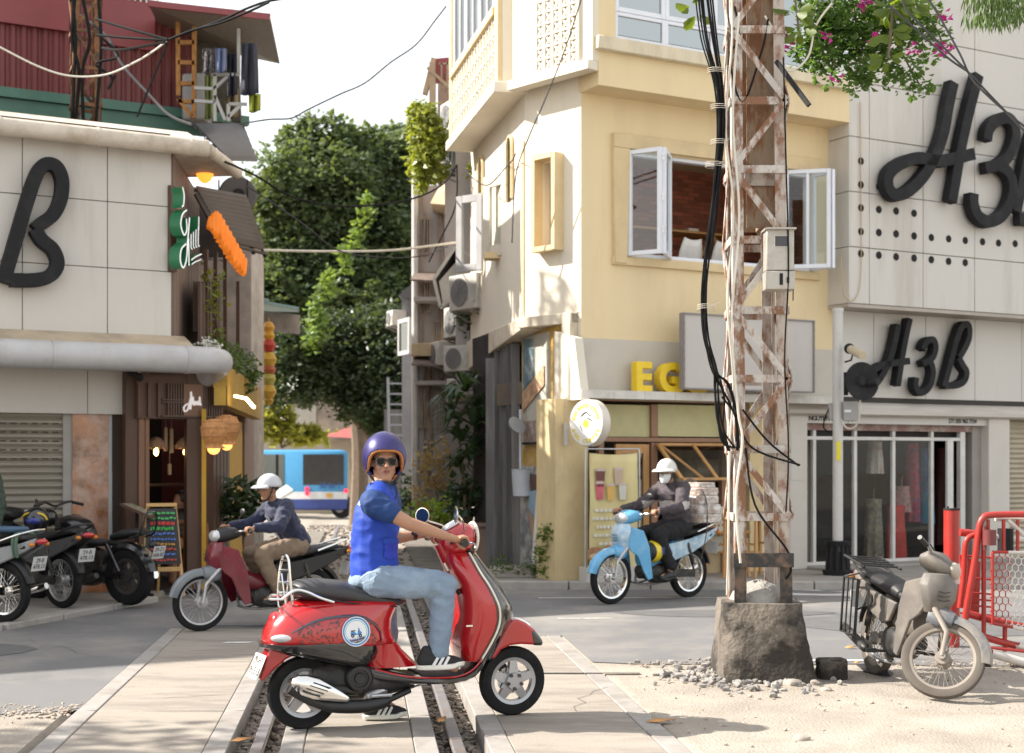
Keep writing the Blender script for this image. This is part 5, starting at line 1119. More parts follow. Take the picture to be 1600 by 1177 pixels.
for x, y0, y1, r in ((662, 300, 780, .02), (690, 330, 640, .03), (706, 290, 600, .04), (671, 560, 790, .035)): m = MB(); m.tube([(X(x, Y1)+.04*math.sin(y), Y1-.1, Z(y, Y1)) for y in range(y0, y1, 40)], r, 6); m.build('wall_pipe', mat('pipe_brown', (.25,.18,.13), rough=.8, var=.4), nh)
for x0, x1, y in ((650, 704, 470), (652, 700, 598)): m = MB(); m.box((X(x0, Y1), Y1-.6, Z(y+6, Y1)), (X(x1, Y1), Y1, Z(y, Y1))); m.k = 1; m.prism([(X(x0-4, Y1), Y1-.75, Z(y-22, Y1)), (X(x1, Y1), Y1-.75, Z(y-20, Y1)), (X(x1, Y1), Y1-.02, Z(y-42, Y1)), (X(x0-2, Y1), Y1-.02, Z(y-42, Y1))], (0,0,.03)); m.build('ledge_and_hood', [m_lav, mat('hood_rust', (.16,.12,.10), rough=.8, var=.4, scale=6)], nh)
# air conditioner outdoor units
acn = [0]
def ac(px0, py0, px1, py1, Y, label, rz=-.35, w_=None):
 c = at((px0+px1)/2, py1, Y); h = (py1-py0)/FP*Y; wd_ = w_ or h*1.25; dp = .3
 t = thing('air_conditioner', label, 'air conditioner', c, rz, 'outdoor air conditioner units')
 m = MB(); m.box((-wd_/2, -dp/2, .03), (wd_/2, dp/2, h)); m.build('casing', m_acw, t, world=False, bevel=(.012, 2))
 m = MB(); m.lathe([(0,0),(h*.36,0),(h*.38,.015),(h*.34,.015)], (-wd_*.1, -dp/2-.004, h*.53), (0,-1,0), 20)
 for k in range(10): m.tube([(-wd_*.1, -dp/2-.02, h*.53), (-wd_*.1+math.cos(k*.628)*h*.36, -dp/2-.02, h*.53+math.sin(k*.628)*h*.36)], .005, 4)
 m.build('fan_grille', m_acd, t, world=False)
 m = MB(); m.box((wd_*.33, -dp/2-.012, h*.25), (wd_*.45, -dp/2-.002, h*.7)); m.box((-wd_/2-.012, -dp*.3, h*.2), (-wd_/2-.002, dp*.3, h*.6)); m.build('service_cover', m_acd if False else mat('ac_pale', (.42,.41,.38), rough=.5), t, world=False)
 m = MB()
 for s in (-1, 1): m.beam((s*wd_*.35, -dp/2-.03, .01), (s*wd_*.35, dp/2+.35, .01), .03, .03); m.beam((s*wd_*.35, -dp/2, .0), (s*wd_*.35, dp/2+.33, -.25), .02, .02)
 m.build('wall_bracket', mat('bracket_grey', (.2,.19,.18), rough=.6), t, world=False)
 return t
ac(698, 160, 726, 208, 23.0, 'topmost air conditioner beside the cornice of the yellow house', -1.15)
ac(699, 226, 727, 272, 23.0, 'second air conditioner from the top, below a thick white hose', -1.15)
ac(712, 430, 758, 488, 21.6, 'air conditioner under the open grey casement, piping at its side', -.9)
ac(705, 480, 733, 530, 23.2, 'air conditioner half hidden by foliage below the largest one', -1.1)
ac(706, 541, 740, 584, 22.2, 'grey air conditioner under the yellow house overhang', -.7)
ac(708, 592, 740, 630, 23.0, 'lowest air conditioner just above the spiky plant', -.8)
ac(681, 535, 700, 575, 24.1, 'small air conditioner next to the drain pipe', -1.2)
ac(613, 486, 626, 512, 29, 'small far air conditioner beside the distant casement', -1.2)
m = MB(); m.tube(spline([at(728, 112, 22.6), at(721, 118, 22.6), at(717, 140, 22.6), at(722, 170, 22.6), at(730, 195, 22.6)], 5), .05, 8); tag(m.build('flexible_hose', mat('hose_white', (.62,.62,.6), rough=.5)), 'thick white hose bending down beside the topmost air conditioner', 'hose')
# open casements hanging over the alley
sash(house, xy(at(757, 300, 20.2)), xy(at(803, 300, 19.6)), Z(272, 19.9), Z(400, 19.9), w=.16, name='cream_casement', fm=mat('cream_frame', (.60,.55,.46), rough=.5), gm=m_glass)
sash(house, xy(at(714, 300, 21.2)), xy(at(754, 300, 20.9)), Z(304, 21), Z(424, 21), w=.11, name='grey_casement', fm=mat('grey_frame', (.36,.36,.37), rough=.5), gm=m_glass)
m = MB(); m.box((X(756, 20), 19.9, Z(405, 20)), (X(800, 20), 20.2, Z(396, 20))); m.build('casement_sill', m_yel2, house)
sash(nh, xy(at(623, 500, 27)), xy(at(641, 500, 26.4)), Z(498, 26.7), Z(555, 26.7), w=.08, name='far_casement', fm=mat('grey_frame', (.4,.4,.4)), gm=m_glassd)
m = MB(); P = [at(678, 436, 22.5), at(712, 386, 22.5), at(714, 420, 23.5), at(690, 478, 23.5)]; m.prism(P, (0,0,.04)); m.build('window_hood', mat('hood_dark', (.12,.12,.12), rough=.6), nh)
m = MB(); m.beam(at(678, 436, 22.5), at(712, 386, 22.5), .05, .05); m.beam(at(678, 436, 22.5), at(688, 480, 22.5), .05, .05); m.beam(at(688, 482, 22.5), at(715, 455, 22.5), .05, .05); m.prism([at(686, 440, 22.55), at(712, 410, 22.55), at(712, 452, 22.55), at(692, 474, 22.55)], (0,.03,0)); m.build('hood_frame', mat('hood_pale', (.42,.40,.36), rough=.6), nh)
# third house
th = thing('far_house', 'small dark far house with a slanting roof beyond the drain pipe', 'house', at(640, 770, 29))
m = MB(); m.box((X(628, 29), 29, Z(780, 29)), (X(668, 29), 33, Z(455, 29))); m.build('wall', mat('far_blue', (.24,.25,.27), rough=.8, var=.15), th)
m = MB(); m.prism([at(622, 462, 28.5), at(648, 440, 28.5), at(668, 440, 28.5), at(668, 470, 28.5)], (0, 4, 0)); m.build('roof', mat('far_roof', (.08,.08,.085), rough=.7), th)
# ground-level clutter on the right of the alley: dark timber posts, mural boards
dk = thing('timber_wall', 'dark weathered timber posts and boards under the overhang', 'wall', at(775, 880, 19.5))
m = MB()
for i, (px_, w_, Y) in enumerate(((766, .05, 19.2), (776, .13, 20.2), (785, .12, 20.0), (792, .07, 19.8), (800, .12, 19.6), (808, .16, 19.4))): m.beam((X(px_, Y), Y, 0), (X(px_, Y) + .03*math.sin(i), Y, Z(538 if i else 560, Y)), w_, .12)
m.build('posts', mat('weathered_post', (.12,.115,.115), rough=.85, var=.35, scale=5, stretch=(2,2,.2), dirt=(.30,.28,.26), dscale=2, damt=.5), dk)
m = MB(); m.prism([(X(742, 20.8), 20.8, 0), (X(812, 19.2)+.1, 19.5, 0), (X(812, 19.2)+.1, 19.5, Z(500, 19.5)), (X(738, 20.8), 20.8, Z(530, 20.8))], (0.1, .3, 0)); m.build('back_boards', mat('boards_black', (.035,.03,.03), rough=.9, var=.4), dk)
mw = thing('mural_wall', 'patchy ochre side wall with pasted boards and a faded mural', 'wall', at(835, 890, 18.7))
FM = Frame(xy(at(812, 700, 19.2)), xy(at(866, 700, 17.95) - at(812, 700, 19.2))); LM = (at(866, 700, 17.95) - at(812, 700, 19.2)); LM.z = 0; LM = LM.length
m = MB(); m.box((0, -.3, 0), (LM, -.03, Z(500, 18.6)), FM); m.build('wall', mat('ochre_patch', (.50,.31,.07), rough=.85, var=.2, dirt=(.50,.44,.34), dscale=2, damt=.6), mw)
m = MB(); a, zt2 = FM.px(817, 528, 0); b, zb2 = FM.px(856, 690, 0)
m.box((a, -.03, zb2), (b, .0, zt2), FM); m.build('board', mat('board_pale', (.44,.42,.36), rough=.7, var=.15), mw)
m = MB(); m.prism([FM.p(a+.02, .002, zt2-.02), FM.p(a+.45, .002, zt2-.05), FM.p(b-.5, .002, zt2-.55), FM.p(a+.02, .002, zt2-.72)], FM.n*.008); m.build('blue_poster', mat('poster_blue', (.10,.17,.2), rough=.6, var=.4, scale=6, dirt=(.55,.55,.55), dscale=5, damt=.7), mw)
m = MB(); m.prism([FM.p(a+.02, .011, zt2-.75), FM.p(b-.1, .011, zt2-.42), FM.p(b-.1, .011, zt2-.68), FM.p(a+.02, .011, zt2-1.0)], FM.n*.008); m.build('brick_print', mat('print_brick', (.46,.28,.17), rough=.7, var=.5, scale=14), mw)
m = MB(); m.box((a+.02, .0, zb2+.02), (b-.45, .008, zb2+.28), FM); m.build('lettered_notice', mat('notice', (.24,.16,.14), rough=.6, dirt=(.5,.45,.4), dscale=12, damt=.8), mw)
m = MB(); m.box((a-.02, 0, zb2-.03), (b+.02, .05, zb2), FM); m.build('board_edge', m_black, mw)
m = MB(); a2, z2_ = FM.px(818, 728, 0); b2, _ = FM.px(848, 800, 0); m.box((0.02, -.03, .05), (LM*.62, .0, z2_), FM); m.build('lower_board', mat('mural_ground', (.20,.21,.22), rough=.8, var=.5, scale=5, dirt=(.55,.53,.46), dscale=2.5, damt=.7), mw)
def mural(pts, col, k, d=.004): 
 m = MB(); m.prism([FM.p(FM.px(x, y, 0)[0], d, FM.px(x, y, 0)[1]) for x, y in pts], FM.n*.004); m.build('mural_patch', mat('mural%d' % k, col, rough=.8, var=.15), mw)
mural([(826, 740), (840, 742), (844, 765), (830, 768)], (.11,.06,.05), 1); mural([(846, 738), (858, 735), (852, 752), (842, 754)], (.52,.38,.25), 2); mural([(828, 768), (842, 764), (848, 800), (836, 812), (826, 796)], (.28,.38,.48), 3); mural([(826, 794), (838, 812), (846, 870), (838, 872), (830, 830)], (.42,.28,.18), 4)
# white plastic pipe and bucket on the mural wall
m = MB(); m.tube(spline([at(848, 682, 18.2), at(846, 720, 18.2), at(838, 830, 18.15), at(834, 890, 18.1)], 4), .035, 8); tag(m.build('plastic_pipe', mat('pvc2', (.62,.6,.56), rough=.4)), 'slanting white plastic pipe in front of the faded mural', 'pipe')
m = MB(); c = at(817, 775, 18.9); m.lathe([(.0,0),(.13,0),(.15,.35),(.16,.36),(.0,.36)], c, n=18); m.tube([c + V((-.03,0,.36)), at(813, 640, 18.9)], .02, 6); tag(m.build('hanging_bucket', mat('bucket', (.50,.53,.58), rough=.4)), 'pale plastic bucket hanging on the timber wall', 'bucket')
m = MB(); c = at(808, 664, 18.7); m.lathe([(0,.02),(.13,0),(.10,-.05),(0,-.03)], c, (.5,-.6,.5), 14); tag(m.build('wall_dish', mat('dish_grey', (.3,.32,.33), rough=.5)), 'small grey dish fixed on the dark timber post', 'dish')
# concrete steps and bricks at the alley mouth
m = MB(); m.box((X(765, 19.2), 18.6, 0), (X(862, 18.6), 19.4, .16)); m.box((X(745, 18.7), 18.2, 0), (X(800, 18.3), 18.55, .07)); struct(m.build('kerb', mat('step_conc', (.34,.31,.27), rough=.9, dirt=(.2,.17,.13), dscale=3), bevel=(.02, 2)))
# plants of the alley
plant('cordyline', at(727, 680, 20.8), at(727, 850, 20.8), (.5,.5,.9), 10, .1, 'tall spiky dracaena with drooping sword leaves in a concrete trough', 'plant', m_leafd, 9, stem=True)
def sword(mb, c, n, L, R_, up=.5):
 for i in range(n):
  a = R_.uniform(0, 6.28); e_ = R_.uniform(-.1, 1.2); d = V((math.cos(a)*math.cos(e_), math.sin(a)*math.cos(e_), math.sin(e_))); l = L*R_.uniform(.6, 1.1); side_ = d.cross(V((0,0,1))).normalized()*l*.07
  p0 = V(c); p1 = p0 + d*l*.5 + V((0,0,.03)); p2 = p0 + d*l*.95 - V((0,0,l*.35)); mb.add([p0-side_*.6, p0+side_*.6, p1+side_, p1-side_, p2], [(0,1,2,3),(3,2,4)])
m = MB(); RR = random.Random(3)
for (x, y, Y, L) in ((728, 612, 20.4, .62), (712, 655, 20.8, .6), (740, 665, 20.3, .6), (722, 690, 20.6, .6), (748, 640, 20.6, .5), (705, 625, 21, .5), (735, 720, 20.3, .5), (715, 730, 20.7, .5), (745, 700, 20.5, .45)): sword(m, at(x, y, Y), 26, L, RR)
bpy.data.objects['cordyline'].children[0].name = 'inner_leaves'; m.build('sword_leaves', m_leafd, bpy.data.objects['cordyline'], smooth=None)
tr = thing('planter', 'long concrete planter box at the foot of the spiky dracaena', 'planter', at(755, 880, 19.6)); m = MB(); m.box((X(738, 20.6), 20.3, .0), (X(775, 20.6), 20.7, .62)); m.box((X(736, 20.6), 20.25, .62), (X(777, 20.6), 20.75, .68)); m.build('trough', mat('trough', (.28,.20,.16), rough=.9, dirt=(.16,.12,.09)), tr, bevel=(.01,1)); m = MB(); m.box((X(740, 20.6), 20.32, .681), (X(773, 20.6), 20.68, .69)); m.build('soil', mat('soil', (.08,.05,.03), rough=.95), tr)
plant('dry_shrub', at(685, 755, 23.5), at(690, 830, 23.5), (.5,.5,.75), 520, .1, 'dry yellowish shrub behind the scooter mirror', 'plant', leafmat('leaf_dry', (.33,.25,.13)), 11)
plant('low_shrub', at(690, 800, 22), at(690, 830, 22), (.6,.4,.28), 380, .1, 'bright lime leaved bush low beside the scooter mirror', 'plant', leafmat('leaf_lime', (.22,.33,.05)), 12)
plant('low_shrub', at(665, 775, 25), at(660, 820, 25), (.7,.5,.5), 420, .13, 'dark green bush left of the dry shrub', 'plant', m_leafd, 13)
plant('leafy_shrub', at(735, 775, 20.9), at(735, 820, 20.9), (.45,.4,.35), 320, .15, 'broad dark leaves below the dracaena', 'plant', m_leafd, 14)
plant('wall_shrub', at(858, 855, 17.75), at(858, 905, 17.7), (.17,.17,.42), 420, .07, 'small leafy shrub against the yellow pillar, pale undersides', 'plant', leafmat('leaf_fresh', (.14,.20,.06)), 15)
for i, (x, y, lab) in enumerate(((826, 893, 'low weeds beside the concrete step'), (782, 888, 'small weed tuft left of the concrete step'), (852, 900, 'grass tuft at the base of the white plastic pipe'))): plant('weed', at(x, y-6, 18.0), at(x, y+4, 18), (.2,.15,.12), 110, .05, lab, 'plant', m_leafm, 20+i, stem=False, group='weeds at the alley mouth')
plant('hanging_vine', at(668, 215, 22.5), at(690, 290, 23), (.3,.5,.55), 10, .12, 'bright green vine spilling over the balcony of the narrow house', 'plant', m_leafy, 31, cents=[((at(660, 185, 22.5)), (.28,.4,.32), 420), (at(668, 215, 22.5), (.34,.5,.45), 600), (at(665, 250, 22.4), (.3,.45,.42), 480), (at(655, 280, 22.3), (.14,.2,.25), 90), (at(690, 268, 22.6), (.14,.2,.12), 60)], hang=.5)
plant('hanging_vine', at(733, 30, 22), at(733, 0, 22), (.1,.2,.5), 10, .1, 'thin vine trailing down the upper edge of the yellow house', 'plant', m_leafy, 33, cents=[(at(729, 12, 21.8), (.1,.2,.25), 70), (at(733, 45, 21.8), (.05,.1,.2), 30), (at(734, 110, 22), (.05,.1,.2), 20), (at(733, 175, 22), (.06,.1,.15), 24), (at(735, 262, 22), (.06,.1,.12), 20)], hang=.6, stem=False)
plant('leafy_shrub', at(728, 500, 22.3), at(735, 530, 22.3), (.18,.3,.3), 160, .09, 'dark bush between two air conditioners', 'plant', m_leafd, 34)
# lanterns string, teal awning across the alley
la = thing('lean_to', 'teal edged lean-to roof over the alley with hanging lanterns', 'roof', at(430, 640, 27))
m = MB(); P = [at(392, 468, 26), at(468, 482, 27), at(470, 500, 29), at(388, 490, 29)]; m.prism([at(388, 470, 25.5), at(467, 484, 26.5), at(467, 488, 30), at(380, 486, 30)], (0,0,.05)); m.beam(at(390, 466, 25.5), at(415, 470, 25.8), .18, .06); m.build('teal_edge', mat('teal', (.13,.22,.22), rough=.5), la)
m = MB(); m.beam(at(398, 480, 26), at(398, 820, 26), .14, .14); m.beam(at(407, 486, 26.4), at(407, 820, 26.4), .08, .08); m.prism([at(396, 484, 26.8), at(468, 492, 27.4), at(468, 522, 27.4), at(396, 516, 26.8)], (0,.05,0)); m.build('frame', mat('frame_old', (.20,.18,.16), rough=.8, var=.3), la)
m = MB(); m.box((X(310, 24), 23.8, 0), (X(396, 24), 25, Z(384, 25))); m.build('side_wall', mat('old_wall', (.40,.37,.33), rough=.9, var=.3, scale=3), la)
for i, (y, r, cc) in enumerate(((512, .11, (.55,.28,.03)), (525, .11, (.6,.30,.02)), (540, .13, (.45,.04,.02)), (562, .15, (.55,.33,.04)), (578, .13, (.40,.10,.03)), (592, .13, (.42,.38,.08)), (612, .14, (.55,.33,.04)), (626, .09, (.5,.3,.04)))):
 c = at(420, y, 25.2); m = MB(); m.lathe([(.02,r*.95),(r*.6,r*.8),(r,0),(r*.6,-r*.8),(.02,-r*.95)], c, n=14); m.tube([c+V((0,0,r)), c+V((0,0,r+.06))], .01, 4)
 tag(m.build('paper_lantern', mat('lant%d' % i, cc, rough=.6, var=.2, scale=9)), ['orange', 'bright orange', 'red', 'large yellow', 'rusty red', 'olive', 'lower golden', 'lowest small yellow'][i] + ' paper lantern in the vertical string', 'lantern', 'string of paper lanterns')
# ---------------------------------------------------------------- far end: tree, walls, bus
def tree(label, name, base, blobs, size, mt, seed, trunk_r=.35, mul=2.6):
 t = thing(name, label, 'tree', base); m = MB()
 for i, (c, r, n) in enumerate(blobs): leaves(m, c, r, int(n*mul), size, seed + i*3, dens=.5)
 m.build('crown', mt, t, smooth=None)
 m = MB(); b = V(base); top = V(blobs[0][0])
 m.tube(spline([b, b.lerp(top, .3) + V((.2,0,0)), b.lerp(top, .6), top], 4), [trunk_r*(1-.06*i) for i in range(13)], 8)
 for c, r, n in blobs[1:]: s_ = b.lerp(top, .45); m.tube([s_, s_.lerp(V(c), .5) + V((0,0,.3)), V(c)], [trunk_r*.5, trunk_r*.3, .04], 6)
 m.build('trunk', m_stem, t); return t
def bl(x, y, Y, rx, rz, n): return (at(x, y, Y), (rx, rx*.8, rz), n)
tree('large dark green tree rising over the far end of the alley', 'tree', (at(560, 760, 50)[0], 50, gz(50)), [bl(535, 400, 50, 3.4, 2.6, 3800), bl(480, 300, 49, 2.6, 2.0, 2600), bl(500, 235, 50, 1.6, 1.3, 1300), bl(560, 290, 51, 2.4, 2.0, 2300), bl(620, 300, 51, 1.8, 2.4, 2200), bl(610, 400, 50, 2.2, 2.4, 2200), bl(450, 380, 48.5, 1.4, 2.2, 1600), bl(440, 300, 48.5, 1.0, .8, 500), bl(520, 480, 49, 3.0, 2.0, 2400), bl(600, 500, 50, 2.6, 2.4, 2300), bl(450, 460, 48, 1.3, 1.6, 1100), bl(612, 235, 52, 1.0, 1.1, 500), bl(565, 215, 51, .9, .5, 260)], .24, leafmat('leaf_tree_hazy', (.095,.135,.07)), 50)  # leaf green lightened to stand in for haze in the air
tree('darker understorey tree hanging over the far walls', 'tree', (at(600, 790, 44)[0], 44, gz(44)), [bl(590, 560, 44, 2.4, 1.8, 2600), bl(520, 570, 44, 2.2, 1.3, 1800), bl(455, 575, 43, 1.4, 1.3, 1100), bl(610, 630, 43, 1.3, 1.1, 1000), bl(560, 620, 43.5, 1.2, .9, 800)], .2, leafmat('leaf_under', (.05,.075,.04)), 70, .25)
plant('climbing_vine', at(515, 470, 42), at(520, 640, 42), (1,1,1), 10, .26, 'sunlit yellow green creeper climbing in front of the dark tree', 'plant', leafmat('leaf_sun', (.14,.21,.055)), 80, cents=[(at(575, 325, 42), (.13,.3,.5), 60), (at(558, 362, 42), (.12,.3,.6), 70), (at(537, 400, 42), (.18,.4,.6), 80), (at(515, 440, 42), (.24,.4,.6), 80), (at(495, 480, 42), (.25,.4,.7), 70), (at(492, 520, 42), (.4,.4,.6), 120)], stem=False)
plant('hedge', at(440, 670, 46), at(440, 700, 46), (1.5,.8,.8), 10, .3, 'yellow green creeper mass on the wall above the bus', 'plant', leafmat('leaf_hedge', (.30,.32,.08)), 90, cents=[(at(425, 655, 46), (.8,.6,.8), 600), (at(470, 678, 46), (1.1,.5,.32), 500), (at(420, 620, 46), (.4,.4,.9), 260)])
fw = thing('far_building', 'pale far building with a red tin roof behind the bus', 'building', at(560, 800, 62))
m = MB(); Yf = 64; m.box((X(380, Yf), Yf, -1.2), (X(662, Yf), Yf+6, Z(688, Yf))); m.k = 1; m.box((X(430, Yf), Yf+3, 1), (X(662, Yf), Yf+8, Z(610, Yf))); m.build('wall', [mat('far_cream', (.50,.42,.30), rough=.9, var=.15, scale=.8), mat('far_grey', (.25,.21,.18), rough=.9, var=.4, scale=1.2)], fw)
m = MB(); m.prism([at(500, 682, Yf-1), at(545, 668, Yf+1), at(640, 668, Yf+1), at(655, 690, Yf-1)], (0, 1, 0)); m.build('red_roof', mat('far_red', (.30,.07,.06), rough=.6), fw)
m = MB(); m.box((X(549, Yf), Yf-.05, Z(770, Yf)), (X(566, Yf), Yf+.02, Z(716, Yf))); m.build('doorway', mat('far_door', (.16,.14,.10)), fw)
m = MB(); m.box((X(445, Yf), Yf+2.9, Z(660, Yf)), (X(480, Yf), Yf+3.1, Z(630, Yf))); m.build('window', mat('far_win', (.35,.33,.30)), fw)
fb2 = thing('far_shed', 'grey plank shed wall between the far walls and the alley', 'shed', at(640, 790, 36))
m = MB(); m.box((X(600, 38), 38, -.3), (X(665, 38), 39, Z(640, 38))); m.k = 1; m.box((X(640, 30), 30, 0), (X(700, 30), 31, Z(600, 30))); m.build('wall', [mat('shed_grey', (.14,.135,.13), rough=.9, var=.5, scale=2, stretch=(3,3,.3)), mat('shed_dark', (.07,.06,.05), rough=.9, var=.6, scale=2.5)], fb2)
m = MB(); a, b = at(606, 590, 34), at(608, 685, 34); m.beam(a, b, .06, .06); a2_, b2_ = at(632, 590, 34), at(633, 685, 34); m.beam(a2_, b2_, .06, .06)
for k in range(6): m.beam(a.lerp(b, .1+k*.17), a2_.lerp(b2_, .1+k*.17), .04, .04)
tag(m.build('ladder', mat('ladder_grey', (.30,.31,.34), rough=.5, metal=.3)), 'grey metal ladder against the dark far wall', 'ladder')
tree('street tree beyond the left edge whose leaves throw dappled shade on the slabs', 'tree', (-10.6, 8.2, 0), [bl2 for bl2 in (((-9.0, 8.1, 5.2), (1.3, 1.0, .8), 900), ((-8.2, 7.6, 5.0), (.9, .7, .5), 420), ((-9.9, 7.9, 5.6), (1.0, .9, .7), 500))], .16, m_leafm, 140, .12, .6)
# bus
def bus():
 Y = 58.0; zb = gz(58); t = thing('city_bus', 'blue and white city bus seen from behind at the end of the alley', 'bus', (X(500, Y), Y, zb), 0)
 x0, x1 = X(462, Y), X(541, Y)+.1; ztop = Z(703, Y); L = 11; sk = V((-9.2, 6.0, 0)); e = V((1,0,0))
 def bodysec(ins, z): return [V((x0+ins, Y+ins*.3, z)), V((x1-ins, Y+ins*.3, z)), V((x1-ins, Y, z)) + sk, V((x0+ins, Y, z)) + sk]
 zl = zb + .35
 m = MB(); m.loft([bodysec(0, zl + .75), bodysec(0, ztop-.15), bodysec(.12, ztop)]); m.k = 1; m.loft([bodysec(0, zl+.45), bodysec(0, zl+.75)]); m.k = 2; m.loft([bodysec(.02, zl), bodysec(0, zl+.45)])
 bb = m.build('body', [mat('bus_blue', (.05,.25,.48), rough=.3, var=.05), mat('bus_white', (.6,.62,.64), rough=.3), mat('bus_navy', (.025,.05,.22), rough=.35)], t, bevel=(.08, 2))
 m = MB(); m.add([(x0+.3, Y-.02, Z(758, Y)), (x1-.2, Y-.02, Z(758, Y)), (x1-.2, Y-.02, Z(710, Y)), (x0+.3, Y-.02, Z(710, Y))], [(0,1,2,3)]); m.build('rear_window', mat('bus_glass', (.05,.06,.06), rough=.08), t)
 sd = sk.normalized(); nS = V((sd.y, -sd.x, 0)); nS = nS if nS.y < 0 else -nS
 o = V((x0, Y, 0)) + nS*.02
 m = MB(); m.add([o + sd*.6 + V((0,0,Z(766, Y))), o + sd*10 + V((0,0,Z(766, Y))), o + sd*10 + V((0,0,Z(710, Y))), o + sd*.6 + V((0,0,Z(710, Y)))], [(0,1,2,3)]); m.build('side_windows', mat('bus_glass', (.05,.06,.06)), t)
 m = MB()
 for k in range(5): m.beam(o + nS*.02 + sd*(1+2*k) + V((0,0,Z(766,Y))), o + nS*.02 + sd*(1+2*k) + V((0,0,Z(710,Y))), .06, .06)
 m.build('window_posts', m_black, t)
 m = MB(); pts = [(0.1, 1.5), (.9, .6), (4.8, .5), (5, .9), (2.5, .95), (1.2, 1.25), (.45, 2.0)]; m.prism([o + nS*.0 + sd*a + V((0,0,zl+.2+b*.42)) for a, b in pts], nS*.02); m.build('white_swoosh', MATS['bus_white'], t)
 for y in (764, 771): m = MB(); m.lathe([(0,0),(.09,0),(.09,.04),(0,.04)], (X(480, Y), Y-.03, Z(y, Y)), (0,-1,0), 12); m.build('tail_light', mat('tail_red', (.6,.02,.04), emit=(1,.03,.08), estr=.8), t)
 m = MB(); m.lathe([(0,0),(.09,0),(.09,.04),(0,.04)], (x1-.1, Y-.03, Z(767, Y)), (0,-1,0), 12); m.build('tail_light', MATS['tail_red'], t)
 m = MB(); m.box((X(510, Y), Y-.04, zl+.52), (X(519, Y), Y-.01, zl+.68)); m.build('number_plate', mat('plate_amber', (.6,.35,.06)), t)
 m = MB(); put_text(m, '30 86 7', V((X(498, Y), Y-.02, Z(763, Y))), (1,0,0), (0,0,1), .3, .01); m.build('fleet_number', mat('bus_ink', (.05,.12,.4)), t, smooth=None)
 for q in (o + sd*2.4, o + sd*8.2, V((x1-.4, Y+1, 0)) ):
  m = MB(); c = V((q.x, q.y, zb+.48)); m.lathe([(.0,-.12),(.28,-.12),(.48,-.14),(.5,0),(.48,.14),(0,.14)], c, nS, 20); w_ = m.build('wheel', mat('bus_tyre', (.03,.03,.03), rough=.8), t); m = MB(); m.lathe([(0,.13),(.25,.15),(.27,.16),(0,.155)], c, nS, 16); m.build('rim', mat('bus_rim', (.5,.5,.5), rough=.4), w_)
bus()
# grey car, half hidden behind the rider
cr = thing('grey_car', 'silver grey car parked behind the rider, only its rear visible', 'car', (X(622, 42), 42, gz(42)))
m = MB(); zc = gz(42); secs = []
for x_, z0_, z1_, hw in ((-2.1,.35,.75,.7),(-1.9,.25,.95,.8),(-1.0,.2,1.0,.84),(-.6,.2,1.35,.8),(.4,.2,1.45,.78),(1.3,.2,1.35,.78),(1.8,.22,1.0,.82),(2.1,.3,.85,.75)): secs.append([(q[1] + X(622, 42), 42 + q[0]*.9, zc + q[2]) for q in rbox_sec(x_, 0, z0_, z1_, hw, 16, 4)])
m.loft(secs); m.build('body', mat('car_silver', (.20,.205,.21), rough=.25, metal=.5), cr, sub=1)
m = MB(); m.prism([(X(622,42)-.6, 40.9, zc+1.02), (X(622,42)+.6, 40.9, zc+1.02), (X(622,42)+.5, 41.2, zc+1.32), (X(622,42)-.5, 41.2, zc+1.32)], (0,-.02,.01)); m.build('rear_window', mat('bus_glass', (.05,.05,.05)), cr)
for s in (-1, 1):
 for yy in (40.8, 43.2): m = MB(); m.lathe([(0,-.1),(.2,-.1),(.3,-.08),(.3,.08),(.2,.1),(0,.1)], (X(622,42)+s*.76, yy, zc+.3), (1,0,0), 18); m.build('wheel', MATS['bus_tyre'], cr)
for s in (-1,1): m = MB(); m.box((X(622,42)+s*.72-.08, 40.1, zc+.7), (X(622,42)+s*.72+.08, 40.2, zc+.88)); m.build('tail_light', mat('car_red', (.35,.02,.02), rough=.3), cr)
# rough stone edging and debris along the tracks
m = MB()
for i in range(240):
 side_ = rnd.random() < .5; y = rnd.uniform(19, 42); q = rnd.uniform(1.5, 2.5) if side_ else rnd.uniform(-3.2, -1.6); rock(m, (XQ(q, y), y, gz(y) + .02), rnd.uniform(.03, .10), i*.31, .45)
tag(m.build('track_rubble', mat('rubble', (.24,.21,.18), rough=.9, var=.3), org=(0,0,0)), 'broken stones and concrete along the far stretch of track', 'rubble', kind='stuff')
# ---------------------------------------------------------------- lattice pole on its concrete block
m_block = mat('old_block', (.17,.145,.12), rough=.92, var=.35, scale=4, dirt=(.022,.018,.015), dscale=2.4, damt=.92, dpos=(.42,.53), bump=1.0, bscale=22, fine=.4)
bt = .56
blk = thing('concrete_footing', 'stained tapering concrete footing block under the lattice pole', 'footing', onground(1190, 1062))
m = MB(); NB = 14
cbs = [at(1105, 1038, 10.75), at(1128, 1058, 10.0), at(1283, 1072, 9.9), at(1270, 1035, 10.8)]; cts = [at(1118, 936, 10.6), at(1133, 944, 10.05), at(1253, 945, 10.0), at(1240, 934, 10.6)]
for c in cbs: c.z = -.05
for c in cts: c.z = bt
secs = []
for k in range(9):
 u = k/8; ring = []
 for i in range(4):
  a, b = cbs[i].lerp(cts[i], u), cbs[(i+1) % 4].lerp(cts[(i+1) % 4], u)
  for j in range(8):
   p = a.lerp(b, j/8); q = noise.noise(p*4) * .035 + noise.noise(p*13) * .014; n_ = (p - sum(cts, V((0,0,0)))/4); n_.z = 0; n_.normalize(); ring.append(p + n_*(q - (.03 if j == 0 else 0)))
 secs.append(ring)
m.loft(secs); top_c = sum(cts, V((0,0,0)))/4
m.build('block', m_block, blk, smooth=50)
m = MB(); secs = []
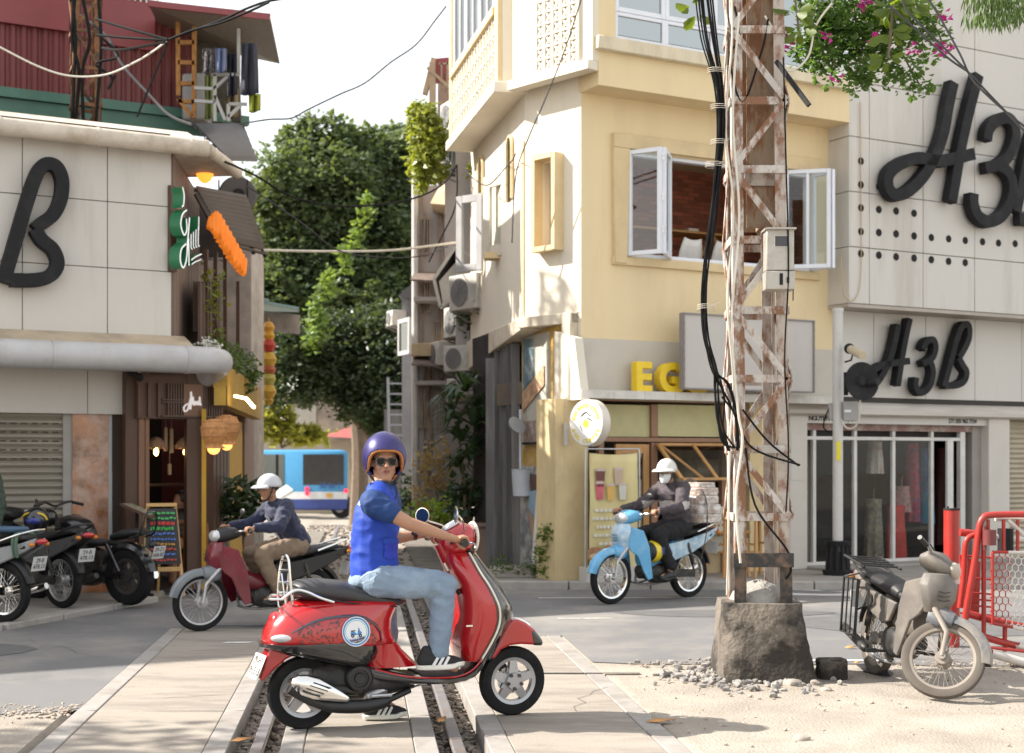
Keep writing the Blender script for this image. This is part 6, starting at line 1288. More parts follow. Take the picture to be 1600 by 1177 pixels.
for k, (r_, h) in enumerate(((.2, -.02), (.17, .05), (.12, .10), (.06, .13), (.01, .14))): secs.append([top_c + V((math.cos(a)*r_*(1+.15*math.sin(3*a)), math.sin(a)*r_, h + .012*math.sin(5*a+k))) for a in [j*math.pi/9 for j in range(18)]])
m.loft(secs); m.build('mortar_mound', mat('mortar', (.30,.285,.26), rough=.95, var=.2, scale=9, bump=.8, bscale=40), blk)
zt6 = 6.2
def leg(x0, y0, x1, Y): a = at(x0, y0, Y); a.z = bt - .05; b = at(x1, -150, Y); b.z = zt6; return a, b
legs = [leg(1150, 940, 1139, 10.12), leg(1235, 940, 1222, 10.12), leg(1211, 930, 1199, 10.52), leg(1137, 930, 1131, 10.52)]
lz = [ (Z(y, 10.12) - bt + .05) / (zt6 - bt + .05) for y in (875, 808, 702, 592, 485, 375, 265, 158, 47, -65, -150)]
m_lat = mat('flaking_white', (.50,.47,.44), rough=.65, var=.12, scale=12, dirt=(.20,.085,.035), dscale=11, damt=.95, dpos=(.45,.56), bump=.3, bscale=60, stretch=(1,1,.4))
lt = thing('lattice_pole', 'tall rusty white painted lattice pole with crossed straps on the concrete footing', 'pole', top_c)
cen = sum([a for a, b in legs], V((0,0,0)))/4
for i in range(4):
 b_, t_ = legs[i]; m = MB()
 for j in ((i+1) % 4, (i-1) % 4):
  d = (legs[j][0] - b_).normalized(); d.z = 0; o = d * .078; nr = d.cross(V((0,0,1))).normalized()*.009
  if nr.dot(cen - b_) < 0: nr = -nr
  m.prism([b_, b_ + o, t_ + o, t_], nr)
 m.build('corner_post', m_lat if i == 0 else m_rust, lt)
for i in range(4):
 j = (i+1) % 4; nr = (legs[j][0]-legs[i][0]).cross(V((0,0,1))).normalized(); nr = nr if nr.dot(cen - legs[i][0]) < 0 else -nr
 for k in range(len(lz)):
  P = lambda q, u, o: legs[q][0].lerp(legs[q][1], u) + nr*o
  if k: m = MB(); m.beam(P(i, lz[k], .010), P(j, lz[k], .010), .012, .055); m.build('strap', m_lat if i in (0, 3) else m_rust, lt)
  if 0 < k < len(lz)-1:
   m = MB(); u, v = lz[k], lz[k+1]; fl = (k + (1 if i in (0,) else 0)) % 2
   a, b = (P(i, u, .024), P(j, v, .024)) if fl else (P(j, u, .024), P(i, v, .024)); m.beam(a, b, .010, .045); m.build('brace', m_lat, lt)
   for e_ in (a, b): pass
m = MB(); m.beam(legs[0][0].lerp(legs[0][1], lz[0]) + V((-.02,-.03,0)), legs[1][0].lerp(legs[1][1], lz[0]) + V((.02,-.03,0)), .03, .10); m.k = 1
for i in (0, 1): a = legs[i][0] + V((0,-.012,0)); m.beam(a + V((.03 if i == 0 else -.03,0,-.03)), a.lerp(legs[i][1] + V((0,-.012,0)), lz[0]*.94) + V((.03 if i == 0 else -.03,0,0)), .085, .012, (0,1,0))
m.build('black_collar', [mat('black_paint', (.025,.024,.024), rough=.55, dirt=(.25,.15,.09), dscale=9, damt=.5)]*2, lt)
# heavy rusted column held inside the lattice, from half way up
m = MB(); ya = 10.33; x0, x1 = X(1163, ya), X(1207, ya); zb_ = Z(360, ya)
m.box((x0, ya-.10, zb_), (x1, ya-.09, zt6+.5)); m.box((x0, ya+.09, zb_), (x1, ya+.1, zt6+.5)); m.box(((x0+x1)/2-.006, ya-.09, zb_), ((x0+x1)/2+.006, ya+.09, zt6+.5)); m.build('inner_column', mat('inner_rust', (.30,.22,.15), rough=.75, var=.2, scale=9, dirt=(.19,.075,.028), dscale=9, damt=.9, dpos=(.43,.53), bump=.3, stretch=(1,1,.3)), lt)
m = MB(); m.box((x0-.02, ya-.13, zb_+.3), (x1+.02, ya-.11, zb_+.42)); m.build('clamp', m_rust, lt)
for (x, y) in ((1158, 702), (1228, 808), (1152, 592), (1150, 485), (1218, 375), (1147, 265)):
 m = MB(); c = at(x, y, 10.08); m.lathe([(0,.0),(.014,0),(.014,.012),(0,.012)], c, (0,-1,0), 6); m.build('bolt', m_rust, lt)
# pale wires strapped to the pole
m_wht = mat('wire_pale', (.62,.58,.5), rough=.5); m_blk = mat('wire_black', (.012,.012,.013), rough=.85, spec=.15)
def cable(pts, r, label, mt=None, name='cable', n=5, group=None, sub=6):
 m = MB(); m.tube(spline(pts, sub), r, n); o = m.build(name, mt or m_blk); return tag(o, label, 'cable', group)
cable([at(1142, -30, 9.95), at(1144, 60, 9.95), at(1134, 200, 9.9), at(1146, 330, 9.9), at(1137, 470, 9.95), at(1146, 600, 9.95), at(1140, 700, 9.95), at(1138, 850, 9.95), at(1136, 930, 10)], .008, 'pale wire running straight down the left side of the lattice pole', m_wht)
cable([at(1155, 20, 9.9), at(1145, 180, 9.9), at(1155, 340, 9.9), at(1143, 500, 9.9), at(1153, 640, 9.9), at(1160, 690, 9.9), at(1150, 780, 9.9), at(1157, 880, 9.9)], .009, 'second pale wire zigzagging down the front of the lattice pole', m_wht)
cable([at(1224, 90, 9.9), at(1228, 250, 9.9), at(1232, 420, 9.9), at(1226, 560, 9.95), at(1232, 700, 9.95), at(1228, 800, 10)], .006, 'thin black wire down the right side of the lattice pole')
# black bundle hanging on the left of the pole
bun = thing('cable_bundle', 'thick sagging bundle of black cables hanging left of the lattice pole', 'cable', at(1118, 600, 9.9)); RR = random.Random(5)
base_ = [(1098, -20), (1108, 60), (1122, 130), (1126, 200), (1121, 270), (1114, 340), (1104, 410), (1100, 470), (1104, 530), (1118, 580)]
for i in range(12):
 m = MB(); off = RR.uniform(-1, 1); pts = []
 for k, (x, y) in enumerate(base_): w_ = 13 if k < 2 else (4 if y > 380 else 5.5); pts.append(at(x + off*w_*1.0 + RR.uniform(-2, 2), y, 9.9 + RR.uniform(-.03,.03)))
 e_ = RR.choice([[(1140, 625), (1150, 660), (1146, 690)], [(1130, 620), (1134, 670), (1148, 700)], [(1122, 640), (1128, 690), (1152, 700)], [(1118, 610), (1124, 660), (1140, 705)], [(1136, 600), (1146, 640), (1152, 700)]])
 for x, y in e_: pts.append(at(x + RR.uniform(-4,4), y, 9.93))
 m.tube(spline(pts, 5), RR.uniform(.004, .0085), 5); m.build('strand', m_blk, bun)
m = MB()
for x, y in ((1119, 108), (1124, 165), (1124, 220), (1116, 255), (1103, 478)):
 for k in range(3): m.tube([at(x + 14*math.cos(a), y + 3*math.sin(a) + k*3, 9.9 + .04*math.sin(a)) for a in [j*math.pi/5 for j in range(10)]], .0018, 4, closed=True)
 m.tube([at(x+8, y, 9.85), at(x+22, y-6, 9.85)], .0025, 4)
m.build('wire_ties', m_wht, bun)
for i, L in enumerate(([(1128, 620), (1150, 650), (1175, 700), (1250, 727)], [(1160, 640), (1200, 690), (1248, 728)], [(1165, 700), (1180, 790), (1230, 860), (1236, 890), (1228, 905)], [(1148, 10), (1155, 60), (1140, 90), (1160, 160), (1190, 80), (1200, 30)], [(1195, 25), (1215, 60), (1230, 110), (1262, 90), (1275, 40), (1300, 5)])):
 cable([at(x, y, 10.05 + .02*i) for x, y in L], .008, ['black cable crossing the lattice and poking out right', 'thin black cable crossing just above the other one', 'black cable looping down to the foot of the pole', 'grey loop of cable near the top of the lattice', 'pale hanging loop of cable right of the lattice top'][i], m_wht if i > 3 else m_blk)
m = MB(); m.beam(at(1213, 96, 9.95), at(1264, 165, 9.8), .03, .03); tag(m.build('steel_bar', m_black), 'dark steel bar sticking out from the lattice pole below the vine', 'bar')
# electricity meter box
Ym = 9.93; mbx = thing('meter_box', 'grey electricity meter box with a small dark window strapped to the lattice pole', 'meter', at(1218, 453, Ym))
m = MB(); m.box((X(1197, Ym), Ym-.02, Z(423, Ym)), (X(1240, Ym), Ym+.12, Z(359, Ym))); m.build('upper_box', mat('meter_steel', (.44,.42,.38), rough=.4, metal=.35, var=.08, dirt=(.3,.26,.2), dscale=9, damt=.4), mbx, bevel=(.006, 2))
m = MB(); m.box((X(1196, Ym), Ym-.026, Z(453, Ym)), (X(1241, Ym), Ym+.125, Z(424, Ym))); m.build('lower_box', MATS['meter_steel'], mbx, bevel=(.006, 2))
m = MB(); m.box((X(1194, Ym), Ym-.06, Z(360, Ym)), (X(1242, Ym), Ym+.13, Z(357.5, Ym))); m.build('lid', MATS['meter_steel'], mbx)
m = MB(); m.box((X(1210, Ym), Ym-.028, Z(386, Ym)), (X(1231, Ym), Ym-.021, Z(370, Ym))); m.build('window', mat('meter_glass', (.05,.045,.05), rough=.1), mbx)
m = MB(); m.box((X(1209, Ym), Ym-.026, Z(387, Ym)), (X(1232, Ym), Ym-.022, Z(369, Ym))); m.build('window_rim', mat('rim_pale', (.6,.58,.54)), mbx)
for x, w_ in ((1217, 5), (1228, 4)): m = MB(); m.box((X(x, Ym), Ym-.032, Z(446 if w_ == 5 else 443, Ym)), (X(x+w_, Ym), Ym-.027, Z(428 if w_ == 5 else 434, Ym))); m.build('slot', m_black, mbx)
m = MB(); m.tube([at(1239, 470, Ym), at(1241, 360, Ym+.02)], .004, 5); m.build('wire', m_blk, mbx)
# ---------------------------------------------------------------- overhead wires
m_gry = mat('wire_grey', (.07,.07,.075), rough=.9, spec=.1)
W_ = lambda L, Y: [at(x, y, Y if not isinstance(Y, tuple) else Y[0] + (Y[1]-Y[0])*i/(len(L)-1)) for i, (x, y) in enumerate(L)]
cable(W_([(-30, 60), (0, 74), (60, 104), (110, 119), (165, 117), (210, 98), (240, 80), (262, 63)], 15), .011, 'thick white cable drooping in front of the red corrugated house', m_wht)
for i, L in enumerate(([(262, 63), (310, 45), (350, 30), (385, 14), (420, 2), (460, -4)], [(255, 66), (300, 48), (345, 36), (390, 18), (420, 4)], [(150, 30), (200, 45), (262, 62)], [(150, 55), (205, 60), (262, 63)], [(160, 75), (190, 78), (258, 66)])):
 cable(W_(L, (15.2, 14.5)), .014, 'black overhead cable, strand %s of the twisted line above the balcony' % ['one', 'two', 'three', 'four', 'five'][i], group='twisted overhead line')
cable(W_([(120, 20), (165, 55), (190, 100), (235, 150), (265, 180), (300, 195)], (18.4, 17)), .018, 'thick dark cable slanting down from the rusty pole to the roof edge', m_gry)
for i, (x0, x1, x2) in enumerate(((112, 118, 113), (119, 112, 118), (152, 158, 150), (125, 140, 130))): cable(W_([(x0, -20), (x1, 60), (x0+4, 110), (x2, 190)], 18.0), .022, 'black cable running down the rusty utility pole, number %s from the left' % ['one', 'two', 'four', 'three'][i], group='cables on the rusty pole')
cable(W_([(160, 60), (185, 88), (150, 100), (175, 122), (168, 140), (180, 118)], 17.9), .018, 'messy loop of black cable beside the rusty pole')
cable(W_([(262, 66), (240, 120), (214, 183)], 15.2), .012, 'thin black stay wire from the cable knot down to the gutter')
cable(W_([(375, 194), (420, 187), (455, 185), (480, 172), (530, 148), (570, 130), (610, 98), (650, 70), (680, 32), (697, 10)], (19, 20)), .011, 'long thin wire climbing across the white sky', m_gry)
cable(W_([(345, 250), (400, 275), (450, 305), (510, 320), (570, 322), (640, 312), (690, 290), (714, 258)], (17, 22)), .014, 'black cable sagging in front of the tree top', m_blk)
cable(W_([(385, 290), (430, 320), (480, 355), (530, 392), (600, 402), (660, 400), (700, 385)], (17, 22)), .010, 'dark cable crossing the tree lower down', m_gry)
cable(W_([(412, 391), (500, 393), (600, 392), (660, 386), (712, 379)], (19, 21.5)), .018, 'taut white pipe-like cable across the alley', m_wht)
cable(W_([(800, 380), (806, 275), (826, 215), (850, 160), (880, 85), (908, 0)], (18, 17)), .009, 'thin wire running up beside the slit window', m_gry)
cable(W_([(727, 268), (760, 290), (790, 262), (801, 250), (806, 240)], (20, 18.2)), .009, 'thin wire sagging along the cream wall', m_gry)
cable(W_([(714, 258), (712, 320), (690, 370), (670, 410)], 22), .012, 'wire dropping from the air conditioners', m_blk)
for i, L in enumerate(([(1405, -10), (1420, 20), (1460, 60), (1515, 115), (1548, 150), (1610, 215)], [(1445, -10), (1470, 30), (1500, 85), (1520, 125), (1560, 165), (1610, 205)], [(1390, 10), (1430, 45), (1480, 90), (1512, 112)])): cable(W_(L, 9.0), .007, ['left', 'right', 'lowest'][i] + ' of the dark wires crossing the big letters at the top right', m_gry)
cable([FR.w(1344, 160, DU+.02), FR.w(1345, 300, DU+.02), FR.w(1345, 430, DU+.02), FR.w(1335, 468, DU+.02), FR.w(1318, 460, DU+.04), FR.w(1314, 400, DU+.05)], .006, 'yellowish wire looping down the cladding beside the round holes', mat('wire_tan', (.45,.32,.15)))
# ---------------------------------------------------------------- white post with camera and black dish, right of the cafe
ps = thing('white_post', 'round white steel post standing on a black base before the clothes shop', 'post', at(1309, 890, 18.6))
Yp = 18.45; m = MB(); m.tube([(X(1309, Yp), Yp, .1), (X(1309, Yp), Yp, Z(482, Yp))], .066, 14); m.tube([(X(1309, Yp), Yp, Z(488, Yp)), (X(1309, Yp), Yp, Z(482, Yp))], .075, 14); m.build('shaft', mat('post_white', (.55,.53,.51), rough=.45, var=.08, dirt=(.4,.37,.33), dscale=4), ps)
m = MB()
for k in range(10): a = k*.628; m.beam((X(1309, Yp)+math.cos(a)*.14, Yp+math.sin(a)*.14, .1), (X(1309, Yp)+math.cos(a)*.12, Yp+math.sin(a)*.12, Z(850, Yp)), .07, .04)
m.lathe([(0,.0),(.19,0),(.2,.06),(.14,.08),(.13,.3),(0,.3)], (X(1309, Yp), Yp, .09), n=12); m.lathe([(.08,0),(.16,0),(.17,.05),(.08,.06)], (X(1309, Yp), Yp, Z(852, Yp)), n=12)
m.build('black_base', m_black, ps)
m = MB(); m.box((X(1311, Yp)+.03, Yp-.12, Z(658, Yp)), (X(1338, Yp), Yp-.02, Z(628, Yp))); m.box((X(1296, Yp), Yp+.02, Z(656, Yp)), (X(1304, Yp), Yp+.1, Z(630, Yp))); m.build('junction_box', mat('jbox', (.33,.32,.31), rough=.5), ps, bevel=(.006, 1))
m = MB(); m.box((X(1316, Yp), Yp-.13, Z(645, Yp)), (X(1326, Yp), Yp-.121, Z(641, Yp))); m.build('pipe_clamp', m_white, ps)
m = MB(); m.box((X(1305, Yp), Yp-.08, Z(720, Yp)), (X(1315, Yp)-.03, Yp-.07, Z(690, Yp))); m.build('yellow_sticker', mat('stk', (.7,.6,.02)), ps)
cm = thing('bullet_camera', 'cream bullet security camera bracketed to the white post', 'camera', at(1335, 562, 18.2))
m = MB(); m.tube([at(1327, 545, 18.3), at(1348, 556, 17.95)], .055, 12); m.build('body', mat('cam_cream', (.5,.42,.3), rough=.4), cm); m = MB(); m.ball(at(1327, 545, 18.3), .07, 10, 8); m.tube([at(1320, 566, 18.35), at(1330, 563, 18.3), at(1333, 550, 18.3)], .012, 6); m.build('mount', m_black, cm)
dd = thing('speaker_horn', 'round black horn speaker on a bracket beside the small letters', 'speaker', at(1345, 600, 18.0))
m = MB(); m.lathe([(0,-.10),(.06,-.1),(.08,-.04),(.24,.0),(.245,.02),(.2,.015),(.08,.0),(.05,.04),(.0,.05)], at(1346, 596, 18.0), (.30,-.88,.05), 28); m.build('horn', m_black, dd); m = MB(); m.box((X(1318, 18.3), 18.25, Z(618, 18.3)), (X(1324, 18.3), 18.3, Z(582, 18.3))); m.beam(at(1320, 585, 18.28), at(1345, 585, 18.05), .03, .03); m.beam(at(1320, 610, 18.28), at(1345, 608, 18.05), .03, .03); m.tube([at(1345, 600, 18.1), at(1372, 597, 17.9)], .05, 10); m.build('bracket', m_black, dd)
cable([at(1344, 612, 18.0), at(1343, 650, 18.1), at(1335, 668, 18.2), at(1322, 668, 18.3), at(1314, 655, 18.4)], .012, 'pale cable looping below the black horn speaker', m_wht)
cable([at(1300, 630, 18.5), at(1290, 650, 18.5), at(1287, 668, 18.5), at(1296, 676, 18.5)], .01, 'black cable looping left of the white post')
# ---------------------------------------------------------------- hanging plants at the top right
m_bou = leafmat('bougain', (.075,.145,.035)); m_mag = mat('magenta', (.55,.03,.30), rough=.6, var=.3); m_big = leafmat('almond_leaf', (.10,.15,.02), trl=.5)
bv = thing('bougainvillea', 'hanging bougainvillea with magenta flowers above the cladding', 'plant', at(1330, 20, 10.6))
m = MB()
for i, (x, y, r, n) in enumerate(((1330, 20, 55, 1500), (1300, 60, 42, 900), (1390, 25, 50, 1100), (1345, 75, 38, 700), (1430, 40, 40, 600), (1265, 85, 22, 230), (1290, 100, 18, 150), (1340, 115, 22, 210), (1347, 135, 12, 80), (1405, 115, 26, 260), (1435, 132, 16, 100), (1448, 140, 8, 40), (1375, 95, 30, 300), (1460, 70, 22, 180), (1298, 125, 8, 40), (1280, 15, 45, 700), (1250, 60, 20, 150))):
 leaves(m, at(x, y, 10.7), (r/195, .35, r/195*.95), int(n*.55), .055, 100+i, hang=.2, dens=.5)
m.build('foliage', m_bou, bv, smooth=None)
m = MB()
for x, y in ((1350, 8), (1297, 56), (1475, 76), (1232, 64), (1228, 72), (1425, 74), (1476, 24), (1303, 124), (1366, 60)):
 for k in range(16 if x in (1350, 1475, 1232) else 7): leaves(m, at(x + rnd.gauss(0, 4), y + rnd.gauss(0, 4), 10.25), (.02,.02,.02), 1, .055, int(x+k))
m.build('flowers', m_mag, bv, smooth=None)
m = MB()
for L in ([(1330, -20), (1340, 60), (1347, 140)], [(1390, -20), (1400, 60), (1440, 138)], [(1280, -20), (1300, 70), (1298, 125)], [(1420, -10), (1460, 40), (1475, 76)]): m.tube(spline([at(x, y, 10.7) for x, y in L], 5), .007, 5)
m.build('stems', m_stem, bv)
def bigleaves(mb, c, n, L, seed):
 R_ = random.Random(seed)
 for i in range(n):
  a = R_.uniform(0, 6.28); d = V((math.cos(a), math.sin(a)*.6, R_.uniform(-.8, .35))).normalized(); s_ = d.cross(V((R_.uniform(-.5,.5), -1, R_.uniform(-.3,.9)))).normalized(); l = L*R_.uniform(.7, 1.2); p = V(c) + d*.03; nn = d.cross(s_)*l*.06
  mb.add([p, p+d*l*.35+s_*l*.2+nn, p+d*l*.72+s_*l*.27+nn, p+d*l, p+d*l*.72-s_*l*.27+nn, p+d*l*.35-s_*l*.2+nn], [(0,1,2,3),(0,3,4,5)])
al = thing('almond_branch', 'big glossy almond tree leaves hanging among the bougainvillea', 'plant', at(1390, 40, 10.2))
m = MB()
for i, (x, y, n) in enumerate(((1240, 20, 12), (1250, 45, 8), (1395, 10, 16), (1390, 50, 12), (1385, 90, 10), (1425, 5, 9), (1078, 8, 6), (1090, 20, 5))): bigleaves(m, at(x, y, 10.1), n, .13, i)
m.build('leaves', m_big, al, smooth=None); m = MB(); m.tube(spline([at(1395, -30, 10.1), at(1393, 30, 10.1), at(1388, 90, 10.1)], 4), .01, 5); m.tube([at(1240, -20, 10.1), at(1248, 45, 10.1)], .008, 5); m.build('twigs', m_stem, al)
wl = thing('weeping_branch', 'drooping narrow leaved branch at the top right corner', 'plant', at(1560, 0, 10)); m = MB(); RR = random.Random(8)
for i in range(900):
 x, y = RR.gauss(1560, 32), RR.uniform(-30, 38) - abs(RR.gauss(0, 8)); 
 if x > 1505: p = at(x, y, 10 + RR.uniform(-.2,.2)); d = V((RR.uniform(-.4,.4), RR.uniform(-.3,.3), -1)).normalized(); s_ = V((RR.uniform(-1,1), RR.uniform(-1,1), 0)).normalized()*.007; m.add([p, p+d*.05+s_, p+d*.1, p+d*.05-s_], [(0,1,2,3)])
m.build('foliage', m_leafm, wl, smooth=None)
# ---------------------------------------------------------------- red barrier and bollard, stones
m_red = mat('barrier_red', (.36,.018,.012), rough=.4, var=.12, coat=.2, dirt=(.30,.04,.03), dscale=5, damt=.5); m_bw = mat('barrier_white', (.62,.58,.54), rough=.45, dirt=(.42,.38,.34), dscale=5, damt=.5)
bo = thing('red_bollard', 'tall red steel bollard behind the dirty motorbike', 'bollard', onground(1487, 1010)); Yb = 12.0
m = MB(); m.tube([(X(1487, Yb), Yb, 0), (X(1487, Yb), Yb, Z(797, Yb))], .066, 18); m.build('shaft', m_red, bo, bevel=(.004, 1)); m = MB(); m.tube([(X(1487, Yb), Yb, Z(797, Yb)), (X(1487, Yb), Yb, Z(794.5, Yb))], .069, 18); m.tube([(X(1480, Yb), Yb-.02, Z(795, Yb)), (X(1480, Yb), Yb-.02, Z(791, Yb))], .008, 6); m.build('cap', m_black, bo)
m = MB(); m.tube([(X(1487, Yb), Yb-.001, Z(912, Yb)), (X(1487, Yb), Yb-.001, Z(880, Yb))], .0675, 18); m.build('pale_band', mat('band_pink', (.6,.42,.38), rough=.4), bo)
gt = thing('crossing_barrier', 'red and white steel tube barrier gate with honeycomb mesh panel', 'barrier', onground(1600, 1035))
def tb(L, r, Y, mt, nm='tube'): m = MB(); m.tube(spline([at(x, y, Y if not isinstance(Y, tuple) else Y[0] + (Y[1]-Y[0])*i/(len(L)-1)) for i, (x, y) in enumerate(L)], 4), r, 10); return m.build(nm, mt, gt)
Yg = 10.9
tb([(1508, 968), (1514, 930), (1524, 870), (1530, 825), (1536, 810), (1548, 805), (1600, 804), (1700, 806)], .026, Yg, m_red, 'frame_tube')
tb([(1500, 950), (1506, 900), (1508, 855), (1514, 840), (1530, 835)], .024, Yg+.1, m_red, 'frame_tube')
tb([(1555, 811), (1620, 812), (1700, 812)], .018, Yg+.05, m_bw, 'top_tube')
tb([(1500, 832), (1520, 834), (1530, 838)], .03, Yg+.15, m_red, 'hinge_tube')
for x, y0, y1, r in ((1568, 812, 862, .014), (1590, 812, 862, .013), (1537, 830, 1008, .018), (1570, 978, 1018, .018), (1544, 812, 850, .014)): tb([(x, y0), (x, (y0+y1)/2), (x, y1)], r, Yg, m_red, 'upright')
tb([(1575, 813), (1588, 824), (1602, 838)], .016, Yg, m_bw, 'diagonal_tube'); tb([(1555, 838), (1580, 842), (1700, 846)], .02, Yg+.2, m_bw, 'middle_tube')
for y in (868, 902, 925, 935, 945, 958): tb([(1500, y), (1528, y+2), (1552, y+4)], .008, Yg+.2, m_red, 'thin_rail')
m = MB(); m.prism([at(1500, 868, Yg+.3), at(1532, 878, Yg+.3), at(1530, 960, Yg+.3), at(1510, 960, Yg+.3)], (0,.03,0)); m.build('steel_plate', m_red, gt)
tb([(1508, 958), (1545, 968), (1600, 980), (1700, 1000)], .03, Yg+.05, m_red, 'lower_tube'); tb([(1515, 988), (1560, 1002), (1602, 1012), (1700, 1030)], .028, Yg, m_red, 'lower_tube'); tb([(1590, 1008), (1602, 1012), (1700, 1032)], .03, Yg-.01, m_bw, 'white_sleeve')
tb([(1530, 1016), (1549, 1021)], .034, Yg-.1, mat('barrier_maroon', (.20,.03,.03), rough=.5), 'base_tube'); tb([(1549, 1021), (1580, 1030), (1610, 1038), (1700, 1060)], .034, Yg-.1, m_bw, 'base_tube'); tb([(1545, 1012), (1600, 1018), (1700, 1030)], .012, Yg-.05, m_red, 'rod')
tb([(1700, 806), (1700, 900), (1700, 1058)], .024, Yg, m_bw, 'upright')
m = MB(); m.tube([at(1546, 828, Yg-.05), at(1546, 852, Yg-.05)], .05, 12); m.k = 0; m.tube([at(1539, 822, Yg-.04), at(1539, 860, Yg-.04)], .012, 6); m.build('hinge_drum', mat('drum_maroon', (.14,.03,.03), rough=.5), gt)
m = MB(); m.tube([at(1571, 826, Yg+.2), at(1571, 862, Yg+.2)], .06, 12); m.build('hinge_drum', m_black, gt)
tb([(1551, 975), (1551, 940), (1551, 900), (1551, 866), (1554, 863), (1575, 863)], .012, Yg-.06, m_red, 'panel_frame'); tb([(1575, 863), (1620, 864), (1700, 866)], .012, Yg-.06, m_bw, 'panel_frame'); tb([(1551, 974), (1570, 978), (1582, 980)], .012, Yg-.06, m_red, 'panel_frame'); tb([(1582, 980), (1620, 987), (1700, 1000)], .016, Yg-.06, m_bw, 'panel_frame')
for mt, xa, xb, nm in ((m_red, 1552, 1580, 'mesh_panel'), (m_bw, 1572, 1680, 'mesh_panel')):
 m = MB(); hx = 9.5; hy = 10.5
 for i in range(int((xb-xa)/hx)+1):
  for j in range(11):
   x = xa + i*hx + (hx/2 if j % 2 else 0); y = 868 + j*hy + (x-1552)*.06; Pm = at(x, y, Yg-.06)
   if mt is m_red and x > 1576: continue
   for dx, dy in ((0, -hy*.62), (hx/2, hy*.33), (-hx/2, hy*.33)):
    q = at(x+dx, y+dy, Yg-.06); m.tube([Pm + (Pm-q)*.1, q + (q-Pm)*.1], .0045, 4)
 m.build(nm, mt, gt)
def stone(name, c, r, lab, flat=.6, mt=None, sd=1.0): m = MB(); rock(m, c, r, sd, flat); return tag(m.build(name, mt or m_block), lab, 'stone')
g_ = onground(1303, 1062); m = MB(); secs = []
for k in range(6):
 u = k/5; secs.append([(g_.x + sx*.10*(1 + .1*noise.noise(V((sx*3, sy*3, u*4)))), g_.y + .08 + sy*.09*(1+.2*noise.noise(V((sx*3, sy*2, u*3+5)))), -.02 + u*.16 + .012*noise.noise(V((sx*5, sy*5, 1)))) for sx, sy in ((-1,-1),(-.3,-1.1),(.4,-1.05),(1,-.9),(1.1,0),(1,1),(0,1.1),(-1,1),(-1.05,0))])
m.loft(secs); tag(m.build('broken_kerbstone', m_block, bevel=(.02, 2)), 'broken dark concrete chunk lying right of the footing block', 'stone')
for i, (x, y, r, lab) in enumerate(((1158, 1056, .075, 'largest pale stone at the left foot of the footing'), (1240, 1072, .07, 'rounded pale stone at the front corner of the footing'), (1292, 1082, .05, 'pair-like tan stone in front of the broken chunk'), (1182, 1060, .05, 'greyish stone beside the largest pale stone'), (1272, 1088, .03, 'small flat tan stone left of the tan pair-like stone'), (1252, 1158, .045, 'dark stone lying alone at the bottom of the dirt'), (1270, 1070, .055, 'stone just below the broken chunk edge'))): stone('stone', onground(x, y) + V((0,0,.01)), r, lab, .6, mat('pale_stone', (.33,.29,.25), rough=.9, var=.25, scale=9), i*1.7+.5)
m = MB()
for i in range(330): x = rnd.gauss(1145, 55); y = 1060 + rnd.gauss(0, 11) + (x-1145)*.06; p = onground(x, max(1036, y)); rock(m, p + V((0,0,.012+.02*rnd.random())), rnd.uniform(.010, .032), i*.41, .8)
tag(m.build('rubble', mat('grey_rubble', (.25,.235,.22), rough=.9, var=.35, scale=14), org=onground(1140, 1060)), 'heap of grey crushed stone around the footing block', 'rubble', kind='stuff')
sc_ = onground(1365, 1052); m = MB(); P = [onground(1338, 1042), onground(1372, 1048), onground(1396, 1056), onground(1390, 1062), onground(1350, 1052)]; m.prism([p + V((0,0,.012 + .02*(i % 2))) for i, p in enumerate(P)], (0,0,.012)); tag(m.build('plastic_scrap', mat('scrap', (.03,.03,.04), rough=.3)), 'dark plastic scrap on the road edge beside the dirty motorbike', 'scrap')
def fleaf(x, y, lab, a, s=.07):
 p = onground(x, y) + V((0,0,.012)); m = MB(); u = V((math.cos(a), math.sin(a), .0)); w_ = V((-u.y, u.x, 0)); pts = [p - u*s, p - u*s*.3 + w_*s*.35 + V((0,0,.012)), p + u*s*.4 + w_*s*.3 + V((0,0,.006)), p + u*s*1.1 + V((0,0,.01)), p + u*s*.4 - w_*s*.3 + V((0,0,.01)), p - u*s*.3 - w_*s*.35]
 m.add(pts, [(0,1,2,3,4,5)]); tag(m.build('fallen_leaf', mat('fallen', (.50,.25,.08), rough=.6, var=.3), smooth=None, solid=.002), lab, 'leaf')
fleaf(1032, 1130, 'fallen orange leaf on the right slab edge at the bottom', .1, .09); fleaf(1330, 1014, 'fallen brown leaf on the shaded road right of the footing', .2, .06); fleaf(378, 1160, 'fallen orange leaf in the gap beside the left rail', .4, .07); fleaf(690, 1128, 'dry orange leaf in the gap left of the right rail', 1.3, .07); fleaf(1340, 1038, 'small fallen leaf near the plastic scrap', .6, .04); fleaf(560, 1112, 'tiny dry leaf on the middle slab behind the rear wheel', .3, .03)
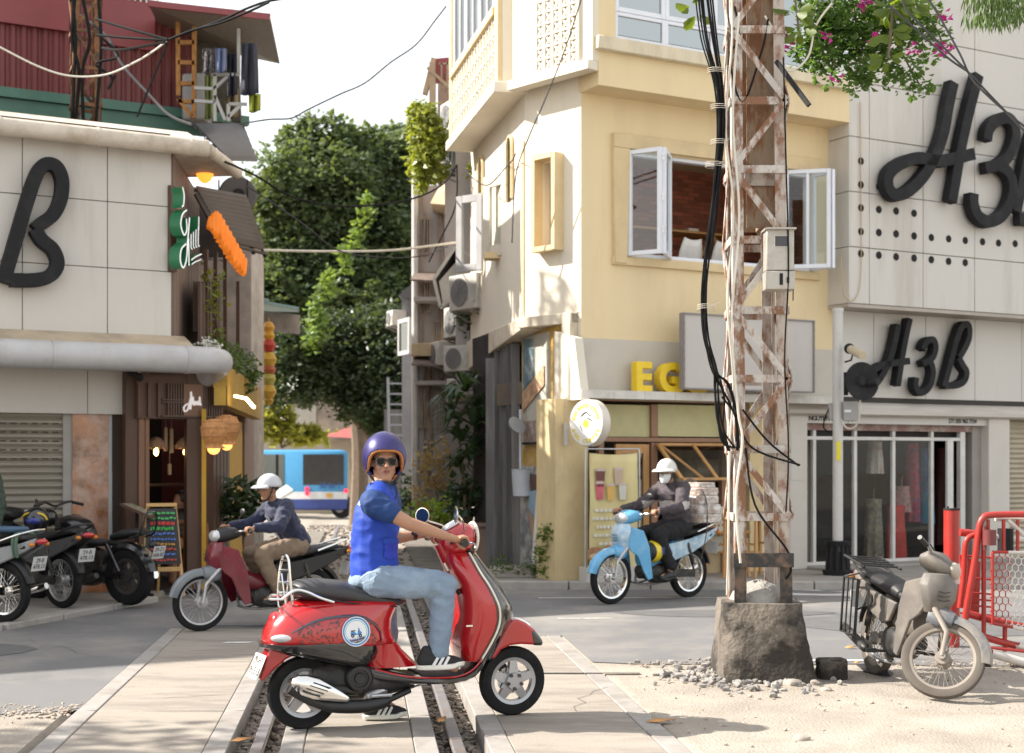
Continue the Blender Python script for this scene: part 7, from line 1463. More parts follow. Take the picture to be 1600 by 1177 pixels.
# ---------------------------------------------------------------- motorbikes
m_tyre = mat('tyre_rubber', (.012,.012,.013), rough=.85, spec=.25, var=.2, scale=20, dirt=(.055,.05,.045), dscale=4, damt=.3); m_chrome = mat('chrome', (.75,.74,.72), rough=.12, metal=1., var=.05); m_alu = mat('alu', (.45,.45,.46), rough=.35, metal=.7, var=.1, dirt=(.2,.18,.16), dscale=9, damt=.4)
m_eng = mat('engine_dark', (.028,.027,.027), rough=.5, metal=.3, var=.3, scale=12, dirt=(.14,.12,.1), dscale=6, damt=.5); m_seat = mat('seat_vinyl', (.014,.014,.016), rough=.5, var=.15, bump=.1, bscale=200); m_plast = mat('black_plastic', (.013,.013,.014), rough=.45, var=.15)
m_tail = mat('tail_lamp', (.45,.01,.015), rough=.12, coat=.8); m_lens = mat('clear_lens', (.55,.57,.58), rough=.08, coat=1., metal=.3); m_plate = mat('plate_white', (.6,.6,.58), rough=.5); m_dust = mat('dusty_tyre', (.105,.09,.075), rough=.95, var=.2)
def wheel(t, c, Rr, tw, xf=None, sp=18, mt=None, mr=None, alloy=0, name='wheel', rimw=.012):
 c = V(c); m = MB(); m.xf = xf; pr = [(Rr-tw*.95,-tw*.30),(Rr-tw*.45,-tw*.5),(Rr-tw*.12,-tw*.42),(Rr,-tw*.12),(Rr,tw*.12),(Rr-tw*.12,tw*.42),(Rr-tw*.45,tw*.5),(Rr-tw*.95,tw*.30)]
 m.lathe(pr, c, (0,1,0), 48, closed=True); w_ = m.build(name, mt or m_tyre, t, world=False)
 m = MB(); m.xf = xf; ri = Rr-tw*.9; m.lathe([(ri+.006,-tw*.36),(ri+.006,tw*.36),(ri-rimw,tw*.3),(ri-rimw*1.3,0),(ri-rimw,-tw*.3)], c, (0,1,0), 48, closed=True); m.build('rim', mr or m_alu, w_, world=False)
 m = MB(); m.xf = xf; m.lathe([(0,-.055),(.05,-.055),(.055,-.02),(.03,0),(.055,.02),(.06,.05),(0,.055)], c, (0,1,0), 20); m.build('hub', mr or m_alu, w_, world=False)
 m = MB(); m.xf = xf
 if alloy:
  for k in range(alloy):
   a = 2*math.pi*k/alloy + .3; d = V((math.cos(a),0,math.sin(a))); e = V((-math.sin(a),0,math.cos(a)))
   m.loft([[c+d*.03+e*s*.032+V((0,y,0)) for s, y in ((-1,-.03),(1,-.03),(1,.02),(-1,.02))], [c+d*(ri-rimw+.004)+e*s*.022+V((0,y,0)) for s, y in ((-1,-.025),(1,-.025),(1,.015),(-1,.015))]])
 else:
  for k in range(sp*2):
   a = math.pi*k/sp; b = a + (.35 if k % 2 else -.35); y = .04 if k % 4 < 2 else -.04
   m.tube([c+V((math.cos(b)*.045, y, math.sin(b)*.045)), c+V((math.cos(a)*(ri-rimw), 0, math.sin(a)*(ri-rimw)))], .0022, 4)
 m.build('spokes', mr or m_alu, w_, world=False); return w_
def arc_fender(m, c, r, w_, a0, a1, th=.012, n=14, drop=.035):
 secs = []
 for i in range(n+1):
  a = R(a0 + (a1-a0)*i/n); k = 1 - .25*abs(2*i/n-1)**3; d = V((math.cos(a), 0, math.sin(a))); c_ = V(c)
  P = [(-1,-drop),(-.8,-.004),(-.4,.008),(0,.012),(.4,.008),(.8,-.004),(1,-drop)]
  o = [c_ + d*(r+q) + V((0, y*w_*k/2, 0)) for y, q in P]; i_ = [c_ + d*(r+q-th) + V((0, y*w_*k/2*.94, 0)) for y, q in reversed(P)]; secs.append(o + i_)
 m.loft(secs)
def shell(m, pts, e=3, n=18):
 """stations (x, z0, z1, halfwidth[, taper])"""
 m.loft([rbox_sec(q[0], 0, q[1], q[2], q[3], n, e, q[4] if len(q) > 4 else None) for q in pts])
def plate(t, c, w_, h, rz=math.pi/2, tilt=.2, rows=('29-B', '478.13'), xf=None, world=False):
 Mx = Matrix.Translation(V(c)) @ Matrix.Rotation(rz + math.pi, 4, 'Z') @ Matrix.Rotation(-tilt, 4, 'X')
 m = MB(); m.xf = Mx; m.box((-w_/2, -.004, -h/2), (w_/2, 0, h/2)); p = m.build('number_plate', m_plate, t, world=world, bevel=(.003, 1))
 m = MB(); m.xf = Mx
 for i, s in enumerate(rows): put_text(m, s, (0, -.0055, h*.10 - i*h*.42), (1,0,0), (0,0,1), h*.42, .0006, align='CENTER')
 m.build('plate_lettering', m_black, p, world=world, smooth=None)
def underbone(name, label, loc, rz, body, accent, group='motorbikes', steer=0, scale=1., wt=None, wr=None, rack=False, mirrors=1, fend=None, lens=None, lean=0, dark=0):
 t = thing(name, label, 'motorbike', loc, rz, group, scale)
 if lean: t.rotation_euler = (lean, 0, rz)
 WB, Rw = 1.21, .288; H = V((WB-.26, 0, .80)); hub = V((WB, 0, Rw)); ax = (H-hub).normalized()
 xf = Matrix.Translation(H) @ Matrix.Rotation(R(steer), 4, ax) @ Matrix.Translation(-H)
 wheel(t, hub, Rw, .075, xf, mt=wt, mr=wr, name='front_wheel'); wheel(t, (0,0,Rw), Rw, .085, mt=wt, mr=wr, name='rear_wheel')
 m = MB(); m.xf = xf
 for s in (-1, 1): m.tube([hub + V((0,s*.075,0)), hub + V((-.03,s*.075,.18)), H + V((.02,s*.075,-.12))], [.017,.019,.024], 10); m.tube([hub + V((0,s*.05,0)), hub + V((0,s*.085,0))], .025, 8)
 m.build('fork', wr if wt else m_alu, t, world=False)
 m = MB(); m.xf = xf; arc_fender(m, hub, Rw+.035, .125, 12, 128, drop=.05)
 m.loft([rbox_sec(x_, 0, z0, z1, hw, 12, 3) for x_, z0, z1, hw in ((WB-.20,.50,.68,.06),(WB-.12,.48,.66,.085),(WB-.02,.52,.63,.07))]); m.build('front_fender', fend or body, t, world=False)
 # leg shield
 for s in (-1, 1):
  m = MB(); O = [(WB-.16,.86),(WB-.13,.70),(WB-.20,.58),(WB-.27,.52),(WB-.33,.36),(WB-.40,.25),(WB-.47,.27),(WB-.45,.42),(WB-.42,.62),(WB-.33,.80)]
  a = [V((x_, s*(.07 + .11*max(0, min(1, (WB-.12-x_)/.2)) ), z)) for x_, z in O]; m.prism(a, (0, -s*.022, 0)); m.build('leg_shield', body, t, world=False, bevel=(.007, 2))
 m = MB(); m.loft([[(x_, y*hw, z + .0) for x_, y in ((xx-.03,-1),(xx+.03,-.7),(xx+.055,0),(xx+.03,.7),(xx-.03,1),(xx-.06,.6),(xx-.06,-.6))] for xx, z, hw in ((WB-.17,.88,.10),(WB-.13,.80,.15),(WB-.11,.70,.13),(WB-.15,.60,.09))]); m.build('front_cowl', accent, t, world=False, bevel=(.006, 1))
 m = MB()
 for k in range(3): m.tube([(WB-.052-.003*k, -.045, .76-.03*k), (WB-.04-.003*k, 0, .752-.03*k), (WB-.052-.003*k, .045, .76-.03*k)], .004, 4)
 m.build('cowl_vents', m_plast, t, world=False)
 m = MB(); m.loft([rbox_sec(x_, 0, z0, z1, hw, 12, 2.5) for x_, z0, z1, hw in ((WB-.42,.40,.62,.06),(WB-.60,.36,.54,.075),(WB-.78,.42,.60,.08),(WB-.92,.55,.68,.09))]); m.build('centre_cover', body, t, world=False)
 # headset
 m = MB(); m.xf = xf; m.loft([rbox_sec(x_, 0, z0, z1, hw, 16, 2.6) for x_, z0, z1, hw in ((WB-.40,.92,.98,.08),(WB-.34,.90,1.02,.14),(WB-.24,.87,1.03,.13),(WB-.15,.87,.98,.09))]); m.build('handlebar_cowl', m_plast if dark else body, t, world=False)
 m = MB(); m.xf = xf; m.ball(V((WB-.155, 0, .935)), (.055,.10,.062), 16, 10); m.build('headlight', lens or m_lens, t, world=False)
 for s in (-1, 1):
  m = MB(); m.xf = xf; m.tube(spline([(WB-.32, s*.05, .96), (WB-.33, s*.2, .985), (WB-.38, s*.34, .985)], 4), .012, 8); m.k = 1; m.tube([(WB-.345, s*.24, .985), (WB-.385, s*.355, .985)], .018, 10); m.tube([(WB-.30, s*.17, .99), (WB-.31, s*.30, .975)], .006, 6)
  m.build('handlebar', [m_alu, m_plast], t, world=False)
 for s in ((-1, 1) if mirrors == 2 else (1,) if mirrors else ()):
  m = MB(); m.xf = xf; m.tube(spline([(WB-.33, s*.16, .99), (WB-.30, s*.2, 1.08), (WB-.33, s*.25, 1.15)], 4), .005, 6); m.ball(V((WB-.335, s*.26, 1.18)), (.014,.055,.038), 12, 8); m.build('mirror', m_plast, t, world=False)
 # seat, tail, side panels
 m = MB(); shell(m, [(.56,.62,.70,.07),(.50,.64,.755,.105),(.30,.66,.775,.12),(.10,.70,.80,.125),(-.10,.74,.815,.12),(-.26,.77,.83,.10),(-.30,.78,.81,.07)], 2.6); m.build('seat', m_seat, t, world=False)
 for s in (-1, 1):
  m = MB(); O = [(.60,.62),(.40,.64),(.1,.68),(-.25,.75),(-.42,.80),(-.40,.72),(-.2,.62),(.05,.52),(.35,.44),(.48,.47)]; m.prism([(x_, s*(.125 - .12*max(0, -x_)), z) for x_, z in O], (0, -s*.03, 0)); m.build('side_panel', m_plast if dark else accent, t, world=False, bevel=(.012, 2))
 m = MB(); shell(m, [(-.02,.60,.74,.09),(-.3,.68,.76,.09),(-.44,.74,.78,.05)], 2.6); m.build('tail_body', m_plast, t, world=False)
 m = MB(); m.ball(V((-.43, 0, .765)), (.04,.075,.03), 12, 8); m.build('tail_light', m_tail, t, world=False)
 for s in (-1, 1): m = MB(); m.ball(V((-.40, s*.10, .74)), (.03,.03,.022), 10, 6); m.build('indicator', mat('amber_lens', (.6,.2,.02), rough=.2), t, world=False)
 m = MB(); arc_fender(m, (0,0,Rw), Rw+.06, .13, 50, 165, drop=.03); m.build('rear_fender', m_plast, t, world=False)
 plate(t, (-.40, 0, .56), .19, .14, tilt=-.25)
 # engine, exhaust, swingarm, stands, pegs
 m = MB(); shell(m, [(.30,.20,.42,.09),(.42,.19,.44,.12),(.58,.20,.42,.11),(.66,.24,.38,.06)], 3); m.tube([(.62,0,.31),(.80,0,.36)], .055, 14)
 for k in range(6): m.tube([(.66+.022*k,0,.32+.005*k), (.672+.022*k,0,.323+.005*k)], .07, 14)
 m.build('engine', m_eng, t, world=False)
 m = MB(); m.tube(spline([(.80,-.03,.30),(.72,-.1,.2),(.45,-.13,.17),(.2,-.14,.2),(.1,-.145,.22)], 4), .014, 8); m.k = 1; m.tube(spline([(.15,-.15,.215),(0,-.155,.25),(-.35,-.16,.34)], 4), [.02]+[.036]*7+[.03], 12); m.build('exhaust', [m_alu, m_chrome if wt is None else m_eng], t, world=False)
 m = MB()
 for s in (-1, 1): m.beam((0, s*.09, Rw), (.42, s*.09, .30), .02, .035); m.tube([(.02, s*.11, Rw+.04), (.12, s*.115, .64)], [.012, .016], 8); m.tube([(.03, s*.11, Rw+.1), (.1, s*.115, .56)], .024, 10)
 m.beam((0, .11, Rw), (.42, .11, .31), .012, .09); m.build('swingarm', m_eng, t, world=False)
 m = MB(); m.tube([(.45,-.27,.24), (.45,.27,.24)], .011, 8)
 for s in (-1, 1): m.tube([(.45, s*.19, .24), (.45, s*.27, .24)], .018, 8)
 m.tube(spline([(.5,-.14,.22),(.66,-.17,.19),(.74,-.17,.21)], 4), .008, 6); m.build('foot_pegs', m_plast, t, world=False)
 m = MB(); m.tube(spline([(-.02,-.13,.76),(-.25,-.13,.83),(-.40,-.08,.87),(-.42,0,.875),(-.40,.08,.87),(-.25,.13,.83),(-.02,.13,.76)], 4), .011, 8); m.build('grab_rail', m_chrome if not wt else m_eng, t, world=False)
 if rack:
  m = MB()
  for s in (-1, 1):
   for k in range(4): m.tube([(-.30+.10*k, s*.20, .30), (-.30+.10*k, s*.20, .74)], .007, 5)
   m.tube([(-.30, s*.20, .74), (.02, s*.20, .74), (.02, s*.20, .30), (-.30, s*.20, .30), (-.30, s*.20, .74)], .010, 6); m.tube([(-.30, s*.2, .74), (-.1, s*.1, .80)], .009, 5)
   m.tube([(.0, s*.2, .5), (.1, s*.11, .56)], .008, 5)
  for k in range(5): m.tube([(-.42+.09*k, -.15, .90-.012*k), (-.42+.09*k, .15, .90-.012*k)], .008, 5)
  for s in (-1, 1): m.tube([(-.46, s*.15, .905), (.0, s*.15, .84)], .010, 6)
  m.build('luggage_rack', m_plast, t, world=False)
 return t
m_bred = mat('maroon_paint', (.16,.012,.025), rough=.25, coat=.5, dirt=(.10,.02,.02), dscale=5); m_silv = mat('silver_grey', (.16,.18,.20), rough=.3, coat=.3); m_sky = mat('sky_blue_paint', (.10,.36,.62), rough=.25, coat=.4, dirt=(.30,.50,.66), dscale=7, damt=.4); m_skyw = mat('pale_blue_decal', (.35,.52,.66), rough=.25, coat=.4, var=.2, scale=9, dirt=(.6,.66,.7), dscale=9, damt=.9)
m_dgrey = mat('dusty_grey', (.12,.108,.098), rough=.6, var=.2, dirt=(.17,.148,.125), dscale=4, damt=.7); m_dgrey2 = mat('worn_grey', (.10,.105,.115), rough=.45, dirt=(.27,.23,.19), dscale=5, damt=.6)
LR = (-1.95, 13.75, 0); AR = math.atan2(-.70, -1.0)
underbone('motorbike', 'maroon step-through motorbike ridden by the man in the pale grey cap helmet', LR, AR, m_bred, m_bred, fend=m_silv, mirrors=1, scale=.93, dark=1)
LBk = (2.02, 16.33, 0); AB = math.atan2(-.75, -.92)
bbk = underbone('motorbike', 'sky blue step-through motorbike passing the egg cafe with parcels on the back', LBk, AB, m_sky, m_skyw, fend=m_sky, mirrors=1, wr=m_chrome)
hd = R(-83)
underbone('motorbike', 'dust covered grey motorbike leaning by the red bollard with its wheel turned', (2.67, 10.44, 0), hd, m_dgrey, m_dgrey, steer=62, scale=.93, wt=m_dust, wr=mat('dusty_rim', (.24,.21,.18), rough=.8), rack=True, mirrors=0, fend=m_dgrey2, lens=mat('dusty_lens', (.42,.37,.31), rough=.4), lean=R(-4))
underbone('motorbike', 'dark motorbike with a white plate parked between the cruiser and the chromed one', onground(98, 950, .05), R(143), m_plast, mat('gunmetal', (.07,.07,.075), rough=.3, coat=.3), mirrors=0, wt=m_tyre)
underbone('motorbike', 'motorbike with a green strap and pale tail, cut by the left edge of the picture', onground(8, 972, .05), R(158), mat('dark_red_paint', (.10,.012,.02), rough=.25, coat=.4), mat('tail_silver', (.28,.29,.30), rough=.3), mirrors=0, wr=m_chrome)
b3 = bpy.data.objects['motorbike.004']; m = MB()
for dx in (-.02, .02): m.tube(spline([(-.25+dx,.14,.62),(-.24+dx,.15,.76),(-.22+dx,.08,.84),(-.22+dx,-.08,.84),(-.24+dx,-.15,.76),(-.25+dx,-.14,.55)], 4), .014, 6, flat=.4)
m.build('green_strap', mat('strap_green', (.08,.13,.09), rough=.8), b3, world=False)
m = MB(); m.box((-.2, -.11, .85), (.35, .11, .90)); m.k = 0; m.build('blue_cushion', mat('cushion_blue', (.04,.09,.16), rough=.5), b3, world=False, bevel=(.02, 2))
# the black cruiser
def cruiser():
 t = thing('cruiser_motorbike', 'large all black cruiser motorbike with a helmet hung on its handlebar', 'motorbike', onground(202, 946, .03), R(152), 'motorbikes', .93); WB, Rw = 1.48, .335
 wheel(t, (0,0,Rw), Rw, .15, alloy=7, mr=mat('cast_black', (.09,.085,.08), rough=.4, metal=.5), name='rear_wheel', rimw=.03); wheel(t, (WB,0,.32), .32, .12, alloy=7, mr=MATS['cast_black'], name='front_wheel', rimw=.03)
 m_ = mat('cruiser_black', (.014,.014,.016), rough=.22, coat=.6)
 m = MB(); shell(m, [(.55,.78,.86,.06),(.68,.78,.97,.14),(.85,.80,1.03,.17),(1.02,.84,1.0,.14),(1.12,.86,.95,.06)], 2.4); m.build('fuel_tank', m_, t, world=False)
 m = MB(); arc_fender(m, (0,0,Rw), Rw+.05, .2, 20, 170, drop=.05); m.build('rear_fender', m_, t, world=False)
 m = MB(); arc_fender(m, (WB,0,.32), .36, .15, 40, 140, drop=.04); m.build('front_fender', m_, t, world=False)
 m = MB(); shell(m, [(.62,.66,.76,.10),(.50,.66,.755,.15),(.30,.67,.74,.155),(.18,.70,.76,.14)], 2.6); m.build('rider_seat', m_seat, t, world=False)
 m = MB(); shell(m, [(.20,.74,.82,.11),(.05,.76,.87,.125),(-.18,.80,.89,.115),(-.26,.82,.86,.08)], 2.6); m.build('pillion_seat', m_seat, t, world=False)
 m = MB(); m.tube(spline([(-.12,-.13,.78),(-.27,-.12,.84),(-.32,-.09,1.05),(-.32,.09,1.05),(-.27,.12,.84),(-.12,.13,.78)], 5), .012, 8); m.build('sissy_bar', m_, t, world=False)
 m = MB(); shell(m, [(.42,.25,.62,.13),(.55,.20,.66,.17),(.80,.20,.66,.17),(.98,.26,.60,.12)], 3); m.tube([(.75,0,.5),(.92,0,.80)], .10, 16); m.build('engine', m_eng, t, world=False)
 m = MB(); shell(m, [(.98,.30,.78,.12),(1.10,.30,.82,.16),(1.16,.34,.78,.13)], 3); m.build('radiator_shroud', m_plast, t, world=False)
 m = MB()
 for s in (-1, 1): m.tube([(WB, s*.10, .32), (1.17, s*.10, .98)], .026, 10); m.beam((0, s*.12, Rw), (.5, s*.12, .38), .03, .06); m.tube([(.02, s*.14, Rw+.06), (.2, s*.15, .70)], .028, 10)
 m.build('fork_and_swingarm', m_, t, world=False)
 m = MB(); m.tube(spline([(1.1,-.36,1.13),(1.12,-.2,1.17),(1.16,0,1.12),(1.12,.2,1.17),(1.1,.36,1.13)], 5), .014, 8); m.tube([(1.09,-.38,1.13),(1.115,-.24,1.16)], .02, 8); m.tube([(1.09,.38,1.13),(1.115,.24,1.16)], .02, 8); m.tube(spline([(1.16,.3,1.16),(1.25,.2,1.2),(1.32,.05,1.0),(1.3,0,.85)], 5), .007, 5); m.tube(spline([(1.16,-.3,1.16),(1.27,-.2,1.15),(1.33,-.05,.95),(1.3,0,.8)], 5), .007, 5); m.build('handlebar', m_plast, t, world=False)
 m = MB(); m.ball((1.26, 0, .98), (.10,.11,.11), 14, 10); m.build('headlight', m_, t, world=False)
 m = MB(); m.tube(spline([(.9,-.16,.35),(.6,-.2,.24),(.2,-.22,.28),(-.1,-.22,.33)], 5), [.03]*8+[.045]*8, 12); m.k = 1; m.tube([(-.1,-.22,.33),(-.2,-.22,.345)], .047, 14); m.build('exhaust', [m_, m_chrome], t, world=False)
 m = MB(); m.ball((-.36, 0, .70), (.04,.07,.04), 10, 8); m.build('tail_light', m_plast, t, world=False); plate(t, (-.44, 0, .62), .19, .15, tilt=-.3, rows=('29-Z1', '606.82'))
 h = tag(None or thing('hanging_helmet', 'black helmet with yellow and blue stripes hung on the cruiser handlebar', 'helmet', at(57, 815, 15.2)), None, None); m = MB(); c = V(at(57, 812, 15.2)); m.ball(c, (.135,.135,.14), 18, 12); m.build('shell', mat('gloss_black', (.015,.015,.02), rough=.15, coat=.8), h)
 m = MB(); m.tube([c + V((math.cos(a)*.137, -.07-.03*math.sin(a), math.sin(a)*.08)) for a in [k*math.pi/8 for k in range(9)]], .012, 5, flat=.4); m.build('stripe', mat('stripe_yellow', (.6,.42,.03)), h); m = MB(); m.ball(c + V((0,-.08,-.01)), (.09,.07,.05), 12, 8); m.build('visor', mat('visor_blue', (.04,.05,.25), rough=.1), h)
cruiser()
# parcels behind the blue rider, yellow helmet on its hook
pc = thing('parcel_stack', 'stack of plastic wrapped parcels strapped behind the blue motorbike rider', 'parcels', LBk, AB)
for k, (w_, h, dx) in enumerate(((.21,.10,0),(.20,.11,-.01),(.19,.10,.015),(.17,.09,-.02),(.15,.06,.0))):
 m = MB(); z = .86 + sum((.10,.11,.10,.09,.06)[:k]); Mx = Matrix.Translation((-.17+dx, 0, z + h/2)) @ Matrix.Rotation(.12*((-1)**k), 4, 'Z'); m.xf = Mx
 secs = []
 for i in range(7): u = i/6; secs.append([((math.copysign(abs(math.cos(a))**.5, math.cos(a)))*w_*(1+.07*noise.noise(V((a*2, u*3, k)))), math.copysign(abs(math.sin(a))**.5, math.sin(a))*w_*1.15*(1+.07*noise.noise(V((a*2, u*3, k+7)))), -h/2 + h*u) for a in [j*math.pi/12 for j in range(24)]])
 m.loft(secs); m.build('parcel', mat('wrap', (.42,.33,.28), rough=.18, var=.35, scale=9, dirt=(.66,.64,.62), dscale=12, damt=.95, coat=.6, bump=.8, bscale=30), pc, world=False, bevel=(.015, 1))
m = MB(); m.tube(spline([(-.05,.16,.45),(-.06,.24,.8),(-.06,.22,1.15),(-.06,0,1.36),(-.06,-.22,1.15),(-.06,-.18,.6)], 5), .018, 6, flat=.35); m.build('strap', mat('strap_brown', (.10,.08,.07), rough=.8), pc, world=False)
yh = thing('yellow_helmet', 'yellow helmet hanging on the leg shield hook of the blue motorbike', 'helmet', LBk, AB); m = MB(); c = V((.66, .10, .56)); m.ball(c, (.12,.11,.125), 18, 12); m.build('shell', mat('helmet_yellow', (.72,.55,.01), rough=.25, coat=.6), yh, world=False)
m = MB(); m.ball(c + V((.06,0,-.0)), (.085,.105,.11), 14, 10); m.build('lining', m_plast, yh, world=False); m = MB(); m.beam(c + V((-.05,.108,-.03)), c + V((-.05,.108,.05)), .03, .006); m.build('blue_marks', mat('mark_blue', (.03,.08,.4)), yh, world=False)
# ---------------------------------------------------------------- people
m_skin = mat('skin', (.38,.20,.122), rough=.5, var=.06, scale=9, sss=.12); m_skin2 = mat('skin_tan', (.33,.17,.10), rough=.55, var=.08, sss=.1); m_hair = mat('hair', (.015,.012,.01), rough=.5)
def head_chains(Mh, neck=None):
 P = lambda x, y, z: Mh @ V((x, y, z)); q = Mh.to_3x3()
 def E(x, y, z, r): return (P(x, y, z), (r[0], r[1], r[2], q) if hasattr(r, '__len__') else r)
 return [[E(-.012,0,.035,(.098,.076,.085))], [E(.0,0,.0,(.085,.07,.09)), E(.03,0,-.045,(.055,.056,.05))], [E(.03,0,-.05,(.05,.05,.035)), E(.062,0,-.098,(.022,.026,.016))], [E(-.01,.052,-.055,.018), E(.055,.018,-.102,.014)], [E(-.01,-.052,-.055,.018), E(.055,-.018,-.102,.014)],
   [E(.058,.034,-.028,.024)], [E(.058,-.034,-.028,.024)], [E(.076,.03,.032,.013), E(.082,0,.028,.012), E(.076,-.03,.032,.013)], [E(.088,0,.014,.009), E(.111,0,-.022,.0135)], [E(.098,.013,-.026,.008), E(.098,-.013,-.026,.008)],
   [E(.083,0,-.052,(.014,.026,.012))], [E(-.005,.078,-.005,(.018,.008,.03))], [E(-.005,-.078,-.005,(.018,.008,.03))]]
def hand_chains(W, G, g, up, f, s=1.):
 """a hand closed round a grip: wrist W, grip centre G, grip axis g, up, forward f"""
 ch = []; W, G, g, up, f = V(W), V(G), V(g), V(up), V(f); pal = G - f*.03*s + up*.018*s
 ch.append([(W, .026*s), (pal, (.03*s,.03*s,.02*s)), (G + up*.03*s, .022*s)])
 for i, L in enumerate((.9, 1.05, 1.0, .8)):
  b = G + g*(i-1.5)*.021*s + up*.034*s; ch.append([(b - f*.02*s, .0115*s), (b + f*.022*s*L, .0105*s), (b + f*.036*s*L - up*.03*s, .009*s), (b + f*.016*s - up*.055*s*L, .008*s)])
 ch.append([(pal - g*.035*s - up*.005*s, .013*s), (G - g*.045*s - up*.028*s, .0115*s), (G - g*.03*s + f*.022*s - up*.04*s, .009*s)])
 return ch
def garb(t, name, chains, mt, vox, world, disp=None, smooth=4, cut=None, solid=None, label=None):
 vs, fs = blob(chains, vox, smooth, disp, cut); m = MB(); m.add(vs, fs); return m.build(name, mt, t, world=world, smooth=180, label=label, solid=solid), vs, fs
def patch(t, name, vs, fs, nrmoff, test, mt, world):
 keep = [f for f in fs if all(test(vs[i]) for i in f)]
 if not keep: return
 us = sorted({i for f in keep for i in f}); mp = {i: k for k, i in enumerate(us)}; nr = {i: V((0,0,0)) for i in us}
 for f in keep:
  n = (vs[f[1]]-vs[f[0]]).cross(vs[f[2]]-vs[f[0]])
  for i in f: nr[i] += n
 m = MB(); m.add([vs[i] + nr[i].normalized()*nrmoff for i in us], [tuple(mp[i] for i in f) for f in keep]); return m.build(name, mt, t, world=world, smooth=180)
def shoe(t, heel, toe, side, up, world, mu, ms, w_=.045, stripes=None, h=.085):
 """sports shoe from heel to toe"""
 heel, toe, side, up = V(heel), V(toe), V(side), V(up); f = (toe-heel); L = f.length; f.normalize(); P = lambda a, b, c: heel + f*a*L + side*b + up*c
 vs, fs = blob([[(P(.12,0,.05), (w_*.8,w_*.8,.045)), (P(.45,0,.045), w_*.92), (P(.75,0,.035), w_*.85), (P(.93,0,.028), w_*.6)], [(P(.12,0,.05), w_*.75), (P(.2,0,h+.01), w_*.78)], [(P(.2,0,h), w_*.8), (P(.5,0,.06), w_*.8)]], .007, 4)
 m = MB(); m.add(vs, fs); o = m.build('shoe', mu, t, world=world, smooth=180)
 m = MB(); secs = []
 for z, k in ((-.006, .86), (.0, 1.0), (.018, 1.04), (.024, .98)): secs.append([P(.5 + .52*math.cos(a)*k + .0, w_*1.04*k*math.copysign(abs(math.sin(a))**.8, math.sin(a))*(1.0 + .10*math.cos(a)), z + (.012 if math.cos(a) > .7 else 0)) for a in [j*math.pi/12 for j in range(24)]])
 m.loft(secs); m.build('sole', ms, o, world=world)
 if stripes:
  m = MB()
  for k in range(3): a = .36 + .12*k; m.beam(P(a-.06, stripes*w_*.93, .022), P(a+.05, stripes*w_*.74, .07), .016, .012, tuple(side))
  m.build('stripes', mat('stripe_white', (.7,.7,.7), rough=.6), o, world=world)
  m = MB()
  for k in range(4): m.tube([P(.42+.07*k, -.02, .092-.008*k), P(.45+.07*k, .02, .090-.008*k)], .003, 4)
  m.build('laces', m_plast, o, world=world)
 return o
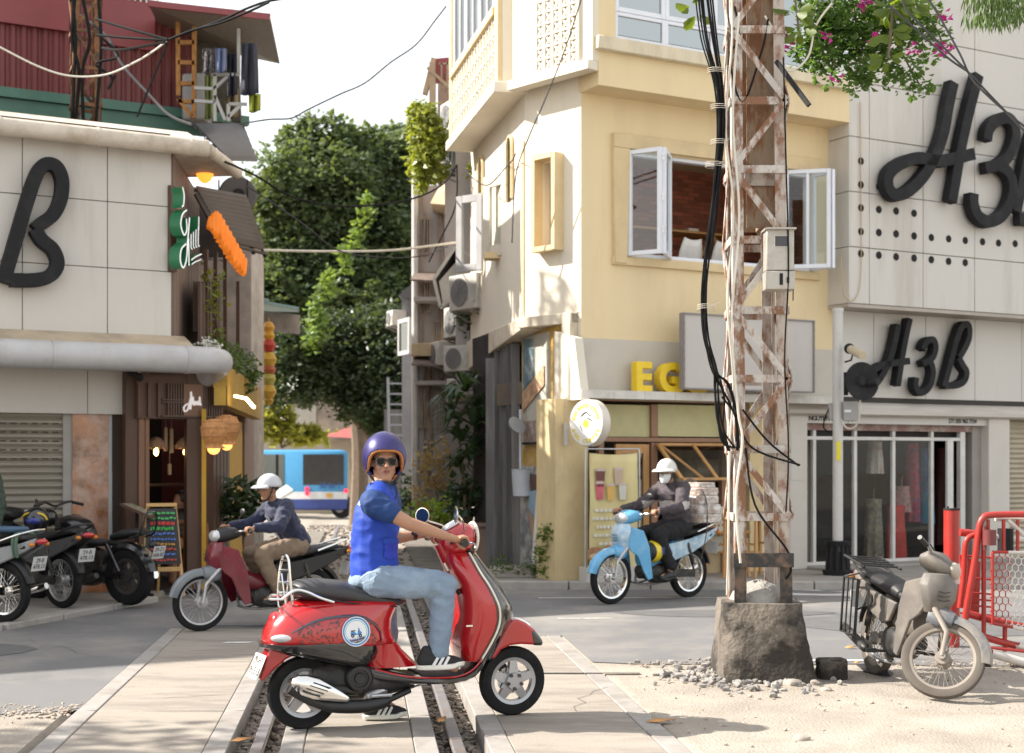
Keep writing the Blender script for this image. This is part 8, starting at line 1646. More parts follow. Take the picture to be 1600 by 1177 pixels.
# ---- riders of the two step-throughs, in their motorbike's own frame
def rider(label, loc, rz, shirt, trousers, shoemat, head_dir, lean, skin, sc=1., group='motorbike riders'):
 t = thing('person', label, 'person', loc, rz, group, sc)
 hip = V((.18, 0, .84)); chest = V((.18 + .36*math.sin(lean), 0, .84 + .36*math.cos(lean))); neck = chest + V((.03 + .08*math.sin(lean), 0, .11)); hc = neck + V((.05, 0, .13))
 Mh = Matrix.Translation(hc) @ Matrix.Rotation(head_dir, 4, 'Z'); ch = [[(hip, (.13,.16,.12)), (hip.lerp(chest, .5), (.10,.14,.12)), (chest, (.11,.155,.12))], [(chest, .08), (neck, .052), (hc + V((-.02,0,-.05)), .05)]]
 J = {}
 for s in (-1, 1):
  sh = chest + V((-.0, s*.17, .07)); gr = V((.83, s*.30, .99)); wr = gr + V((-.07, -s*.0, .03)); el = sh.lerp(wr, .47) + V((-.03, s*.10, -.10)); kn = V((.62, s*.13, .74)); hp = hip + V((0, s*.09, -.02)); an = V((.44, s*.16, .33)); J[s] = (sh, el, wr, gr, hp, kn, an)
  ch += [[(chest + V((0,s*.08,.05)), .07), (sh, .055), (el, .042), (wr, .026)], [(hp, .085), (kn, .058), (an, .036)], [(an, .036), (an + V((.03,0,-.04)), .036), (an + V((.15,s*.01,-.05)), .026)]]
  ch += hand_chains(wr, gr, (0, s*-1, 0), (0,0,1), (1,0,0))
 ch += head_chains(Mh); garb(t, 'body', ch, skin, .0105, False, smooth=3)
 tj = [[(hip + V((-.02,0,.02)), (.14,.175,.10)), (hip.lerp(chest, .5) + V((-.01,0,0)), (.135,.18,.12)), (chest, (.135,.19,.13)), (neck + V((-.01,0,-.03)), .07)]]
 for s in (-1, 1): sh, el, wr, gr, hp, kn, an = J[s]; tj += [[(chest + V((0,s*.08,.04)), .10), (sh, .077), (el, .062), (wr + V((-.025,0,.0)), .043)]]
 jk, vs, fs = garb(t, 'jacket', tj, shirt, .014, False, folds(.012, (11, 11, 16)), 5)
 tr = [[(hip, (.14,.17,.11)), (hip + V((.06,0,-.01)), (.10,.16,.10))]]
 for s in (-1, 1): sh, el, wr, gr, hp, kn, an = J[s]; tr += [[(hp, .105), (hp.lerp(kn, .5), .092), (kn, .078), (kn.lerp(an, .5) + V((-.01,0,0)), .072), (an + V((0,0,.06)), .062)]]
 garb(t, 'trousers', tr, trousers, .014, False, folds(.011, (12, 12, 12), 3), 4)
 for s in (-1, 1): an = J[s][6]; shoe(t, an + V((-.07,0,-.095)), an + V((.19,s*.01,-.095)), V((0,1,0)), V((0,0,1)), False, shoemat, m_plast)
 m = MB(); 
 for s in (-1, 1): m.ball(Mh @ V((.076, s*.031, .012)), (.011,.014,.007), 8, 6)
 m.build('eyes', mat('eye_dark', (.02,.015,.012), rough=.2), t, world=False)
 m = MB(); m.add(*[(lambda v: v)(x) for x in ([Mh @ V((math.cos(a)*.0 - .012 + .1*math.cos(a)*math.sin(b), .08*math.sin(a)*math.sin(b), .03 + .092*math.cos(b))) for b in [k*math.pi/16 for k in range(11)] for a in [j*math.pi/10 for j in range(20)]], [(i*20+j, i*20+(j+1) % 20, (i+1)*20+(j+1) % 20, (i+1)*20+j) for i in range(10) for j in range(20) if not (i > 4 and (j < 5 or j > 14))])]); m.build('hair', m_hair, t, world=False)
 return t, Mh, vs, fs
def cap_helmet(Mh, name, label, loc, rz, mt, brim=True, vents=False, sc=1.):
 t = thing(name, label, 'helmet', loc, rz, None, sc); n, k_ = 28, 10
 m = MB(); m.add([Mh @ V((-.008 + .125*math.cos(a)*math.sin(b), .105*math.sin(a)*math.sin(b), .04 + .115*math.cos(b))) for b in [k*R(97)/k_ for k in range(k_+1)] for a in [j*2*math.pi/n for j in range(n)]], [(i*n+j, i*n+(j+1) % n, (i+1)*n+(j+1) % n, (i+1)*n+j) for i in range(k_) for j in range(n)])
 m.build('shell', mt, t, world=False, solid=.018)
 if brim:
  m = MB(); A = [j*R(124)/12 - R(62) for j in range(13)]
  m.loft([[Mh @ V((-.008 + r*math.cos(a)*(1+.0*r), .105/.125*r*math.sin(a), z)) for a in A] for r, z in ((.122,.045),(.165,.035),(.195,.012))], cap=False, closed=False); m.build('peak', mt, t, world=False, solid=.01)
 if vents:
  m = MB()
  for x_, y_ in ((.06,.05),(.06,-.05),(.02,.075),(.02,-.075),(-.03,.06),(-.03,-.06),(.05,0)): z_ = .04 + .118*math.sqrt(max(0, 1-(x_+.008)**2/.0156-y_**2/.011)); m.ball(Mh @ V((x_, y_, z_)), (.018,.008,.007), 8, 6)
  m.build('vents', m_plast, t, world=False)
 m = MB(); 
 for s in (-1, 1): m.tube([Mh @ V((.0, s*.095, .03)), Mh @ V((.03, s*.07, -.07)), Mh @ V((.045, s*.02, -.118)), Mh @ V((.045, 0, -.12))], .007, 5)
 m.build('chin_strap', m_plast, t, world=False); return t
m_navy = mat('navy_jacket', (.014,.019,.055), rough=.8, var=.12, sheen=.2, bump=.15, bscale=60); m_khaki = mat('khaki_cloth', (.20,.145,.10), rough=.9, var=.1, bump=.15, bscale=60)
t1, Mh1, v1, f1 = rider('man in a navy jacket and brown trousers riding the maroon motorbike', LR, AR, m_navy, m_khaki, m_seat, R(5), .5, m_skin2, .93)
cap_helmet(Mh1, 'cap_helmet', 'pale grey peaked helmet on the man in the navy jacket', LR, AR, mat('helmet_pale', (.50,.51,.54), rough=.3, coat=.4), sc=.93)
m_darkj = mat('charcoal_jacket', (.055,.043,.050), rough=.75, var=.12, bump=.15, bscale=60)
t2, Mh2, v2, f2 = rider('rider in a two tone charcoal jacket and white face mask on the blue motorbike', LBk, AB, m_darkj, mat('black_trousers', (.012,.012,.014), rough=.9, var=.2), m_seat, R(22), .2, m_skin2)
cap_helmet(Mh2, 'vented_helmet', 'white vented helmet on the masked rider', LBk, AB, mat('helmet_white', (.62,.61,.58), rough=.3, var=.1), brim=True, vents=True)
patch(t2, 'pale_band', v2, f2, .004, lambda q: 1.02 < q.z < 1.125 and abs(q.y) < .17 + .3*(q.x > .1) and q.x < .48, mat('band_grey', (.46,.41,.39), rough=.8), False)
m = MB(); m.loft([[Mh2 @ V((x_, y_*w_, z_)) for x_, y_ in ((.045,-1),(.082,-.75),(.104,-.3),(.110,0),(.104,.3),(.082,.75),(.045,1))] for z_, w_ in ((-.012,.066),(-.04,.068),(-.07,.062),(-.10,.045),(-.118,.03))], cap=False, closed=False); m.build('face_mask', mat('mask_white', (.72,.72,.72), rough=.8), t2, world=False, solid=.004)
# barista seated behind the cafe balustrade
def sitter():
 c = FX.w(281, 790, -1.1); t = thing('person', 'dim seated figure in black behind the cafe balustrade', 'person', (c.x, c.y, .05)); z = c.z - .05
 Mh = Matrix.Translation((c.x, c.y, c.z + .05)) @ Matrix.Rotation(R(-120), 4, 'Z')
 bz = c.z - .42; ch = [[(V((c.x, c.y, bz)), (.15,.12,.12)), (V((c.x, c.y, c.z-.2)), (.16,.11,.12))], [(V((c.x, c.y, c.z-.15)), .06), (V((c.x, c.y, c.z)), .055)], [(V((c.x-.17, c.y, c.z-.18)), .05), (V((c.x-.2, c.y-.15, bz)), .04), (V((c.x-.03, c.y-.22, c.z-.25)), .03)], [(V((c.x+.17, c.y, c.z-.18)), .05), (V((c.x+.2, c.y-.12, bz)), .04), (V((c.x, c.y-.2, bz+.1)), .03)], [(V((c.x, c.y, bz)), .12), (V((c.x, c.y-.35, bz-.08)), .08), (V((c.x, c.y-.4, .1)), .05)]] + head_chains(Mh)
 garb(t, 'body', ch, m_skin2, .014, True); garb(t, 'shirt', [[(a, (r if not hasattr(r, '__len__') else r[0]) + .02) for a, r in L] for L in ch[:1] + ch[2:4]], m_seat, .016, True)
 m = MB(); m.ball(Mh @ V((-.03, 0, .04)), (.1,.1,.1), 14, 10); m.build('hair', m_hair, t)
sitter()
# someone in a dark green jacket, cut by the left edge
def bystander():
 c = V((X(-42, 13.8), 13.9, .05)); t = thing('person', 'person in a dark green jacket cut off by the left edge', 'person', c); P = lambda x, y, z: c + V((x, y, z)); Mh = Matrix.Translation(P(0, 0, 1.58)) @ Matrix.Rotation(R(170), 4, 'Z')
 ch = [[(P(0,0,.95), (.14,.11,.12)), (P(0,0,1.3), (.15,.11,.13))], [(P(0,0,1.38), .06), (P(0,0,1.55), .055)]]
 for s in (-1, 1): ch += [[(P(s*.16,0,1.36), .055), (P(s*.22,-.02,1.08), .045), (P(s*.20,-.12,.86), .03), (P(s*.20,-.14,.76), (.02,.035,.04))], [(P(s*.08,0,.9), .09), (P(s*.1,0,.5), .06), (P(s*.1,.02,.08), .04), (P(s*.1,-.14,.04), .035)]]
 garb(t, 'body', ch + head_chains(Mh), m_skin2, .014, True); garb(t, 'jacket', [[(P(0,0,.95), (.16,.13,.1)), (P(0,0,1.34), (.17,.13,.12))]] + [[(P(s*.16,0,1.36), .075), (P(s*.23,-.02,1.08), .07), (P(s*.21,-.12,.88), .055)] for s in (-1, 1)], mat('jacket_green', (.03,.05,.035), rough=.8), .016, True, folds(.01))
 garb(t, 'trousers', [[(P(s*.08,0,.92), .11), (P(s*.1,0,.5), .085), (P(s*.1,.02,.12), .07)] for s in (-1, 1)], m_seat, .016, True)
 m = MB(); m.ball(Mh @ V((-.02, 0, .05)), (.1,.085,.09), 14, 10); m.build('hair', m_hair, t)
bystander()
# ---------------------------------------------------------------- the red scooter and its rider
from mathutils.bvhtree import BVHTree
OV = V((-1.222, 8.33, 0)); RZ = math.atan2(.352, .936); MV = Matrix.Translation(OV) @ Matrix.Rotation(RZ, 4, 'Z'); IV = MV.inverted(); FV = Frame(OV, (math.cos(RZ), math.sin(RZ)))
def SW(x, y, l=0.): return FV.w(x, y, -l)
def LV(x, y, l=0.): return IV @ SW(x, y, l)
m_vr = mat('scooter_red', (.40,.005,.008), rough=.22, var=.04, coat=1.); m_vk = mat('gloss_black_trim', (.012,.012,.013), rough=.12, coat=1., var=.1); m_cr = mat('cream_trim', (.72,.68,.58), rough=.3)
vs_ = thing('scooter', 'glossy red scooter with chrome rack and round blue sticker standing across the rails', 'scooter', OV, RZ)
wheel(vs_, (0,0,.213), .213, .082, alloy=5, mr=mat('wheel_silver', (.40,.40,.42), rough=.3, metal=.6), name='rear_wheel', rimw=.016)
wheel(vs_, (1.305,0,.213), .213, .082, alloy=5, mr=MATS['wheel_silver'], name='front_wheel', rimw=.016)
m = MB(); m.lathe([(.05,.03),(.085,.03),(.085,.034),(.05,.034)], (1.305,0,.213), (0,1,0), 30, closed=True); m.build('brake_disc', m_chrome, vs_, world=False)
for cx_ in (0, 1.305):
 m = MB()
 for k in range(5): a = 2*math.pi*k/5 + .9; m.lathe([(0,-.064),(.012,-.064),(.012,-.05),(0,-.05)], (cx_+.045*math.cos(a), 0, .213+.045*math.sin(a)), (0,1,0), 6)
 m.build('wheel_nuts', m_eng, vs_, world=False)
def vsec(mb, st, e=2.4, n=28, l=-.12):
 """horizontal rounded sections stacked upwards: (row, x back, x front, halfwidth)"""
 secs = []
 for y, xa, xb, hw in st:
  a, b = LV(xa, y, l), LV(xb, y, l); cx = (a.x+b.x)/2; hx = (b.x-a.x)/2; secs.append([(cx + hx*math.copysign(abs(math.cos(t))**(2/e), math.cos(t)), hw*math.copysign(abs(math.sin(t))**(2/e), math.sin(t)), a.z) for t in [2*math.pi*(j+.5)/n for j in range(n)]])
 mb.loft(secs)
def hsec(mb, st, e=2.6, n=18, l=-.12):
 secs = []
 for x, y0, y1, hw in st: a, b = LV(x, y0, l), LV(x, y1, l); secs.append(rbox_sec(a.x, 0, b.z, a.z, hw, n, e))
 mb.loft(secs)
m = MB(); vsec(m, [(939,472,634,.10),(942,462,637,.14),(948,450,632,.172),(960,438,624,.198),(975,425,618,.212),(990,418,617,.218),(1003,415,619,.219),(1012,418,624,.215),(1014,424,624,.205)], 2.5)
tree_c = BVHTree.FromPolygons([tuple(q) for q in m.v], [tuple(f) for f in m.f]); cowl = m.build('rear_cowl', m_vr, vs_, world=False, smooth=70)
camL = IV @ V((0, 0, HC))
def hit(x, y):
 d = (IV.to_3x3() @ V(((x-PCX)/FP, 1, (HZ-y)/FP))).normalized(); h = tree_c.ray_cast(camL, d); return (h[0], h[1] if h[1].dot(d) < 0 else -h[1]) if h[0] else (LV(x, y, -.2), V((0,-1,0)))
m = MB(); vsec(m, [(1008,555,626,.15),(1020,560,634,.13),(1034,566,648,.12),(1046,570,660,.12)], 2.6); m.build('seat_tunnel', m_vr, vs_, world=False, smooth=70)
m = MB(); vsec(m, [(1008,411,600,.222),(1014,411,602,.224),(1024,440,600,.215),(1034,500,592,.20),(1040,530,580,.18)], 2.5); m.build('lower_trim', m_vk, vs_, world=False, smooth=60)
m = MB(); hsec(m, [(459,919,930,.05),(463,912,934,.10),(475,908,938,.135),(505,906,943,.15),(540,909,946,.155),(560,917,948,.155),(600,928,949,.14),(628,934,949,.10),(640,938,946,.05)], 2.6); m.build('seat', mat('seat_grey', (.035,.035,.038), rough=.42, var=.12, bump=.12, bscale=150), vs_, world=False, smooth=60)
m = MB(); m.tube(spline([LV(461,927,-.14), LV(500,934,-.165), LV(560,944,-.165), LV(620,948,-.12)], 4), .005, 6); m.build('seat_piping', m_plast, vs_, world=False)
# dark patterned swoosh on the cowl
def onbody(P, off=.004): return [(lambda h: h[0] + h[1]*off)(hit(x, y)) for x, y in P]
m = MB(); m.tube(onbody([(468+i*1.0, y) for i, y in ()] or [(456,990),(470,982),(490,972),(512,966),(535,963),(556,962),(572,966),(586,975),(594,987),(596,1000),(593,1008)]), [.003,.006,.008,.009,.010,.010,.010,.009,.008,.007,.004], 6, flat=.4); m.build('dark_stripe', mat('stripe_dark', (.02,.03,.05), rough=.2, coat=.8), vs_, world=False)
m = MB(); RR = random.Random(4)
for i in range(230):
 x = RR.uniform(466, 592); lim = 985 - 16*math.sin(max(0, (x-460)/130)*math.pi*.8); y = RR.uniform(lim-2, 1008)
 if (x-556)**2 + (y-987)**2 < 25**2: continue
 p, n = hit(x, y); u = n.cross(V((0,0,1))).normalized(); w2 = n.cross(u); r = RR.uniform(.003,.008); m.add([p+n*.0015 + (u*math.cos(a)+w2*math.sin(a))*r*RR.uniform(.6,1.4) for a in (0,1.2,2.4,3.6,5)], [(0,1,2,3,4)])
m.build('leaf_pattern', mat('pattern_dark', (.10,.018,.015), rough=.25, coat=.6), vs_, world=False, smooth=None)
# round sticker
p0, n0 = hit(556, 987); ux = V((0,0,1)).cross(n0).normalized(); uz = n0.cross(ux).normalized()
def disc(r0, r1, k, mt, nm='sticker_ring'): m = MB(); m.lathe([(r0,0),(r1,0),(r1,.0012),(r0,.0012)] if r0 else [(0,0),(r1,0),(r1,.0012),(0,.0012)], p0 + n0*(.006 + .0006*k), n0, 40, closed=bool(r0)); return m.build(nm, mt, vs_, world=False, smooth=None)
mb_ = mat('sticker_blue', (.05,.20,.48), rough=.4); mw_ = mat('sticker_white', (.70,.72,.74), rough=.4, var=.03)
st_ = disc(0, .086, 0, mw_, 'round_sticker'); disc(.072, .081, 1, mb_); disc(.062, .067, 1, mat('sticker_cyan', (.25,.5,.55), rough=.4))
Q = lambda x, y: p0 + n0*.0082 + ux*x + uz*y
m = MB(); m.prism([Q(*q) for q in ((-.034,-.018),(-.034,-.002),(-.018,0),(-.004,-.006),(.006,-.018),(.014,.02),(.018,.022),(.022,.004),(.034,-.006),(.03,-.02))], n0*.0008)
m.k = 1; m.prism([Q(*q) for q in ((-.032,.001),(-.032,.007),(-.006,.008),(-.006,.002))], n0*.001)
for x in (-.022, .024): m.lathe([(.004,0),(.010,0),(.010,.0012),(.004,.0012)], Q(x, -.024), n0, 14, closed=True)
m.build('sticker_picture', [mb_, m_black], vs_, world=False, smooth=None)
m = MB(); put_text(m, 'Hanoi Travel', Q(0, -.045), ux + uz*.18, uz - ux*.18, .019, .0006, shear=.3, align='CENTER'); m.build('sticker_lettering', mb_, vs_, world=False, smooth=None)
m = MB(); m.prism([Q(*q) for q in ((-.042,-.052),(.055,-.032),(.034,-.056),(0,-.066),(-.026,-.062))], n0*.0006); m.build('sticker_banner', mat('sticker_plum', (.08,.05,.10)), vs_, world=False, smooth=None)
m = MB(); put_text(m, 'Vespa Tours', Q(.004, -.058) + n0*.0012, ux + uz*.18, uz - ux*.18, .013, .0005, shear=.3, align='CENTER'); m.build('sticker_lettering', mw_, vs_, world=False, smooth=None)
# leg shield, glovebox, trim
sh_ = [(864,733,741,.10),(878,741,750,.15),(897,752,764,.19),(915,764,777,.215),(934,774,788,.232),(950,780,796,.238),(968,781,798,.236),(985,777,792,.228),(1002,769,783,.212),(1018,760,775,.19),(1034,750,768,.17)]
m = MB(); secs = []; RE = []
for y, xe, xf_, hw in sh_:
 e, f_ = LV(xe, y, -hw), LV(xf_, y, 0); RE.append(e); ring = []
 for j in range(13): a = j/12*2-1; ring.append((e.x + (f_.x-e.x)*(1-abs(a)**2.2), hw*a, e.z))
 for j in range(12, -1, -1): a = j/12*2-1; ring.append((e.x - .014 + (f_.x-e.x)*(1-abs(a)**2.2), hw*a*.985, e.z))
 secs.append(ring)
m.loft(secs); m.build('leg_shield', m_vk, vs_, world=False, smooth=60)
m = MB(); secs = []
for (y, xe, xf_, hw), xi in zip(sh_, (699,700,706,714,717,718,718,716,714,716,722)):
 e, i_ = LV(xe, y, -hw), LV(xi, y, -.08); zz_ = e.z; ring = []
 for a in [2*math.pi*(j+.5)/24 for j in range(24)]:
  c_, s_ = math.cos(a), math.sin(a); x_ = (e.x+.004) if c_ > 0 else (e.x + (i_.x - e.x)*abs(c_)**.55); ring.append((x_ if c_ <= 0 else e.x + .004*c_, (hw-.006)*math.copysign(abs(s_)**.8, s_), zz_))
 secs.append(ring)
m.loft(secs); m.build('inner_shield', m_vr, vs_, world=False, smooth=60)
for s in (-1, 1): m = MB(); m.tube(spline([V((p.x+.002, p.y*s*-1 if s > 0 else p.y, p.z)) for p in RE], 4), .0065, 8); m.build('shield_trim', m_cr, vs_, world=False)
m = MB(); g0 = LV(733, 978, -.19); m.box((g0.x-.02, g0.y-.008, g0.z-.005), (g0.x+.02, g0.y, g0.z+.005)); m.build('glovebox_latch', m_chrome, vs_, world=False)
m = MB(); m.ball(LV(716,925,-.10), (.014,.02,.02), 10, 8); m.build('ignition_key', m_plast, vs_, world=False)
# steering column, headset, headlight
m = MB(); m.tube([LV(688,848,0), LV(694,862,0), LV(708,888,0), LV(722,915,0)], [.046,.046,.055,.07], 16); m.build('steering_column', m_vr, vs_, world=False)
m = MB(); a, b = LV(694, 880, -.045), LV(700, 892, -.05); m.beam(a, b, .02, .012); m.build('column_label', m_cr, vs_, world=False)
m = MB(); hsec(m, [(690,842,856,.05),(697,830,866,.085),(710,820,872,.105),(724,816,868,.11),(735,819,860,.10),(741,823,855,.085)], 2.4, l=-.06); m.build('headset', m_vr, vs_, world=False, smooth=60)
m = MB(); c = LV(740, 839, 0); m.lathe([(0,.02),(.05,.018),(.075,.006),(.083,-.008)], c, (1,0,.12), 24); m.build('headlight', m_lens, vs_, world=False)
m = MB(); m.tube([c + V((-.006+.02*math.sin(a)*0, math.cos(a)*.10, math.sin(a)*.088)) for a in [k*math.pi/12 for k in range(24)]], .009, 8, closed=True); m.build('headlight_rim', m_cr, vs_, world=False)
m = MB(); hsec(m, [(696,826,832,.04),(704,819,828,.06),(714,813,822,.06),(719,814,818,.04)], 2.2, l=-.05); m.build('speedometer_hood', m_lens, vs_, world=False)
hb_ = LV(700, 846, 0)
for s in (-1, 1):
 g0_, g1_ = V((hb_.x+.03, s*.09, hb_.z+.004)), V((hb_.x-.0, s*.22, hb_.z+.008)); ge_ = V((hb_.x-.015, s*.365, hb_.z+.006))
 m = MB(); m.tube([g0_, g1_], [.042,.03], 14); m.build('handlebar_arm', m_vr, vs_, world=False)
 m = MB(); m.tube([g1_, ge_], .0175, 14); m.tube([ge_, ge_ + (ge_-g1_).normalized()*.012], .021, 14); m.build('grip', m_plast, vs_, world=False)
 m = MB(); m.tube(spline([g1_ + V((.03,0,0)), g1_ + V((.075,s*.05,-.012)), ge_ + V((.065,-s*.01,-.02)), ge_ + V((.06,s*.012,-.022))], 4), .006, 8, flat=1.6); m.ball(ge_ + V((.06,s*.012,-.022)), .01, 8, 6); m.build('brake_lever', m_chrome, vs_, world=False)
 m = MB(); 
 for k in range(3): m.ball(g1_ + V((-.03, -s*(.03+.02*k), .012-.012*k)), .009, 8, 6)
 m.build('switches', m_plast, vs_, world=False)
for s, (x, y), nr in ((1, (660,806), (-.72,-.68,.05)), (-1, (712,805), (-.97,.16,.05))):
 c = LV(x, y, s*.24); nr = V(nr).normalized(); m = MB(); m.tube(spline([V((hb_.x+.03, s*.15, hb_.z+.03)), V((hb_.x+.04, s*.19, hb_.z+.08)), c - nr*.02 + V((.02,0,-.03)), c - nr*.012], 4), .005, 6)
 m.lathe([(0,-.014),(.04,-.010),(.05,0),(.046,.002)], c, nr, 26); o = m.build('mirror', m_cr if s > 0 else m_chrome, vs_, world=False); m = MB(); m.lathe([(0,.0),(.045,0),(.045,.003),(0,.003)], c, nr, 26); m.build('mirror_glass', mat('mirror_glass', (.45,.6,.65), rough=.05, metal=1.), o, world=False)
# floorboard and under-body
m = MB(); hsec(m, [(560,1036,1062,.10),(600,1047,1068,.15),(645,1055,1071,.178),(700,1056,1071,.182),(726,1052,1067,.18),(742,1042,1060,.172),(752,1030,1050,.165),(762,1014,1036,.15)], 3.4, l=-.15); m.build('floorboard', m_vk, vs_, world=False, smooth=50)
m = MB(); m.tube(spline([LV(586,1046,-.172), LV(640,1058,-.186), LV(700,1059,-.19), LV(726,1054,-.188), LV(744,1042,-.182), LV(756,1024,-.176), LV(762,1008,-.18)], 4), .0055, 6); m.build('red_edging', m_vr, vs_, world=False)
m = MB(); hsec(m, [(655,1052,1057,.15),(700,1053,1057,.155),(722,1048,1054,.15)], 4, l=-.1); m.build('floor_mat', mat('mat_rubber', (.03,.03,.03), rough=.8), vs_, world=False)
m = MB(); O_ = [(766,1031),(770,1018),(778,1008),(786,990),(797,972),(808,967),(822,973),(836,984),(848,1000),(849,1009),(832,1008),(815,1007),(798,1009),(784,1016),(774,1030)]
m.prism([LV(x, y, -.085) for x, y in O_], (0, .17, 0)); m.build('front_fender', m_vr, vs_, world=False, bevel=(.035, 4), smooth=80)
m = MB(); m.prism([LV(x, y, -.089) for x, y in ((827,979),(837,986),(849,1000),(850,1010),(833,1009))], (0, .178, 0)); m.build('fender_tip', m_vk, vs_, world=False, bevel=(.02, 3))
m = MB(); m.tube(spline([LV(800,967,0), LV(815,968,0), LV(828,976,0)], 4), .012, 8, flat=.5); m.build('fender_crest', m_chrome, vs_, world=False)
m = MB(); m.tube([V((1.305,.07,.213)), V((1.22,.07,.33)), V((1.19,.03,.46))], [.02,.022,.025], 10); m.beam(V((1.305,.06,.213)), V((1.26,.06,.30)), .03, .05); m.build('front_suspension', m_eng, vs_, world=False)
# engine, fan cover, exhaust, stand, rear fender
m = MB(); hsec(m, [(490,1040,1092,.06),(520,1036,1098,.11),(560,1034,1096,.13),(600,1040,1090,.12),(630,1052,1082,.09),(650,1062,1078,.05)], 2.6, l=-.08); m.tube([LV(474,1078,-.09), LV(560,1078,-.11)], .035, 10); m.build('engine', m_eng, vs_, world=False)
c = LV(562, 1060, -.15); m = MB(); m.lathe([(0,.012),(.03,.014),(.034,.004),(.05,.004),(.052,.014),(.07,.012),(.083,-.004),(.085,-.04),(0,-.04)], c, (0,-1,0), 32); m.build('fan_cover', m_plast, vs_, world=False)
m = MB(); a, b = LV(456, 1064, -.215), LV(547, 1094, -.20); secs = []
for k, r in ((0,.012),(.06,.040),(.2,.060),(.4,.066),(.6,.052),(.8,.034),(.95,.018),(1,.006)):
 p = a.lerp(b, k); d = (b-a).normalized(); u = V((0,-1,0)); w2 = d.cross(u).normalized(); secs.append([p + u*math.cos(t)*r*.55 + w2*math.sin(t)*r for t in [j*math.pi/10 for j in range(20)]])
m.loft(secs); m.build('exhaust_cover', m_chrome, vs_, world=False, smooth=80)
m = MB(); d = (b-a).normalized(); w2 = d.cross(V((0,-1,0))).normalized()
for k in range(4): q = a.lerp(b, .28 + .04*k) + w2*(.034 - .022*k) + V((0,-.0365+.002*abs(k-1.5),0)); m.beam(q - d*.03, q + d*.08, .006, .006)
m.build('exhaust_slots', m_plast, vs_, world=False)
m = MB(); m.tube(spline([LV(452,1076,-.19), LV(500,1100,-.17), LV(560,1104,-.15), LV(600,1096,-.12), LV(640,1078,-.08)], 4), [.03]*5+[.04]*8+[.02]*4, 12); m.build('silencer', m_plast, vs_, world=False)
m = MB(); m.tube([LV(602,1076,-.08), LV(572,1090,-.12)], .028, 12); m.tube([LV(600,1092,.0), LV(650,1072,.05), LV(684,1062,.08)], .007, 6); m.tube([LV(580,1088,-.15), LV(612,1086,-.15)], .012, 8); m.build('kick_starter', m_alu, vs_, world=False)
m = MB(); m.prism([LV(x, y, -.075) for x, y in ((424,1008),(416,1030),(406,1062),(410,1066),(430,1045),(448,1030),(470,1020),(470,1008))], (0,.15,0)); m.build('rear_fender', m_vr, vs_, world=False, bevel=(.02, 3))
pc_ = LV(411, 1041, -.02); plate(vs_, (pc_.x-.035, pc_.y, pc_.z), .19, .15, tilt=.38, rz=math.pi/2 + .12, rows=('29-H1', '913.13'))
m = MB(); c = LV(431, 971, 0); m.ball(c, (.045,.085,.058), 18, 12); m.build('tail_light', m_tail, vs_, world=False); m = MB(); m.tube([c + V((.018 + .0*k, math.cos(t)*.09, math.sin(t)*.062)) for k, t in enumerate([j*math.pi/12 for j in range(24)])], .009, 8, closed=True); m.build('tail_light_rim', m_chrome, vs_, world=False)
p, n = hit(441, 998); m = MB(); m.ball(p - n*.004, (.068,.022,.024), 16, 10, Matrix.Rotation(-.25, 3, 'Z')); m.build('indicator', m_lens, vs_, world=False)
m = MB(); m.box((pc_.x+.02, -.1, LV(412,1006,0).z-.02), (pc_.x+.05, .1, LV(412,1006,0).z+.01)); m.build('bumper_chrome', m_chrome, vs_, world=False, bevel=(.006,2))
m = MB(); r1 = [LV(457,938,-.10), LV(453,900,-.10), LV(451,876,-.09), LV(447,868,-.05)]; r2 = [LV(434,938,.10), LV(436,900,.10), LV(440,876,.09), LV(443,868,.05)]; m.tube(spline(r1 + r2[::-1], 5), .008, 8)
for y, xa, xb in ((876,451,439),(891,453,437),(910,455,436),(926,456,435)): m.tube([LV(xa, y, -.10), LV(xb, y, .10)], .0065, 6)
m.tube(spline([LV(435,938,.1), LV(437,950,.08), LV(446,956,0), LV(455,950,-.08), LV(457,938,-.1)], 4), .008, 8); m.tube([LV(440,896,0.02), LV(447,950,.0)], .006, 6); m.tube([LV(451,896,-.02), LV(447,950,-.0)], .006, 6)
m.tube(spline([LV(424,930,.10), LV(419,933,.0), LV(422,936,-.12), LV(440,937,-.16)], 4), .008, 8); m.tube(spline([LV(440,937,-.16), LV(460,923,-.17), LV(478,925,-.175), LV(500,934,-.175), LV(522,941,-.17)], 4), .0085, 8); m.tube([LV(424,930,.1), LV(452,932,.1)], .008, 8); m.build('luggage_rack', m_chrome, vs_, world=False)
# ---- the rider
rp = thing('person', 'rider in blue vest, pale jeans, sunglasses and purple helmet looking at the camera', 'person', SW(596, 1125, .12), 0)
hip = SW(583, 900, 0.0); belly = SW(583, 862, 0.0); chest = SW(588, 812, 0.0); neckb = SW(594, 768, .0); hc = SW(601, 722, .0)
fdir = V((.20, -.965, -.03)).normalized(); lf = V((0,0,1)).cross(fdir).normalized(); upv_ = fdir.cross(lf); Mh = Matrix.Translation(hc) @ Matrix((( fdir.x, lf.x, upv_.x, 0), (fdir.y, lf.y, upv_.y, 0), (fdir.z, lf.z, upv_.z, 0), (0,0,0,1)))
Rt = Matrix.Rotation(RZ - .35, 3, 'Z')
shR, elR, wrR, gR = SW(583, 787, -.19), SW(640, 819, -.30), SW(697, 838, -.325), MV @ V((hb_.x-.008, -.305, hb_.z+.007))
shL, elL, wrL, gL = SW(607, 785, .17), SW(612, 842, .30), SW(638, 846, .30), MV @ V((hb_.x-.008, .305, hb_.z+.007))
wrL = gL + (elL-gL).normalized()*.085 + V((0,0,.02))
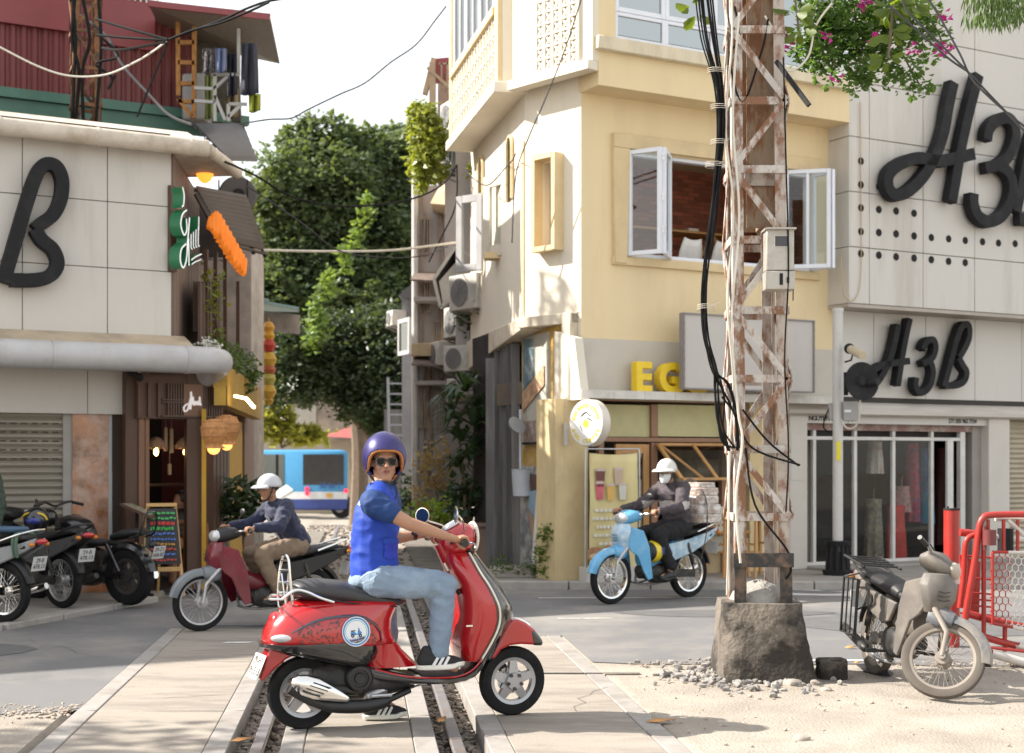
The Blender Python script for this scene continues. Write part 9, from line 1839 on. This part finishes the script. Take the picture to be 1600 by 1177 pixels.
hR, kR, aR = SW(592, 908, -.10), SW(694, 914, -.17), SW(684, 1032, -.15); hL, kL, aL = SW(590, 906, .10), SW(603, 992, .17), SW(592, 1098, .13)
ch = [[(hip, (.13,.15,.11,Rt)), (belly, (.10,.135,.12,Rt)), (chest, (.105,.15,.12,Rt))], [(chest, .08), (neckb, .06), (hc + V((-.01,.02,-.05)), .055)]]
ch += [[(SW(586,785,-.08), .07), (shR, .055), (shR.lerp(elR, .5), .046), (elR, .040), (elR.lerp(wrR, .4), .038), (wrR, .026)], [(SW(600,785,.08), .07), (shL, .055), (elL, .042), (wrL, .027)]]
fw_ = MV.to_3x3() @ V((1,0,0)); sd_ = MV.to_3x3() @ V((0,1,0))
ch += hand_chains(wrR, gR, -sd_, (0,0,1), fw_, .96) + hand_chains(wrL, gL, sd_, (0,0,1), fw_, .96)
for h, k, a in ((hR, kR, aR), (hL, kL, aL)): ch += [[(h, .09), (k, .06), (k.lerp(a, .4), .055), (a, .038)]]
ch += [[(aR, .036), (aR + V((.10,.03,-.05)), .026)], [(aL, .034), (aL + V((.08,.02,-.03)), .024)]]
ch += head_chains(Mh); garb(rp, 'body', ch, m_skin, .0062, True, smooth=4)
m = MB(); m.ball(Mh @ V((.0945,0,-.049)), (.009,.027,.004), 14, 8, Mh.to_3x3()); m.ball(Mh @ V((.0935,0,-.0565)), (.009,.022,.005), 14, 8, Mh.to_3x3()); m.build('lips', mat('lip', (.27,.10,.08), rough=.45), rp)
# sunglasses
sg = MB()
def lensf(s): return [Mh @ V((.111 - .020*abs(y)/.06, s*y, z)) for y, z in ((.010,.022),(.030,.026),(.054,.024),(.060,.012),(.056,-.008),(.042,-.018),(.024,-.017),(.013,-.006))]
for s in (1, -1): sg.prism(lensf(s), Mh.to_3x3() @ V((-.004,0,0)))
gl_ = sg.build('sunglasses', mat('dark_lens', (.005,.005,.005), rough=.1, spec=.25), rp)
m = MB()
for s in (1, -1): m.tube([q + (Mh.to_3x3() @ V((.001,0,0))) for q in lensf(s)], .0038, 6, closed=True); m.tube([Mh @ V((.092, s*.060, .018)), Mh @ V((.0, s*.078, .012))], .004, 6)
m.tube([Mh @ V((.110, -.012, .014)), Mh @ V((.114, 0, .016)), Mh @ V((.110, .012, .014))], .004, 6); m.build('glasses_frame', m_vk, gl_)
# open-face helmet
he = thing('open_face_helmet', 'matt purple open face helmet with tan leather edge on the scooter rider', 'helmet', hc)
EC, ER = V((-.018, 0, .030)), (.138, .122, .142); hp_ = lambda a, b: V((EC.x + ER[0]*math.cos(a)*math.sin(b), EC.y + ER[1]*math.sin(a)*math.sin(b), EC.z + ER[2]*math.cos(b)))
def opened(q): return (q.x > .0 and (abs(q.y)/.100)**3.2 + (max(q.z + .03, 0)/.102)**3.2 < 1) or q.z < -.098 + max(0, -q.x)*.12
n, k_ = 144, 90; pts = [hp_(2*math.pi*j/n, math.pi*i/k_) for i in range(k_+1) for j in range(n)]; fs = [f for f in [(i*n+j, i*n+(j+1) % n, (i+1)*n+(j+1) % n, (i+1)*n+j) for i in range(k_) for j in range(n)] if not any(opened(pts[i]) for i in f)]
us = sorted({i for f in fs for i in f}); mp = {i: k for k, i in enumerate(us)}; m = MB(); m.add([Mh @ pts[i] for i in us], [tuple(mp[i] for i in f) for f in fs]); m.build('shell', mat('helmet_purple', (.030,.025,.125), rough=.38, metal=.35, var=.05, coat=.25), he, solid=.022, smooth=70)
def ons(y, z): return V((EC.x + ER[0]*math.sqrt(max(0, 1-(y/ER[1])**2-((z-EC.z)/ER[2])**2)), y, z))
arch = []
for k in range(25):
 a = math.pi*k/24; y = .100*math.copysign(abs(math.cos(a))**(2/3.2), math.cos(a)); z = -.03 + .102*math.sin(a)**(2/3.2); arch.append(ons(y, z))
bot = []
for k in range(21):
 a = math.pi*(k/20*1.16 + .0) ; t_ = math.pi*.42 + k/20*math.pi*1.16; zb_ = -.096; rr = math.sqrt(max(0, 1-((zb_-EC.z)/ER[2])**2)); x_ = EC.x + ER[0]*rr*math.cos(t_); bot.append(V((x_, ER[1]*rr*math.sin(t_), zb_ + max(0, -x_)*.12)))
loop = arch[::-1] + [ons(.094, -.06), V((.035, .089, -.088))][0:0]
full = [q for q in arch] + [ons(-.099, -.06)] + bot[::-1] + [ons(.099, -.06)]
m = MB(); m.tube([Mh @ q for q in spline(full, 3, True)], .0095, 8, closed=True); m.build('leather_edge', mat('tan_leather', (.40,.15,.035), rough=.5), he)
m = MB(); secs = [[Mh @ (EC + (q-EC)*s) for q in arch] for s in (.97, .86)]; m.loft(secs, cap=False, closed=False); m.build('lining', mat('lining_brown', (.16,.06,.03), rough=.8), he, solid=.006)
m = MB()
for a, b in ((.10, .62), (.95, .95), (-1.35, 1.75)): q = hp_(a, b); nn = (q-EC).normalized(); m.ball(Mh @ (q + nn*.003), .008, 8, 6)
m.build('studs', mat('brass', (.6,.45,.2), rough=.3, metal=1.), he)
q = hp_(-2.0, 1.25); nn = Mh.to_3x3() @ (q-EC).normalized(); m = MB(); m.lathe([(0,0),(.036,-.006),(.036,-.003),(0,.003)], Mh @ q, nn, 24); m.k = 1; m.lathe([(.018,.0035),(.024,.002),(.024,.003),(.018,.0045)], Mh @ q, nn, 20, closed=True); m.build('round_emblem', [mw_, mb_], he)
m = MB(); 
for s in (-1, 1): m.tube(spline([Mh @ V((.01, s*.085, -.085)), Mh @ V((.03, s*.06, -.115)), Mh @ V((.05, s*.015, -.128))], 4), .009, 6, flat=.5)
m.tube(spline([Mh @ V((.03, .05, -.12)), Mh @ V((.05, .07, -.16)), Mh @ V((.06, .06, -.21)), Mh @ V((.09, .045, -.25))], 4), .004, 5); m.ball(Mh @ V((.03, .062, -.12)), .016, 8, 6); m.build('chin_strap', m_plast, he)
# clothes
m_shirt = mat('shirt_blue', (.004,.034,.145), rough=.75, var=.1, bump=.1, bscale=90); m_vest = mat('vest_blue', (.006,.045,.38), rough=.7, var=.1, bump=.15, bscale=120); m_jean = mat('pale_denim', (.20,.27,.36), rough=.85, var=.14, scale=5, bump=.3, bscale=160, dirt=(.32,.42,.53), dscale=3, damt=.6)
slv = shR.lerp(elR, .50); slL = shL.lerp(elL, .5)
garb(rp, 'shirt', [[(belly, (.11,.145,.12,Rt)), (chest, (.12,.165,.12,Rt)), (neckb + V((0,0,-.03)), .075)], [(neckb + V((0,0,-.02)), .066), (neckb + V((.005,-.01,.018)), .060)], [(SW(586,785,-.08), .09), (shR, .072), (slv, .060)], [(SW(600,785,.08), .09), (shL, .078), (slL, .066)]], m_shirt, .0085, True, folds(.006, (14,14,20), 2), 4)
vch = [[(SW(588,905,0), (.148,.162,.05,Rt)), (belly, (.130,.152,.11,Rt)), (chest, (.138,.172,.115,Rt)), (SW(591,785,0), (.105,.14,.06,Rt))], [(SW(588,775,-.10), .068), (SW(604,775,.10), .068)], [(SW(590,770,-.06), .06), (neckb + V((-.02,.02,-.0)), .058)]]
def vdisp(q, n):
 l = IV @ q; return folds(.008, (7,7,12), 6)(q, n) + (.008*max(0, noise.noise(V((l.x*6 + l.z*9, l.y*5, l.z*5)))))
def notarm(q): d = (q - shR); a = (q - SW(586, 800, -.24)); return a.length > .088 
_, vv, vf = garb(rp, 'vest', vch, m_vest, .0085, True, vdisp, 4, cut=notarm, solid=.006)
m = MB(); c = SW(586, 800, -.19); 
def proj(q): return (PCX + FP*q.x/q.y, HZ - FP*(q.z-HC)/q.y)
def front(q): return (IV @ q).y < -.02
def inpx(x0, y0, x1, y1, sl=0): return lambda q: front(q) and x0 < proj(q)[0] < x1 and y0 + sl*(proj(q)[0]-x0) < proj(q)[1] < y1 + sl*(proj(q)[0]-x0)
patch(rp, 'reflective_strip', vv, vf, .008, inpx(546, 776, 566, 784, .45), mat('reflective', (.72,.74,.76), rough=.35), True)
patch(rp, 'pocket', vv, vf, .009, inpx(598, 842, 627, 874), mat('vest_pocket', (.008,.035,.42), rough=.6, bump=.15, bscale=120), True)
patch(rp, 'pocket_flap', vv, vf, .013, inpx(596, 840, 629, 850), m_vest, True)
for nm, P in (('collar', [(SW(578,758,-.07)), SW(590,762,-.085), SW(603,772,-.07), SW(612,782,-.03)]), ('collar', [SW(612,782,-.03), SW(618,770,.02), SW(614,758,.06)])): m = MB(); m.tube(spline(P, 5), .011, 8, flat=1.8); m.build(nm, m_shirt, rp)
jch = [[(SW(583,908,0), (.150,.165,.055,Rt)), (hip, (.13,.155,.08,Rt))]]
for h, k, a, r in ((hR, kR, aR, 1), (hL, kL, aL, .95)): jch += [[(h, .105*r), (h.lerp(k, .5), .094*r), (k, .077*r)], [(k, .076*r), (k.lerp(a, .35), .070*r), (k.lerp(a, .88), .060*r)]]
def jd(q, n): d = (q - kR).length; return folds(.007, (11,11,14), 4)(q, n) + .006*math.sin(q.z*70 + q.x*40)*math.exp(-((d-.02)/.09)**2)
_, jv, jf = garb(rp, 'jeans', jch, m_jean, .0085, True, jd, 4)
m = MB(); m.tube(spline([SW(563,905,-.17), SW(572,898,-.185), SW(588,893,-.185)], 5), .004, 6); m.tube(spline([SW(566,912,-.175), SW(578,908,-.19), SW(592,896,-.19)], 5), .004, 6); m.build('jeans_pocket', mat('denim_light', (.40,.50,.58), rough=.8), rp)
m = MB(); d = (elL-gL).normalized(); c = wrL + d*.03; m.tube([c - d*.012, c + d*.012], .036, 16); m.ball(c + V((0,-.033,.012)), (.018,.008,.016), 10, 6); m.build('wristwatch', m_vk, rp)
mu, ms_ = mat('shoe_black', (.016,.016,.018), rough=.75, bump=.3, bscale=200), mat('sole_white', (.70,.68,.62), rough=.6)
fz = SW(652, 1046, -.16); shoe(rp, fz, fz + fw_*.285 + V((0,0,.0)), sd_, V((0,0,1)), True, mu, ms_, .046, stripes=-1, h=.095)
td = (fw_*.95 - sd_*.1).normalized(); hl = SW(568, 1118, .13); hl.z = .012; shoe(rp, hl, hl + td*.26, V((0,0,1)).cross(td), V((0,0,1)), True, mu, ms_, .045, stripes=-1, h=.095)
m = MB(); m.tube([aR + V((0,0,-.05)), aR + V((0,0,.03))], [.042,.045], 14); m.tube([aL + V((0,0,-.05)), aL + V((0,0,.03))], [.042,.045], 14); m.build('socks', m_plast, rp)
